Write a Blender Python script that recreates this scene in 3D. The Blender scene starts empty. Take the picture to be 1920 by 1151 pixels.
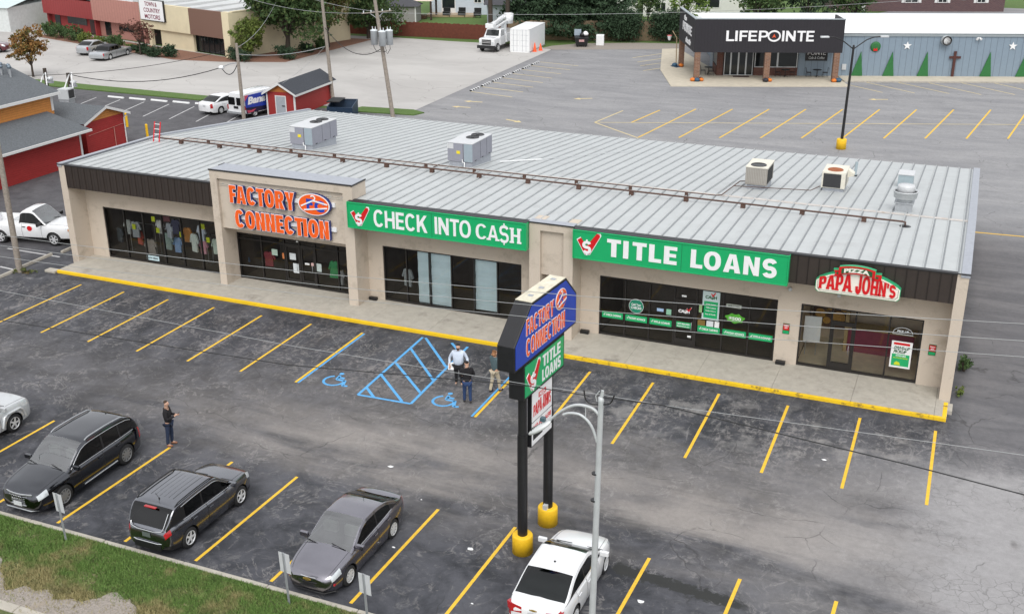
import bpy, bmesh, math, random
import numpy as np
from mathutils import Vector, Matrix
random.seed(11)
rad = math.radians
scene = bpy.context.scene
COL = scene.collection
# ---------------------------------------------------------------- camera, world, sun, exposure
CF, CYAW, CPI, CRO = 2071.975, -0.399846, 0.382193, -0.0047566
CO = Vector((28.601, -39.4274, 19.8691))
def cam_basis():
    sy, cy, sp, cp = math.sin(CYAW), math.cos(CYAW), math.sin(CPI), math.cos(CPI)
    f = Vector((sy*cp, cy*cp, -sp)); r = Vector((cy, -sy, 0)); u = r.cross(f)
    cr, sr = math.cos(CRO), math.sin(CRO)
    return f, cr*r + sr*u, -sr*r + cr*u
FWD, RGT, UPV = cam_basis()
cam_d = bpy.data.cameras.new('camera'); cam = bpy.data.objects.new('camera', cam_d); COL.objects.link(cam)
cam_d.sensor_fit = 'HORIZONTAL'; cam_d.sensor_width = 36; cam_d.lens = CF/1920*36
cam_d.clip_start = 0.5; cam_d.clip_end = 2000
mw = Matrix((RGT, UPV, -FWD)).transposed().to_4x4(); mw.translation = CO
cam.matrix_world = mw
scene.camera = cam
SUN_EL, SUN_AZ = rad(52), rad(158)
world = bpy.data.worlds.new('World'); scene.world = world; world.use_nodes = True
wn, wl = world.node_tree.nodes, world.node_tree.links
sky = wn.new('ShaderNodeTexSky'); sky.sky_type = 'NISHITA'; sky.sun_disc = False
sky.sun_elevation = SUN_EL; sky.sun_rotation = SUN_AZ; sky.air_density = 1.0; sky.dust_density = 6.0; sky.ozone_density = 1.0
hsv = wn.new('ShaderNodeHueSaturation'); hsv.inputs['Saturation'].default_value = 0.22
wl.new(sky.outputs[0], hsv.inputs['Color'])
# a broken overcast layer over the clear sky
ctc = wn.new('ShaderNodeTexCoord'); cnz = wn.new('ShaderNodeTexNoise'); cnz.inputs['Scale'].default_value = 2.6; cnz.inputs['Detail'].default_value = 6
cmr = wn.new('ShaderNodeMapRange'); cmr.inputs[1].default_value = .3; cmr.inputs[2].default_value = .7; cmr.inputs[3].default_value = 4.2; cmr.inputs[4].default_value = 6.6
cvm = wn.new('ShaderNodeVectorMath'); cvm.operation = 'SCALE'; cvm.inputs[0].default_value = (.97, .99, 1.03); cmx = wn.new('ShaderNodeMix'); cmx.data_type = 'RGBA'; cmx.inputs[0].default_value = .72
wl.new(ctc.outputs['Generated'], cnz.inputs['Vector']); wl.new(cnz.outputs['Fac'], cmr.inputs[0]); wl.new(cmr.outputs[0], cvm.inputs['Scale'])
wl.new(hsv.outputs[0], cmx.inputs[6]); wl.new(cvm.outputs[0], cmx.inputs[7]); wl.new(cmx.outputs[2], wn['Background'].inputs['Color'])
wn['Background'].inputs['Strength'].default_value = 0.15
sd = bpy.data.lights.new('sun', 'SUN'); sd.energy = 1.0; sd.angle = rad(40); sd.color = (1.0, 0.975, 0.94)
sun = bpy.data.objects.new('sun', sd); COL.objects.link(sun)
# the sky's sun azimuth is measured from +Y clockwise
sdir = Vector((math.sin(SUN_AZ)*math.cos(SUN_EL), math.cos(SUN_AZ)*math.cos(SUN_EL), math.sin(SUN_EL)))
sun.rotation_euler = sdir.to_track_quat('Z', 'Y').to_euler(); sun.location = (0, 0, 60)
vs = scene.view_settings; vs.view_transform = 'Standard'; vs.look = 'None'; vs.gamma = 1.0; vs.use_curve_mapping = False
vs.exposure = 0.52
try:
    scene.cycles.use_denoising = True; scene.cycles.max_bounces = 8; scene.cycles.transparent_max_bounces = 16
except Exception: pass

# ---------------------------------------------------------------- measuring from the photograph (survey helpers)
def ray(u, v): return FWD + RGT*((u-960)/CF) - UPV*((v-575.5)/CF)
def G(u, v, z=0.0):
    d = ray(u, v); return CO + d*((z-CO.z)/d.z)
def AY(u, v, y):
    d = ray(u, v); return CO + d*((y-CO.y)/d.y)
def AX(u, v, x):
    d = ray(u, v); return CO + d*((x-CO.x)/d.x)

# ---------------------------------------------------------------- materials
MT = {}
def mat(name, col, rough=0.6, metal=0.0, var=0.12, scale=6.0, bump=0.0, spec=0.5, coat=0.0, emit=0.0, detail=6, dirt=None):
    if name in MT: return MT[name]
    m = bpy.data.materials.new(name); m.use_nodes = True; MT[name] = m
    n, l = m.node_tree.nodes, m.node_tree.links; p = n['Principled BSDF']
    p.inputs['Roughness'].default_value = rough; p.inputs['Metallic'].default_value = metal
    p.inputs['Specular IOR Level'].default_value = spec; p.inputs['Coat Weight'].default_value = coat
    p.inputs['Coat Roughness'].default_value = 0.04
    c4 = (*col, 1)
    if var or bump:
        tc = n.new('ShaderNodeTexCoord'); nz = n.new('ShaderNodeTexNoise')
        nz.inputs['Scale'].default_value = scale; nz.inputs['Detail'].default_value = detail; nz.inputs['Roughness'].default_value = 0.65
        l.new(tc.outputs['Object'], nz.inputs['Vector'])
    if var:
        mr = n.new('ShaderNodeMapRange'); mr.inputs[1].default_value = 0.25; mr.inputs[2].default_value = 0.75
        mr.inputs[3].default_value = 1-var; mr.inputs[4].default_value = 1+var
        l.new(nz.outputs['Fac'], mr.inputs[0])
        mx = n.new('ShaderNodeVectorMath'); mx.operation = 'SCALE'; mx.inputs[0].default_value = col
        l.new(mr.outputs[0], mx.inputs['Scale']); out = mx.outputs[0]
        if dirt:
            n2 = n.new('ShaderNodeTexNoise'); n2.inputs['Scale'].default_value = dirt[1]; n2.inputs['Detail'].default_value = 8
            n2.inputs['Roughness'].default_value = 0.7; l.new(tc.outputs['Object'], n2.inputs['Vector'])
            r2 = n.new('ShaderNodeMapRange'); r2.inputs[1].default_value = dirt[2]; r2.inputs[2].default_value = dirt[2]+0.15
            l.new(n2.outputs['Fac'], r2.inputs[0])
            mm = n.new('ShaderNodeMix'); mm.data_type = 'RGBA'; l.new(r2.outputs[0], mm.inputs[0])
            l.new(out, mm.inputs[6]); mm.inputs[7].default_value = (*dirt[0], 1); out = mm.outputs[2]
        l.new(out, p.inputs['Base Color'])
    else: p.inputs['Base Color'].default_value = c4
    if bump:
        b = n.new('ShaderNodeBump'); b.inputs['Strength'].default_value = bump; b.inputs['Distance'].default_value = 0.02
        l.new(nz.outputs['Fac'], b.inputs['Height']); l.new(b.outputs[0], p.inputs['Normal'])
    if emit:
        p.inputs['Emission Color'].default_value = c4; p.inputs['Emission Strength'].default_value = emit
    return m
def siding(name, col, axis, step, dark=0.7, rough=0.7, width=0.12, var=0.1):
    """clapboard / panel joints as a stripe that belongs to the cladding"""
    if name in MT: return MT[name]
    m = mat(name, col, rough, 0, var, 3.0)
    n, l = m.node_tree.nodes, m.node_tree.links; p = n['Principled BSDF']
    src = p.inputs['Base Color'].links[0].from_socket
    tc = n.new('ShaderNodeTexCoord'); sx = n.new('ShaderNodeSeparateXYZ'); l.new(tc.outputs['Object'], sx.inputs[0])
    a = n.new('ShaderNodeMath'); a.operation = 'DIVIDE'; l.new(sx.outputs['XYZ'.index(axis)], a.inputs[0]); a.inputs[1].default_value = step
    f = n.new('ShaderNodeMath'); f.operation = 'FRACT'; l.new(a.outputs[0], f.inputs[0])
    lt = n.new('ShaderNodeMath'); lt.operation = 'LESS_THAN'; l.new(f.outputs[0], lt.inputs[0]); lt.inputs[1].default_value = width
    mx = n.new('ShaderNodeMix'); mx.data_type = 'RGBA'; l.new(lt.outputs[0], mx.inputs[0]); l.new(src, mx.inputs[6])
    mx.inputs[7].default_value = (col[0]*dark, col[1]*dark, col[2]*dark, 1); l.new(mx.outputs[2], p.inputs['Base Color'])
    b = n.new('ShaderNodeBump'); b.inputs['Strength'].default_value = 0.6; b.inputs['Distance'].default_value = 0.02
    l.new(f.outputs[0], b.inputs['Height']); l.new(b.outputs[0], p.inputs['Normal'])
    return m
def brickmat(name, c1, c2, mortar, bw=0.4, bh=0.13):
    if name in MT: return MT[name]
    m = bpy.data.materials.new(name); m.use_nodes = True; MT[name] = m
    n, l = m.node_tree.nodes, m.node_tree.links; p = n['Principled BSDF']; p.inputs['Roughness'].default_value = 0.85
    tc = n.new('ShaderNodeTexCoord'); sx = n.new('ShaderNodeSeparateXYZ'); cx = n.new('ShaderNodeCombineXYZ')
    l.new(tc.outputs['Object'], sx.inputs[0]); ad = n.new('ShaderNodeMath'); l.new(sx.outputs[0], ad.inputs[0]); l.new(sx.outputs[1], ad.inputs[1])
    l.new(ad.outputs[0], cx.inputs[0]); l.new(sx.outputs[2], cx.inputs[1])
    b = n.new('ShaderNodeTexBrick'); b.inputs['Color1'].default_value = (*c1, 1); b.inputs['Color2'].default_value = (*c2, 1)
    b.inputs['Mortar'].default_value = (*mortar, 1); b.inputs['Scale'].default_value = 1; b.inputs['Brick Width'].default_value = bw
    b.inputs['Row Height'].default_value = bh; b.inputs['Mortar Size'].default_value = 0.012
    l.new(cx.outputs[0], b.inputs['Vector']); l.new(b.outputs['Color'], p.inputs['Base Color'])
    return m
def glassmat(name, tint, ior=1.5, rough=0.0):
    if name in MT: return MT[name]
    m = bpy.data.materials.new(name); m.use_nodes = True; MT[name] = m
    n, l = m.node_tree.nodes, m.node_tree.links; n.remove(n['Principled BSDF'])
    t = n.new('ShaderNodeBsdfTransparent'); t.inputs[0].default_value = (*tint, 1)
    g = n.new('ShaderNodeBsdfGlossy'); g.inputs['Roughness'].default_value = rough
    fr = n.new('ShaderNodeFresnel'); fr.inputs['IOR'].default_value = ior
    mx = n.new('ShaderNodeMixShader'); l.new(fr.outputs[0], mx.inputs[0]); l.new(t.outputs[0], mx.inputs[1]); l.new(g.outputs[0], mx.inputs[2])
    l.new(mx.outputs[0], n['Material Output'].inputs[0])
    return m
WHITE = mat('white_paint', (.78, .79, .79), .5, var=.06)
BLACK = mat('black_paint', (.012, .012, .013), .45, var=.2)
RUBBER = mat('rubber', (.013, .013, .014), .8, var=.2)
GALV = mat('galvanised_steel', (.42, .44, .46), .45, .5, var=.15)
STUCCO = mat('beige_stucco', (.54, .468, .388), .9, var=.10, scale=38, bump=.35, dirt=((.42, .36, .29), 1.3, .53))
BRONZE = mat('dark_bronze_frame', (.018, .016, .015), .4, var=.1)
GLASS = glassmat('shop_glass', (.93, .95, .94), 1.42)
CARGLASS = glassmat('car_glass', (.10, .12, .12), 1.6)
SCREEN = glassmat('windscreen_glass', (.74, .84, .82), 3.6)
CHROME = mat('chrome', (.75, .76, .78), .15, 1.0, var=0)
YELLOW = mat('yellow_paint', (.80, .48, .012), .6, var=.14, scale=4, dirt=((.30, .20, .06), 7, .68))
WOOD = mat('weathered_wood', (.27, .235, .20), .85, var=.35, scale=9, bump=.3)
LIGHTSTEEL = mat('light_grey_metal', (.55, .57, .58), .45, .2, var=.08)
CONC = mat('concrete', (.40, .372, .32), .9, var=.16, scale=3, bump=.15, dirt=((.25, .228, .195), .8, .56))

# ---------------------------------------------------------------- mesh helpers
class B:
    def __init__(s): s.v = []; s.f = []; s.mi = []; s.sm = []; s.mats = []; s.M = None
    def mid(s, m):
        if m not in s.mats: s.mats.append(m)
        return s.mats.index(m)
    def add(s, vs, fs, m, smooth=False):
        o = len(s.v)
        for p in vs:
            p = Vector(p); s.v.append(s.M @ p if s.M else p)
        k = s.mid(m)
        for f in fs: s.f.append([o+i for i in f]); s.mi.append(k); s.sm.append(smooth)
    def face(s, pts, m): s.add(pts, [list(range(len(pts)))], m)
    def box(s, x0, x1, y0, y1, z0, z1, m):
        vs = [(x, y, z) for z in (z0, z1) for y in (y0, y1) for x in (x0, x1)]
        s.add(vs, [(0, 2, 3, 1), (4, 5, 7, 6), (0, 1, 5, 4), (2, 6, 7, 3), (0, 4, 6, 2), (1, 3, 7, 5)], m)
    def prism(s, poly, y0, y1, m):
        """outline of (x, z) points extruded from y0 to y1"""
        n = len(poly); vs = [(x, y0, z) for x, z in poly]+[(x, y1, z) for x, z in poly]
        s.add(vs, [list(range(n)), list(range(2*n-1, n-1, -1))]+[(i, i+n, (i+1) % n+n, (i+1) % n) for i in range(n)], m)
    def slab(s, poly, z0, z1, m):
        n = len(poly); vs = [(p[0], p[1], z0) for p in poly]+[(p[0], p[1], z1) for p in poly]
        s.add(vs, [list(range(n-1, -1, -1)), list(range(n, 2*n))]+[(i, (i+1) % n, (i+1) % n+n, i+n) for i in range(n)], m)
    def cyl(s, p0, p1, r0, m, r1=None, n=12, caps=True, smooth=True):
        p0, p1 = Vector(p0), Vector(p1); r1 = r0 if r1 is None else r1
        d = (p1-p0).normalized(); a = d.orthogonal().normalized(); b = d.cross(a)
        vs = []
        for p, r in ((p0, r0), (p1, r1)):
            for i in range(n):
                t = 2*math.pi*i/n; vs.append(p+a*(r*math.cos(t))+b*(r*math.sin(t)))
        s.add(vs, [(i, (i+1) % n, (i+1) % n+n, i+n) for i in range(n)], m, smooth)
        if caps: s.add(vs, [list(range(n-1, -1, -1)), list(range(n, 2*n))], m)
    def tube(s, pts, r, m, n=6, sub=0):
        pts = [Vector(p) for p in pts]
        if sub:
            q = [pts[0]]; L_ = len(pts)
            for i in range(L_-1):
                p0, p1, p2, p3 = pts[max(i-1, 0)], pts[i], pts[i+1], pts[min(i+2, L_-1)]
                for k in range(1, sub+1):
                    t = k/sub; q.append(.5*((2*p1)+(p2-p0)*t+(2*p0-5*p1+4*p2-p3)*t*t+(3*p1-p0-3*p2+p3)*t**3))
            if isinstance(r, (list, tuple)): r = [r[min(int(i/sub), L_-2)]*(1-(i/sub-min(int(i/sub), L_-2)))+r[min(int(i/sub), L_-2)+1]*(i/sub-min(int(i/sub), L_-2)) for i in range(len(q))]
            pts = q
        rings = []; a = None; N = len(pts)
        for i, p in enumerate(pts):
            d = (pts[min(i+1, N-1)]-pts[max(i-1, 0)]).normalized()
            a = (d.orthogonal() if a is None else a-d*a.dot(d)).normalized(); b = d.cross(a)
            rr = r[i] if isinstance(r, (list, tuple)) else r
            rings.append([p+a*(rr*math.cos(2*math.pi*k/n))+b*(rr*math.sin(2*math.pi*k/n)) for k in range(n)])
        vs = [q for R in rings for q in R]
        fs = [(i*n+k, i*n+(k+1) % n, (i+1)*n+(k+1) % n, (i+1)*n+k) for i in range(N-1) for k in range(n)]
        s.add(vs, fs, m, True); s.add(vs, [list(range(n-1, -1, -1)), list(range((N-1)*n, N*n))], m)
    def lathe(s, prof, c, m, n=20, axis='Z', smooth=True, caps=True):
        c = Vector(c); vs = []
        for r, h in prof:
            for i in range(n):
                t = 2*math.pi*i/n; q = (r*math.cos(t), r*math.sin(t), h)
                if axis == 'X': q = (h, q[0], q[1])
                elif axis == 'Y': q = (q[0], h, q[1])
                vs.append(c+Vector(q))
        N = len(prof)
        s.add(vs, [(i*n+k, i*n+(k+1) % n, (i+1)*n+(k+1) % n, (i+1)*n+k) for i in range(N-1) for k in range(n)], m, smooth)
        for e in (0, N-1):
            if caps and prof[e][0] > 1e-4: s.add(vs, [list(range(e*n, e*n+n))], m)
    def build(s, name, parent=None, loc=None, rz=0, bevel=0, seg=2):
        me = bpy.data.meshes.new(name); me.from_pydata([tuple(p) for p in s.v], [], s.f)
        for m in s.mats: me.materials.append(m)
        me.polygons.foreach_set('material_index', s.mi); me.polygons.foreach_set('use_smooth', s.sm); me.update()
        o = bpy.data.objects.new(name, me); COL.objects.link(o)
        if parent: o.parent = parent
        if loc is not None: o.location = loc
        o.rotation_euler.z = rz
        if bevel:
            b = o.modifiers.new('bevel', 'BEVEL'); b.width = bevel; b.segments = seg; b.limit_method = 'ANGLE'; b.angle_limit = rad(40)
        return o
def tag(o, label=None, cat=None, group=None, kind=None):
    if label: o['label'] = label
    if cat: o['category'] = cat
    if group: o['group'] = group
    if kind: o['kind'] = kind
    return o
def thing(name, label, cat, loc=(0, 0, 0), rz=0, group=None):
    o = bpy.data.objects.new(name, None); COL.objects.link(o); o.empty_display_size = .2
    o.location = loc; o.rotation_euler = (0, 0, rz)
    return tag(o, label, cat, group)
def kids(o): return [c for c in bpy.data.objects if c.parent == o]
def dup(root, loc, rz, label=None, group=None):
    r = root.copy(); COL.objects.link(r); r.location = loc; r.rotation_euler = (0, 0, rz)
    if label: r['label'] = label
    if group: r['group'] = group
    for ch in kids(root):
        c = ch.copy(); COL.objects.link(c); c.parent = r
        for g in kids(ch):
            d = g.copy(); COL.objects.link(d); d.parent = c
    return r
def text_geo(body, offset=0.0, extrude=0.0, bold=True, spacing=1.0):
    cu = bpy.data.curves.new('t', 'FONT'); cu.body = body; cu.offset = offset; cu.extrude = extrude
    cu.space_character = spacing; cu.resolution_u = 4; cu.align_x = 'LEFT'
    ob = bpy.data.objects.new('t', cu); COL.objects.link(ob)
    bpy.context.view_layer.update()
    ev = ob.evaluated_get(bpy.context.evaluated_depsgraph_get()); me = ev.to_mesh()
    vs = [v.co.copy() for v in me.vertices]; fs = [list(p.vertices) for p in me.polygons]
    ev.to_mesh_clear(); bpy.data.objects.remove(ob); bpy.data.curves.remove(cu)
    return vs, fs
def text_into(b, body, x0, z0, w, h, y, m, depth=.01, off=.03, slant=0.0, spacing=1.0, ref_off=None, shape=None):
    """lettering on a face that looks towards -Y; fitted to the box x0..x0+w, z0..z0+h"""
    rv, _ = text_geo(body, off if ref_off is None else ref_off, 0, spacing=spacing)
    vs, fs = text_geo(body, off, 1.0, spacing=spacing)
    ax, bx = min(v.x for v in rv), max(v.x for v in rv); ay, by = min(v.y for v in rv), max(v.y for v in rv)
    if w is None: w = h*(bx-ax)/(by-ay)
    out = []
    for v in vs:
        tx = (v.x-ax)/(bx-ax); ty = (v.y-ay)/(by-ay)
        x = x0+tx*w+slant*ty*h; z = z0+ty*h
        if shape: x, z = shape(tx, ty, x, z)
        out.append((x, y-(v.z+1)*.5*depth, z))
    b.add(out, fs, m)
def lettering(body, x0, z0, w, h, y, m, parent, depth=.01, off=.03, name='lettering', **k):
    b = B(); text_into(b, body, x0, z0, w, h, y, m, depth, off, **k)
    return b.build(name, parent)

def _arc(cx, cz, rx, rz_, a0, a1, n=14, e=2.3):
    out = []
    for i in range(n+1):
        t = rad(a0+(a1-a0)*i/n); c, s = math.cos(t), math.sin(t)
        out.append((cx+rx*math.copysign(abs(c)**(2/e), c), cz+rz_*math.copysign(abs(s)**(2/e), s)))
    return out
def _stroke(pts, s):
    L, R = [], []
    for i, p in enumerate(pts):
        a, b = pts[max(i-1, 0)], pts[min(i+1, len(pts)-1)]; dx, dz = b[0]-a[0], b[1]-a[1]; l = math.hypot(dx, dz)
        L.append((p[0]-dz/l*s/2, p[1]+dx/l*s/2)); R.append((p[0]+dz/l*s/2, p[1]-dx/l*s/2))
    return L+R[::-1]
def glyph(ch, s, h):
    """contours of a heavy sans capital: stem s, bar h, cap height 1; returns (advance width, contours)"""
    w = {'I': s, 'N': .74, 'K': .76, 'O': .82, 'C': .76, 'A': .82, 'S': .70, '$': .70, 'T': .66, 'Y': .80, 'L': .58, 'E': .60, 'F': .58, 'H': .74, 'P': .68, 'R': .74, 'J': .60, "'": s*.7, 'U': .74}.get(ch, .66)
    R = lambda *p: list(p)
    if ch == 'I': c = [[(0, 0), (s, 0), (s, 1), (0, 1)]]
    elif ch == "'": c = [[(0, .66), (w, .66), (w, 1), (0, 1)]]
    elif ch == 'L': c = [[(0, 0), (w, 0), (w, h), (s, h), (s, 1), (0, 1)]]
    elif ch == 'T': c = [[(w/2-s/2, 0), (w/2+s/2, 0), (w/2+s/2, 1-h), (w, 1-h), (w, 1), (0, 1), (0, 1-h), (w/2-s/2, 1-h)]]
    elif ch == 'E': c = [[(0, 0), (w, 0), (w, h), (s, h), (s, .5-h*.45), (w*.93, .5-h*.45), (w*.93, .5+h*.5), (s, .5+h*.5), (s, 1-h), (w, 1-h), (w, 1), (0, 1)]]
    elif ch == 'F': c = [[(0, 0), (s, 0), (s, .5-h*.55), (w*.9, .5-h*.55), (w*.9, .5+h*.4), (s, .5+h*.4), (s, 1-h), (w, 1-h), (w, 1), (0, 1)]]
    elif ch == 'H': c = [[(0, 0), (s, 0), (s, .5-h/2), (w-s, .5-h/2), (w-s, 0), (w, 0), (w, 1), (w-s, 1), (w-s, .5+h/2), (s, .5+h/2), (s, 1), (0, 1)]]
    elif ch == 'N': c = [[(0, 0), (s*.95, 0), (s*.95, .60), (w-s, 0), (w, 0), (w, 1), (w-s*.95, 1), (w-s*.95, .40), (s, 1), (0, 1)]]
    elif ch == 'A':
        s1 = s*1.06; xi = lambda z: s1+z*(w/2-s1)/.80
        c = [[(0, 0), (s1, 0), (xi(.19), .19), (w-xi(.19), .19), (w-s1, 0), (w, 0), (w/2+s*.62, 1), (w/2-s*.62, 1)], [(xi(.36), .36), (w/2, .80), (w-xi(.36), .36)]]
    elif ch == 'Y': c = [[(w/2-s/2, 0), (w/2+s/2, 0), (w/2+s/2, .40), (w, 1), (w-s*1.15, 1), (w/2, .60), (s*1.15, 1), (0, 1), (w/2-s/2, .40)]]
    elif ch == 'K': c = [[(0, 0), (s, 0), (s, .27), (s+.13, .42), (w-s*1.2, 0), (w, 0), (s+.26, .60), (w-.02, 1), (w-s*1.25, 1), (s, .58), (s, 1), (0, 1)]]
    elif ch == 'O': c = [_arc(w/2, .5, w/2, .515, 0, 345, 24), _arc(w/2, .5, w/2-s, .515-h, 0, 345, 24)]
    elif ch == 'C': c = [_arc(w/2, .5, w/2, .515, 36, 324, 26)+_arc(w/2, .5, w/2-s, .515-h, 318, 42, 24)]
    elif ch in 'S$':
        q = (1-h)/4; p = _arc(w/2, .5+q, w/2-s/2, q+.008, 22, 262, 16, 2.2)+_arc(w/2, .5-q, w/2-s/2, q+.008, 82, -158, 16, 2.2); c = [_stroke(p, (s+h)/2)]
        if ch == '$': c += [[(w/2-s*.25, 1.012), (w/2+s*.25, 1.012), (w/2+s*.25, 1.13), (w/2-s*.25, 1.13)], [(w/2-s*.25, -.13), (w/2+s*.25, -.13), (w/2+s*.25, -.012), (w/2-s*.25, -.012)]]
    elif ch == 'P': c = [[(0, 0), (s, 0), (s, .36)]+_arc(w*.52, .68, w*.48, .32, -90, 90, 12)+[(0, 1)], [(s, .36+h*.9)]+_arc(w*.52, .68, w*.48-s, .32-h*.9, -90, 90, 10)+[(s, 1-h*.9)]]
    elif ch == 'R': c = [[(0, 0), (s, 0), (s, .38), (w*.44, .38), (w-s*1.2, 0), (w, 0), (w*.72, .42)]+_arc(w*.52, .70, w*.46, .30, -60, 90, 12)+[(0, 1)], [(s, .40+h*.85)]+_arc(w*.52, .70, w*.46-s, .30-h*.85, -90, 90, 10)+[(s, 1-h*.9)]]
    elif ch == 'J': c = [_stroke([(w-s/2, 1), (w-s/2, .6), (w-s/2, .34)]+_arc(w/2, .30, w/2-s/2, .30-h/2, -8, -172, 12)+[(s/2, .38)], s)]
    elif ch == 'U': c = [[(0, 1), (0, .36)]+_arc(w/2, .36, w/2, .37, 180, 360, 14)+[(w, 1), (w-s, 1), (w-s, .36)]+_arc(w/2, .36, w/2-s, .37-h, 360, 180, 12)+[(s, 1)]]
    else: c = []
    return w, c
def block_geo(body, s=.21, hb=.19, gap=.09, offset=0.0, extrude=0.0, space=.30):
    cu = bpy.data.curves.new('t', 'CURVE'); cu.dimensions = '2D'; cu.fill_mode = 'BOTH'; cu.offset = offset; cu.extrude = extrude; x = 0.0
    for ch in body:
        if ch == ' ': x += space; continue
        w, cs = glyph(ch, s, hb)
        for c in cs:
            sp = cu.splines.new('POLY'); sp.points.add(len(c)-1); sp.use_cyclic_u = True
            for q, p in zip(sp.points, c): q.co = (p[0]+x, p[1], 0, 1)
        x += w+gap-(.07 if ch in 'TYFLP' else 0)
    ob = bpy.data.objects.new('t', cu); COL.objects.link(ob); bpy.context.view_layer.update()
    ev = ob.evaluated_get(bpy.context.evaluated_depsgraph_get()); me = ev.to_mesh()
    vs = [v.co.copy() for v in me.vertices]; fs = [list(p.vertices) for p in me.polygons]
    ev.to_mesh_clear(); bpy.data.objects.remove(ob); bpy.data.curves.remove(cu); return vs, fs
def block_into(b, body, x0, z0, w, h, y, m, depth=.01, off=0.0, shape=None, **k):
    """heavy sign lettering facing -Y, capitals filling x0..x0+w, z0..z0+h before any trim offset"""
    rv, _ = block_geo(body, **k); vs, fs = block_geo(body, offset=off, extrude=1.0, **k)
    ax, bx = min(v.x for v in rv), max(v.x for v in rv); out = []
    for v in vs:
        tx = (v.x-ax)/(bx-ax); ty = v.y; x, z = x0+tx*w, z0+ty*h
        if shape: x, z = shape(tx, ty, x, z)
        out.append((x, y-(v.z+1)*.5*depth, z))
    b.add(out, fs, m)
def block_letters(body, x0, z0, w, h, y, m, parent, depth=.02, name='lettering', **k):
    b = B(); block_into(b, body, x0, z0, w, h, y, m, depth, **k); return b.build(name, parent)
# ---------------------------------------------------------------- ground
class NT:
    """tiny node-expression helper"""
    def __init__(s, name, rough=.9):
        s.m = bpy.data.materials.new(name); s.m.use_nodes = True; s.n = s.m.node_tree.nodes; s.l = s.m.node_tree.links
        s.p = s.n['Principled BSDF']; s.p.inputs['Roughness'].default_value = rough
        s.tc = s.n.new('ShaderNodeTexCoord'); sp = s.n.new('ShaderNodeSeparateXYZ'); s.l.new(s.tc.outputs['Object'], sp.inputs[0])
        s.x, s.y, s.z = sp.outputs[0], sp.outputs[1], sp.outputs[2]
    def pt(s, a, sock):
        if hasattr(a, 'links') or hasattr(a, 'is_output'): s.l.new(a, sock)
        else: sock.default_value = a
    def op(s, o, a, b=0.0, c=None, clamp=False):
        k = s.n.new('ShaderNodeMath'); k.operation = o; k.use_clamp = clamp
        s.pt(a, k.inputs[0]); s.pt(b, k.inputs[1])
        if c is not None: s.pt(c, k.inputs[2])
        return k.outputs[0]
    def noise(s, scale, detail=6, rough=.6, sx=1, sy=1, dist=0, off=0):
        mp = s.n.new('ShaderNodeMapping'); mp.inputs['Scale'].default_value = (sx, sy, 1); mp.inputs['Location'].default_value = (off, off*.7, 0)
        s.l.new(s.tc.outputs['Object'], mp.inputs[0])
        k = s.n.new('ShaderNodeTexNoise'); k.inputs['Scale'].default_value = scale; k.inputs['Detail'].default_value = detail
        k.inputs['Roughness'].default_value = rough; k.inputs['Distortion'].default_value = dist
        s.l.new(mp.outputs[0], k.inputs['Vector']); return k.outputs['Fac']
    def step(s, v, a, b):
        k = s.n.new('ShaderNodeMapRange'); k.interpolation_type = 'SMOOTHSTEP'; s.pt(v, k.inputs[0])
        k.inputs[1].default_value = a; k.inputs[2].default_value = b; return k.outputs[0]
    def mix(s, f, a, b):
        k = s.n.new('ShaderNodeMix'); k.data_type = 'RGBA'; s.pt(f, k.inputs[0])
        for q, i in ((a, 6), (b, 7)):
            if isinstance(q, tuple): k.inputs[i].default_value = (*q, 1)
            else: s.l.new(q, k.inputs[i])
        return k.outputs[2]
    def cracks(s, scale, wid, warp=.35, off=0):
        k = s.n.new('ShaderNodeTexNoise'); k.inputs['Scale'].default_value = scale*1.7; k.inputs['Detail'].default_value = 4
        s.l.new(s.tc.outputs['Object'], k.inputs['Vector'])
        v = s.n.new('ShaderNodeVectorMath'); v.operation = 'MULTIPLY_ADD'; s.l.new(k.outputs['Color'], v.inputs[0])
        v.inputs[1].default_value = (warp/scale,)*3; s.l.new(s.tc.outputs['Object'], v.inputs[2])
        o = s.n.new('ShaderNodeTexVoronoi'); o.feature = 'DISTANCE_TO_EDGE'; o.inputs['Scale'].default_value = scale
        s.l.new(v.outputs[0], o.inputs['Vector'])
        return s.op('SUBTRACT', 1.0, s.step(o.outputs['Distance'], 0.0, wid))
    def finish(s, col, bump=None, bs=.3):
        s.l.new(col, s.p.inputs['Base Color'])
        if bump is not None:
            b = s.n.new('ShaderNodeBump'); b.inputs['Strength'].default_value = bs; b.inputs['Distance'].default_value = .02
            s.l.new(bump, b.inputs['Height']); s.l.new(b.outputs[0], s.p.inputs['Normal'])
        return s.m
def band(t, v, c, w):
    d = t.op('DIVIDE', t.op('SUBTRACT', v, c), w); return t.op('POWER', 2.718, t.op('MULTIPLY', t.op('MULTIPLY', d, d), -1.0))
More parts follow.
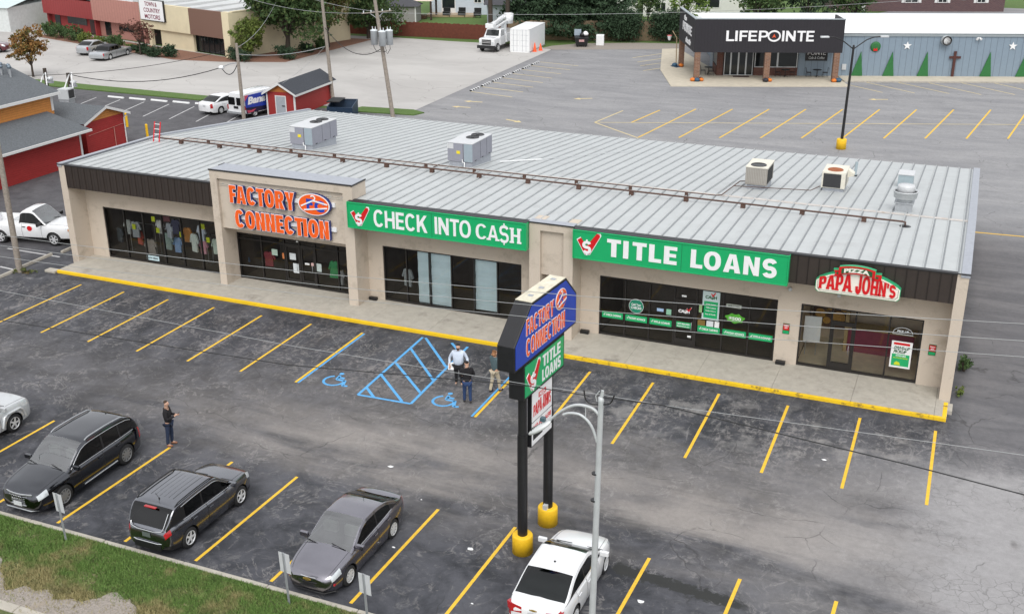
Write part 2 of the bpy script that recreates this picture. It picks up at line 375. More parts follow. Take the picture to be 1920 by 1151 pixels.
def asphalt():
    t = NT('asphalt', .82)
    big = t.noise(.22, 5, .6); mid = t.noise(.9, 9, .68, dist=.6); fine = t.noise(4.5, 10, .75, dist=.4); grain = t.noise(45, 3, .7)
    strk = t.noise(.55, 8, .65, sx=.22, sy=1.3, dist=.5); leng = t.noise(.8, 8, .65, sx=1.1, sy=.28, off=4)
    dark = t.mix(t.step(t.op('ADD', t.op('MULTIPLY', mid, .6), t.op('MULTIPLY', big, .4)), .38, .62), (.022, .024, .030), (.074, .076, .088))
    # the worn driving lane between the two stall rows
    yy = t.op('ADD', t.y, t.op('MULTIPLY', t.op('SUBTRACT', strk, .5), 6.0))
    lane = t.op('MAXIMUM', band(t, yy, -8.4, 2.3), t.op('MULTIPLY', band(t, yy, -4.6, 1.5), .40))
    lane = t.op('MULTIPLY', lane, t.step(t.noise(.35, 6, .6, sx=.5, off=3), .22, .62), clamp=True)
    lane = t.op('MULTIPLY', lane, t.step(t.x, -4.0, 12.0)); lane = t.op('ADD', t.op('MULTIPLY', lane, .88), t.op('MULTIPLY', band(t, yy, -7.5, 3.0), .18))
    col = t.mix(t.op('MULTIPLY', lane, t.step(strk, .18, .54), clamp=True), dark, (.25, .23, .215))
    # white scuffing and grey bald patches in the front stalls
    m1 = t.op('MULTIPLY', band(t, t.y, -1.7, 2.9), t.step(t.op('ADD', t.op('MULTIPLY', fine, .55), t.op('MULTIPLY', leng, .45)), .50, .60))
    col = t.mix(t.op('MULTIPLY', m1, .72), col, (.215, .20, .195))
    m2 = t.op('MULTIPLY', band(t, t.y, -.6, 1.5), t.step(t.noise(2.1, 12, .78, sx=1, sy=.8, dist=1.4, off=9), .545, .61))
    col = t.mix(t.op('MULTIPLY', m2, .45), col, (.34, .33, .325))
    st = t.op('SUBTRACT', t.op('FRACT', t.op('DIVIDE', t.op('ADD', t.x, 12.17), 2.74)), .5)
    oil = t.op('MULTIPLY', t.op('MULTIPLY', band(t, st, 0.0, .22), band(t, t.y, -.9, 1.7)), t.step(mid, .40, .60))
    col = t.mix(t.op('MULTIPLY', oil, .6), col, (.017, .016, .016))
    m3 = t.step(t.noise(1.3, 12, .76, dist=1.2, off=17), .55, .63)
    col = t.mix(t.op('MULTIPLY', m3, t.op('MULTIPLY', t.step(t.op('MULTIPLY', t.y, -1), 1.0, 5.0), .30)), col, (.22, .213, .205))
    cl = t.op('MULTIPLY', t.step(t.noise(.85, 4, .55, off=51), .52, .66), t.op('MULTIPLY', band(t, t.y, -1.6, 2.2), t.step(t.x, 8.0, 16.0))); col = t.mix(t.op('MULTIPLY', cl, .62), col, (.25, .24, .232))
    fk = t.step(t.noise(7.5, 10, .8, dist=.8, off=23), .60, .68); col = t.mix(t.op('MULTIPLY', fk, .5), col, (.27, .26, .25))
    sc2 = t.op('MULTIPLY', t.step(t.noise(2.4, 8, .7, sx=1.6, sy=.35, dist=.8, off=31), .565, .63), band(t, t.y, -2.2, 3.2)); col = t.mix(t.op('MULTIPLY', sc2, .45), col, (.25, .24, .235))
    rn = t.noise(.75, 7, .62, dist=1.2, off=61); rg_ = t.step(t.op('SUBTRACT', 1.0, t.op('ABSOLUTE', t.op('SUBTRACT', t.op('MULTIPLY', rn, 2.0), 1.0))), .945, .992)
    rm_ = t.op('MULTIPLY', t.step(t.noise(.5, 5, .6, off=71), .44, .58), t.op('MULTIPLY', t.op('SUBTRACT', 1.0, t.step(t.y, .2, 1.2)), t.step(fine, .36, .56)))
    col = t.mix(t.op('MULTIPLY', t.op('MULTIPLY', rg_, rm_), .42), col, (.29, .275, .265))
    # pale dusty edge on the drive beside the building
    pale = t.op('MULTIPLY', t.step(t.x, 22.0, 34.0), t.step(t.op('ADD', big, t.op('MULTIPLY', strk, .6)), .50, .88))
    pale = t.op('MULTIPLY', pale, t.op('SUBTRACT', 1.0, t.step(t.y, -3.5, 0.5)))
    pale = t.op('ADD', pale, t.op('MULTIPLY', t.op('MULTIPLY', t.step(t.x, 27.5, 33.0), t.op('SUBTRACT', 1.0, t.step(t.y, -4.5, -1.0))), t.op('MULTIPLY', t.step(mid, .36, .56), .8)), clamp=True)
    drv = t.op('MULTIPLY', t.step(t.x, 28.9, 30.2), t.step(t.y, -3.5, 0.5)); col = t.mix(t.op('MULTIPLY', drv, .85), col, t.mix(t.step(strk, .35, .65), (.105, .103, .11), (.165, .16, .165)))
    col = t.mix(pale, col, (.285, .278, .28))
    # wet run by the white car
    wet = t.op('MULTIPLY', t.op('MULTIPLY', t.step(t.x, 20.2, 20.6), t.op('SUBTRACT', 1.0, t.step(t.x, 23.4, 25.6))), band(t, t.op('ADD', t.y, t.op('ADD', t.op('MULTIPLY', t.op('SUBTRACT', t.x, 21), .10), t.op('MULTIPLY', t.op('SUBTRACT', fine, .5), 1.0))), -12.30, .30))
    wet = t.step(wet, .30, .62)
    col = t.mix(t.op('MULTIPLY', wet, t.step(fine, .30, .42)), col, (.024, .025, .024))
    # the newer grey surface behind the shops
    rear = t.op('MULTIPLY', t.step(t.y, 22.0, 32.0), t.step(t.x, -24.0, -18.0))
    rc = t.mix(t.step(t.noise(.5, 8, .65, sx=.3, sy=1.2, dist=.3), .3, .7), (.205, .205, .213), (.275, .272, .275))
    rc = t.mix(t.op('MULTIPLY', t.step(big, .52, .7), .4), rc, (.17, .17, .177)); col = t.mix(rear, col, rc)
    side = t.op('MULTIPLY', t.op('SUBTRACT', 1.0, t.step(t.x, -21.0, -14.5)), t.step(t.y, -3.0, 0.0))
    sc = t.mix(t.step(mid, .3, .7), (.062, .060, .066), (.098, .096, .102)); col = t.mix(side, col, sc)
    # cracks: everywhere a few, alligatored to the right
    cr = t.op('MULTIPLY', t.cracks(.33, .010), t.step(t.noise(.4, 4, .6, off=6), .48, .6))
    cr2 = t.op('MULTIPLY', t.cracks(2.6, .05, .5), t.op('MULTIPLY', t.step(t.x, 24.0, 33.0), t.step(t.noise(.5, 6, .6, off=12), .44, .56)))
    cr2 = t.op('MULTIPLY', cr2, t.op('SUBTRACT', 1.0, t.step(t.y, -4.0, 2.0)))
    col = t.mix(t.op('MULTIPLY', cr, .55), col, (.022, .021, .021)); col = t.mix(t.op('MULTIPLY', cr2, .5), col, (.05, .048, .047))
    g = t.op('MULTIPLY', t.op('ADD', .62, t.op('MULTIPLY', grain, .76)), t.op('ADD', .50, t.op('ADD', t.op('MULTIPLY', fine, .62), t.op('MULTIPLY', t.noise(1.7, 8, .72, off=41), .38)))); v = t.n.new('ShaderNodeVectorMath'); v.operation = 'SCALE'
    t.l.new(col, v.inputs[0]); t.l.new(g, v.inputs['Scale'])
    return t.finish(v.outputs[0], grain, .25)
def concrete_lot():
    t = NT('concrete_lot', .9)
    a = t.noise(.13, 8, .65, sx=.5, dist=.5); b = t.noise(1.0, 9, .7, sx=.25, off=5)
    col = t.mix(t.step(a, .3, .7), (.37, .355, .34), (.46, .445, .425)); col = t.mix(t.op('MULTIPLY', t.step(b, .55, .7), .35), col, (.30, .28, .26))
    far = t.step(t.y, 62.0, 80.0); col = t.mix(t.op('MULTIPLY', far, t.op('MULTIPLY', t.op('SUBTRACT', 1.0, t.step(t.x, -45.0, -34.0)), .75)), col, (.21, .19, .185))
    cr = t.op('MULTIPLY', t.cracks(.14, .006, .5), t.step(t.noise(.2, 3, .5, off=2), .42, .52)); col = t.mix(t.op('MULTIPLY', cr, .6), col, (.17, .155, .14))
    return t.finish(col)
def grassmat(name, g1, g2, dry, dryamt=.55, scale=.8):
    t = NT(name, .95); a = t.noise(scale, 8, .7); b = t.noise(9, 6, .8, off=3); c = t.noise(.55, 7, .65, off=8)
    col = t.mix(t.step(b, .3, .7), g1, g2); col = t.mix(t.step(c, dryamt, dryamt+.14), col, dry)
    col = t.mix(t.op('MULTIPLY', t.step(a, .55, .7), .4), col, (g1[0]*.6, g1[1]*.6, g1[2]*.6)); return t.finish(col, b, .8)
def sheet(name, poly, z, m, kind='structure'):
    b = B(); b.face([(p[0], p[1], z) for p in poly], m); o = b.build(name); o['kind'] = kind; return o
LAWN = grassmat('lawn', (.055, .105, .02), (.10, .17, .035), (.17, .16, .07), .6)
sheet('ground', [(-900, -300), (900, -300), (900, 1200), (-900, 1200)], -.03, LAWN)
ASPH = asphalt()
sheet('parking_lot', [(-70, -17.15), (90, -17.15), (90, 140), (20, 140), (-2.5, 92), (-4.2, 86.0), (-17, 80.6), (-16.6, 62), (-16.2, 45.2), (-20.5, 43.3), (-36, 41.5), (-56, 42.2), (-70, 42)], 0.0, ASPH)
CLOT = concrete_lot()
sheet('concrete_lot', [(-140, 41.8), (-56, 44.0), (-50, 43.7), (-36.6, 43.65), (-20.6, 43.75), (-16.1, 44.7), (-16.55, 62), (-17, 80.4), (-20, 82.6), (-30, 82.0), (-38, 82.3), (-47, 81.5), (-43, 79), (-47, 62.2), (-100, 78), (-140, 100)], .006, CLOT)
GRAVEL = mat('gravel', (.27, .24, .21), .95, var=.4, scale=14, bump=.5, dirt=((.30, .25, .19), 1.2, .58))
sheet('gravel_patch', [(-18.5, 80.8), (-16.5, 80.5), (-4.2, 85.6), (-2.5, 90.5), (-9, 89), (-15.5, 86.0), (-18.0, 83)], .009, GRAVEL)
# grass strip, kerb and the roadside in front
VERGE = grassmat('verge_soil', (.065, .09, .03), (.11, .125, .045), (.30, .25, .15), .50, .9)
b = B(); VY0, VY1 = -17.3, -20.75
b.face([(-30, VY0, .10), (-30, -21.2, .03), (70, -21.2, .03), (70, VY0, .10)], VERGE); vg = b.build('grass_verge'); vg['kind'] = 'structure'
b = B(); pts = [(-20, -20.9), (40, -20.9)]
xs = np.linspace(40, -20, 400)
for x in xs: pts.append((x, -19.75+.40*math.sin(x*.9+.6)+.22*math.sin(x*2.7)+.10*math.sin(x*7.1)+max(0, (5.5-x))*.16+random.gauss(0, .05)))
b.face([(p[0], p[1], .105-(.07*(-VY0-p[1] if 0 else (VY0-p[1])/3.9))+.012) for p in pts], GRAVEL); o = b.build('gravel_path'); o['kind'] = 'structure'
b = B()
for x in np.arange(-10, 40, 3.05): b.box(x, x+3.03, -17.30, -17.14, -.02, .13+random.uniform(-.006, .006), CONC)
o = b.build('kerb', bevel=.02); o['kind'] = 'structure'
b = B()
for x in np.arange(-10, 20, 3.05): b.box(x, x+3.03, -20.98, -20.66, -.02, .075, CONC); b.box(x, x+3.03, -21.35, -20.99, -.02, .02, CONC)
o = b.build('road_kerb', bevel=.03); o['kind'] = 'structure'
sheet('road', [(-40, -21.36), (90, -21.36), (90, -34), (-40, -34)], -.005, ASPH)
# blades of grass on the verge
def blades(name, n, region, hmin, hmax, m, seed, keep, w=.012):
    rg = np.random.default_rng(seed); x0, x1, y0, y1 = region
    P = np.stack([rg.uniform(x0, x1, n), rg.uniform(y0, y1, n)], 1)
    k = keep(P[:, 0], P[:, 1], rg.random(n)); P = P[k]; n = len(P)
    h = rg.uniform(hmin, hmax, n); a = rg.uniform(0, 2*np.pi, n); le = rg.uniform(.2, .9, n)*h; la = rg.uniform(0, 2*np.pi, n)
    z = .105-.07*(VY0-P[:, 1])/3.9-.005
    V = np.zeros((n, 3, 3)); ww = w*rg.uniform(.7, 1.5, n)
    V[:, 0, 0] = P[:, 0]-np.cos(a)*ww; V[:, 0, 1] = P[:, 1]-np.sin(a)*ww; V[:, 0, 2] = z
    V[:, 1, 0] = P[:, 0]+np.cos(a)*ww; V[:, 1, 1] = P[:, 1]+np.sin(a)*ww; V[:, 1, 2] = z
    V[:, 2, 0] = P[:, 0]+np.cos(la)*le; V[:, 2, 1] = P[:, 1]+np.sin(la)*le; V[:, 2, 2] = z+h
    me = bpy.data.meshes.new(name); me.from_pydata(V.reshape(-1, 3).tolist(), [], np.arange(3*n).reshape(-1, 3).tolist()); me.materials.append(m)
    o = bpy.data.objects.new(name, me); COL.objects.link(o); o['kind'] = 'stuff'; return o
def fnoise(x, y): return .5+.25*np.sin(x*1.3+2*np.sin(y*1.1))+.25*np.sin(y*2.1+x*.7+1.5*np.sin(x*.5))
def keepg(x, y, r):
    edge = -19.75+.40*np.sin(x*.9+.6)+.22*np.sin(x*2.7)+.10*np.sin(x*7.1)+np.maximum(0, (5.5-x))*.16
    dens = np.where(y > edge, np.clip(1.15-.9*np.clip((edge+1.3-y)/1.3, 0, 1)*fnoise(x*1.5, y*1.5), .12, 1), .04+.55*np.exp(-np.maximum(edge-y, 0)/.16)*fnoise(x*3.1, y*2.7))
    return (r < dens*np.clip(.45+fnoise(x*2, y*2), .25, 1))
t = NT('grass_blade', .8); a = t.noise(1.1, 7, .7); bnz = t.noise(23, 3, .7, off=2); cnz = t.noise(.6, 6, .65, off=8)
gc = t.mix(t.step(bnz, .3, .7), (.075, .15, .028), (.18, .29, .07)); gc = t.mix(t.step(t.op('ADD', cnz, t.op('MULTIPLY', t.step(t.op('MULTIPLY', t.y, -1.0), 18.5, 19.9), .17)), .50, .66), gc, (.32, .28, .13)); gc = t.mix(t.op('MULTIPLY', t.step(a, .5, .7), .5), gc, (.035, .07, .015))
GBL = t.finish(gc)
blades('grass', 135000, (.3, 15.5, -20.95, -17.32), .045, .12, GBL, 5, keepg)

# painted markings (sheets 4 mm over the asphalt)
YLINE = mat('yellow_road_paint', (.74, .46, .035), .7, var=.16, scale=5, dirt=((.20, .17, .10), 9, .585))
BLINE = mat('blue_road_paint', (.10, .36, .68), .7, var=.16, scale=5, dirt=((.09, .12, .16), 9, .58))
PLINE = mat('faded_yellow_road_paint', (.62, .50, .25), .8, var=.16, scale=3, dirt=((.30, .28, .25), 3, .6))
WLINE = mat('white_road_paint', (.5, .5, .5), .8, var=.16, scale=3, dirt=((.25, .25, .25), 4, .6))
def stripe(b, p0, p1, w, m, z=.005):
    p0, p1 = Vector((p0[0], p0[1], z)), Vector((p1[0], p1[1], z)); d = (p1-p0).normalized(); q = Vector((-d.y, d.x, 0))*(w/2)
    b.face([p0-q, p1-q, p1+q, p0+q], m)
b = B()
for i in range(16):
    x = -12.17+2.74*i
    if i in (7, 8): continue
    if i == 9: x = 12.42
    yb = -4.95 if i else -4.9
    stripe(b, (x, .62), (x+.03, yb), .11, YLINE)
for i, x in enumerate((-7.9, -5.2, -2.42, .33, 3.08, 5.84, 8.57, 11.32, 14.06, 16.83, 21.3, 24.1, 26.9, 29.65)):
    stripe(b, (x, -11.38), (x-.12, -16.85), .11, YLINE)
stripe(b, (29.6, 26.8), (42, 27.6), .14, YLINE); o = b.build('yellow_parking_line'); o['kind'] = 'structure'
b = B()
stripe(b, (-12.17+2.74*6+.13, .55), (-12.17+2.74*6+.16, -4.95), .09, BLINE); stripe(b, (12.29, .5), (12.31, -4.95), .09, BLINE)
L = [((7.05, 1.2), (7.28, -4.98)), ((9.38, 1.0), (9.63, -4.89)), ((7.28, -4.98), (9.63, -4.89)), ((7.20, 1.18), (9.42, -1.26)), ((7.07, -.06), (9.5, -2.63)), ((7.13, -1.6), (9.56, -3.9)), ((7.2, -2.95), (9.22, -4.85)), ((7.25, -4.25), (8.0, -4.95)), ((8.55, 1.1), (9.38, .25))]
for k, (p, q) in enumerate(L): stripe(b, p, q, .12, BLINE, .006+.001*k)
def wheelchair(cx, cy, s):
    pts = [(cx+s*(-.10+.46*math.cos(t)), cy+s*(-.12+.46*math.sin(t))) for t in np.linspace(rad(118), rad(365), 22)]
    for p, q in zip(pts, pts[1:]): stripe(b, p, q, .10*s*1.2, BLINE)
    for p, q in (((-.12, .42), (-.06, .02)), ((-.06, .02), (.36, .02)), ((.34, .06), (.52, -.46)), ((.52, -.44), (.72, -.38)), ((-.10, .24), (.22, .22))): stripe(b, (cx+s*p[0], cy+s*p[1]), (cx+s*q[0], cy+s*q[1]), .14*s, BLINE, .007)
    b.face([(cx+s*(-.14+.11*math.cos(t)), cy+s*(.60+.11*math.sin(t)), .008) for t in np.linspace(0, 2*math.pi, 12, endpoint=False)], BLINE)
wheelchair(5.8, -4.1, .95); wheelchair(10.82, -4.05, .95)
o = b.build('blue_accessible_marking'); o['kind'] = 'structure'
b = B()
def gl(b, u0, v0, u1, v1, w=.12, m=PLINE, z=.006): stripe(b, G(u0, v0), G(u1, v1), w, m, z)
gl(b, 1115, 230, 1168, 208); gl(b, 1115, 230, 1196, 259)
for i in range(11):
    x0 = 4.77+2.94*i; y0 = 42.3+1.12*i; stripe(b, (x0, y0), (x0+1.55, y0+12.1), .13, YLINE)
stripe(b, (2.7, 47.2), (3.55, 52.8), .13, YLINE); stripe(b, (-.1, 46.15), (36, 59.5), .11, PLINE, .008)
for q in ((1625, 155, 1715, 175), (1683, 155, 1780, 176), (1742, 156, 1840, 178), (1803, 156, 1903, 178), (1863, 156, 1960, 178), (1575, 156, 1655, 174)): gl(b, *q)
for k in range(8): stripe(b, (-15.1, 72.1-2.53*k), (-10.5, 71.3-2.56*k), .12, PLINE)
for q in ((1186, 109, 1262, 98), (1195, 117, 1264, 107), (1200, 124, 1268, 115), (1206, 133, 1270, 124)): gl(b, *q)
def arrow(u0, v0, u1, v1):
    p, q = G(u0, v0), G(u1, v1); d = (q-p); L = 1.75; d = d.normalized(); n = Vector((-d.y, d.x, 0)); p.z = .006
    b.face([p, p+d*.62+n*.34, p+d*.62+n*.10, p+d*L+n*.10, p+d*L-n*.10, p+d*.62-n*.10, p+d*.62-n*.34], PLINE)
arrow(870, 190, 902, 192); arrow(847, 200, 880, 202); arrow(978, 230, 948, 224); arrow(1075, 186, 1107, 185); arrow(1628, 187, 1665, 187)
o = b.build('faded_parking_marking'); o['kind'] = 'structure'
b = B()
for k in range(7): stripe(b, (-46.0+2.75*k, 39.2), (-44.7+2.75*k, 34.2), .11, WLINE)
for q in ((0, 500, 36, 508), (14, 466, 112, 482)): gl(b, *q, m=WLINE)
o = b.build('white_parking_line'); o['kind'] = 'structure'
# grass strips between the lots
b = B(); b.slab([(-58, 41.9), (-36.2, 41.5), (-35.6, 43.3), (-50, 43.6), (-58, 44.0)], -.02, .09, LAWN); b.slab([(-21.5, 42.4), (-15.2, 43.0), (-14.8, 44.2), (-16.2, 44.9), (-21.0, 44.4)], -.02, .08, LAWN)
o = b.build('grass_strip'); o['kind'] = 'structure'
# pale apron and pavement of the dark-fronted building are built with it
# ---------------------------------------------------------------- the row of shops
XL, XR, YF, YW, ZE = -14.98, 29.3, 3.10, 4.24, 5.43
YR, ZR, YB, ZB = 10.96, 5.24, 26.5, 3.70
FASC = siding('brown_metal_fascia', (.034, .025, .021), 'X', .41, .35, .5, .06, .12)
ROOFM = mat('galvalume_roof', (.455, .475, .475), .5, .1, var=.08, scale=1.6, dirt=((.39, .40, .40), .5, .56))
RIBSHADE = mat('roof_rib_shade', (.235, .25, .26), .7, .1, var=.2, scale=3)  # shade line of the roof ribs, painted as a darker strip beside each
RUSTY = mat('roof_ridge_sealant', (.50, .47, .44), .8, var=.2, scale=4, dirt=((.36, .28, .22), 3, .55))
COPING = mat('dark_coping', (.02, .02, .022), .5, var=.1)
FLASH = mat('grey_flashing', (.36, .38, .42), .5, .2, var=.12)
mall = thing('shop_row', 'long single storey row of shops with beige stucco walls and a ribbed pale metal roof', 'building')
b = B()
def wall_with_hole(b, x0, x1, z0, z1, y0, y1, holes, m):
    """front wall from x0 to x1, openings (xa, xb, za, zb) from the ground up"""
    x = x0
    for xa, xb, za, zb in holes:
        if xa > x: b.box(x, xa, y0, y1, z0, z1, m)
        b.box(xa, xb, y0, y1, zb, z1, m)
        if za > z0: b.box(xa, xb, y0, y1, z0, za, m)
        x = xb
    if x < x1: b.box(x, x1, y0, y1, z0, z1, m)
W1, W2, W3, W4, WF = (-13.5, -5.52), (3.45, 10.62), (14.37, 22.17), (23.13, 27.93), (-4.96, 2.08)
wall_with_hole(b, XL+.42, XR-.42, .15, 5.05, YW, YW+.22, [(*W1, .15, 2.98), (*WF, .15, 2.62), (*W2, .15, 2.95), (*W3, .15, 2.96), (*W4, .15, 2.94)], STUCCO)
for x0, x1 in ((XL, XL+.42), (XR-.42, XR)):                       # wing walls, stepped with the roof
    b.add([(x0, YF, 0), (x1, YF, 0), (x0, YF, ZE-.07), (x1, YF, ZE-.07), (x0, YR, 0), (x1, YR, 0), (x0, YR, ZR-.07), (x1, YR, ZR-.07)],
          [(0, 1, 3, 2), (4, 6, 7, 5), (0, 2, 6, 4), (1, 5, 7, 3), (2, 3, 7, 6), (0, 4, 5, 1)], STUCCO)
    b.add([(x0, YR, 0), (x1, YR, 0), (x0, YR, ZR-.09), (x1, YR, ZR-.09), (x0, YB, 0), (x1, YB, 0), (x0, YB, ZB-.09), (x1, YB, ZB-.09)],
          [(0, 1, 3, 2), (4, 6, 7, 5), (0, 2, 6, 4), (1, 5, 7, 3), (2, 3, 7, 6), (0, 4, 5, 1)], STUCCO)
b.box(XL+.42, XR-.42, YB-.2, YB, 0, ZB-.06, STUCCO)
b.build('wall', mall)
# soffit behind the fascia, fascia panels
b = B(); b.box(XL+.42, -5.35, YF+.02, YW, 4.24, 4.30, STUCCO); b.box(2.66, 11.45, YF+.02, YW, 4.24, 4.30, STUCCO); b.box(13.5, XR-.42, YF+.02, YW, 4.24, 4.30, STUCCO); b.build('soffit', mall)
for x0, x1 in ((XL+.42, -5.35), (2.66, 11.45), (13.5, XR-.42)):
    b = B(); b.box(x0, x1, YF, YF+.12, 4.20, ZE-.04, FASC)
    n = int((x1-x0)/.41)
    for i in range(n+1):
        x = x0+.02+i*.41
        if x < x1-.03: b.box(x, x+.028, YF-.028, YF, 4.21, ZE-.05, FASC)
    b.box(x0, x1, YF-.035, YF+.2, ZE-.04, ZE+.012, COPING)
    b.build('fascia', mall)
# roof: front slope nearly flat, rear slope falling; standing seams every 0.61 m
b = B()
def rz(y): return ZE-.03+(ZR-ZE+.03)*(y-YF)/(YR-YF) if y < YR else ZR+(ZB-ZR)*(y-YR)/(YB-YR)
for x0, x1 in ((XL+.03, XR-.03),):
    for (ya, yb) in ((YF+.13, YR), (YR, YB+.25)):
        b.add([(x0, ya, rz(ya)), (x1, ya, rz(ya)), (x1, yb, rz(yb)), (x0, yb, rz(yb))], [(0, 1, 2, 3)], ROOFM)
        b.add([(x0, ya, rz(ya)-.08), (x1, ya, rz(ya)-.08), (x1, yb, rz(yb)-.08), (x0, yb, rz(yb)-.08)], [(3, 2, 1, 0)], ROOFM)
x = XL+.5
while x < XR-.2:
    for (ya, yb) in ((YF+.15, YR-.01), (YR+.01, YB+.24)):
        h = .045
        b.add([(x-.030, ya, rz(ya)), (x+.030, ya, rz(ya)), (x+.012, ya, rz(ya)+h), (x-.012, ya, rz(ya)+h), (x-.030, yb, rz(yb)), (x+.030, yb, rz(yb)), (x+.012, yb, rz(yb)+h), (x-.012, yb, rz(yb)+h)],
              [(0, 1, 2, 3), (7, 6, 5, 4), (0, 3, 7, 4), (1, 5, 6, 2), (3, 2, 6, 7)], ROOFM)
        b.add([(x+.03, ya, rz(ya)+.003), (x+.095, ya, rz(ya)+.003), (x+.095, yb, rz(yb)+.003), (x+.03, yb, rz(yb)+.003)], [(0, 1, 2, 3)], RIBSHADE)
    x += .61
b.add([(XL+.1, YR-.28, rz(YR-.28)+.012), (XR-.1, YR-.28, rz(YR-.28)+.012), (XR-.1, YR+.0, ZR+.02), (XL+.1, YR, ZR+.02)], [(0, 1, 2, 3)], RUSTY)
b.build('roof', mall)
b = B()                                                          # edge flashing and coping along the two ends
for x0, x1 in ((XL-.03, XL+.24), (XR-.30, XR+.03)):
    b = B()
    for ya, yb in ((YF-.03, YR), (YR+.002, YB+.27)):
        b.add([(x0, ya, rz(ya)-.1), (x1, ya, rz(ya)-.1), (x1, ya, rz(ya)+.09), (x0, ya, rz(ya)+.09), (x0, yb, rz(yb)-.1), (x1, yb, rz(yb)-.1), (x1, yb, rz(yb)+.09), (x0, yb, rz(yb)+.09)],
              [(0, 1, 2, 3), (7, 6, 5, 4), (0, 3, 7, 4), (1, 5, 6, 2), (3, 2, 6, 7), (0, 4, 5, 1)], FLASH)
    if x0 < 0: b.box(XL-.045, XL+.44, YF-.045, YF-.03, ZE-.02, ZE+.03, COPING); b.add([(XL+.25, YF+.1, ZE+.02), (XL+.31, YF+.1, ZE+.02), (XL+.31, YR, ZR+.10), (XL+.25, YR, ZR+.10)], [(0, 1, 2, 3)], COPING)
    else: b.box(XR-.44, XR+.045, YF-.045, YF-.03, ZE-.02, ZE+.03, COPING)
    b.build('roof_edge', mall)
# the clothes shop's raised portal
b = B(); PX0, PX1 = -5.36, 2.64
b.box(PX0, -4.96, YF, YW+.1, .15, 6.08, STUCCO); b.box(2.13, PX1, YF, YW+.1, .15, 6.08, STUCCO)
b.box(-4.96, 2.13, YF, YF+.2, 5.69, 6.08, STUCCO); b.box(-4.96, 2.13, YF+.16, YF+.36, 3.14, 5.69, STUCCO); b.box(-4.96, 2.13, YF+.362, YW, 3.14, 3.24, STUCCO)
b.box(-4.96, 2.13, YW-.1, YW+.1, 3.24, 6.06, STUCCO)
b.build('entrance_portal', mall)
b = B(); b.box(PX0-.03, PX1+.03, YF-.03, YF+.05, 6.06, 6.12, COPING); b.box(PX1-.02, PX1+.03, YF+.05, YW+.12, 6.06, 6.12, COPING); b.box(PX0-.03, PX0+.02, YW-.35, YW+.12, 6.06, 6.12, COPING)
b.box(PX0+.02, PX1-.02, YF+.05, YW+.1, 6.085, 6.10, FLASH); b.build('portal_coping', mall)
# the pilaster between the two green signs
b = B()
b.box(11.46, 11.97, YF, YW, .15, 5.40, STUCCO); b.box(13.05, 13.49, YF, YW, .15, 5.40, STUCCO)
b.box(11.97, 13.05, YF, YF+.2, 5.08, 5.40, STUCCO); b.box(11.97, 13.05, YF+.18, YF+.38, 3.02, 5.08, STUCCO); b.box(11.97, 13.05, YF+.38, YW, 3.05, 3.15, STUCCO)
b.build('pilaster', mall)
b = B(); b.box(11.44, 13.51, YF-.03, YF+.45, 5.40, 5.45, FLASH); b.box(11.44, 13.51, YF-.04, YF-.03, 5.395, 5.455, COPING); b.build('pilaster_cap', mall)
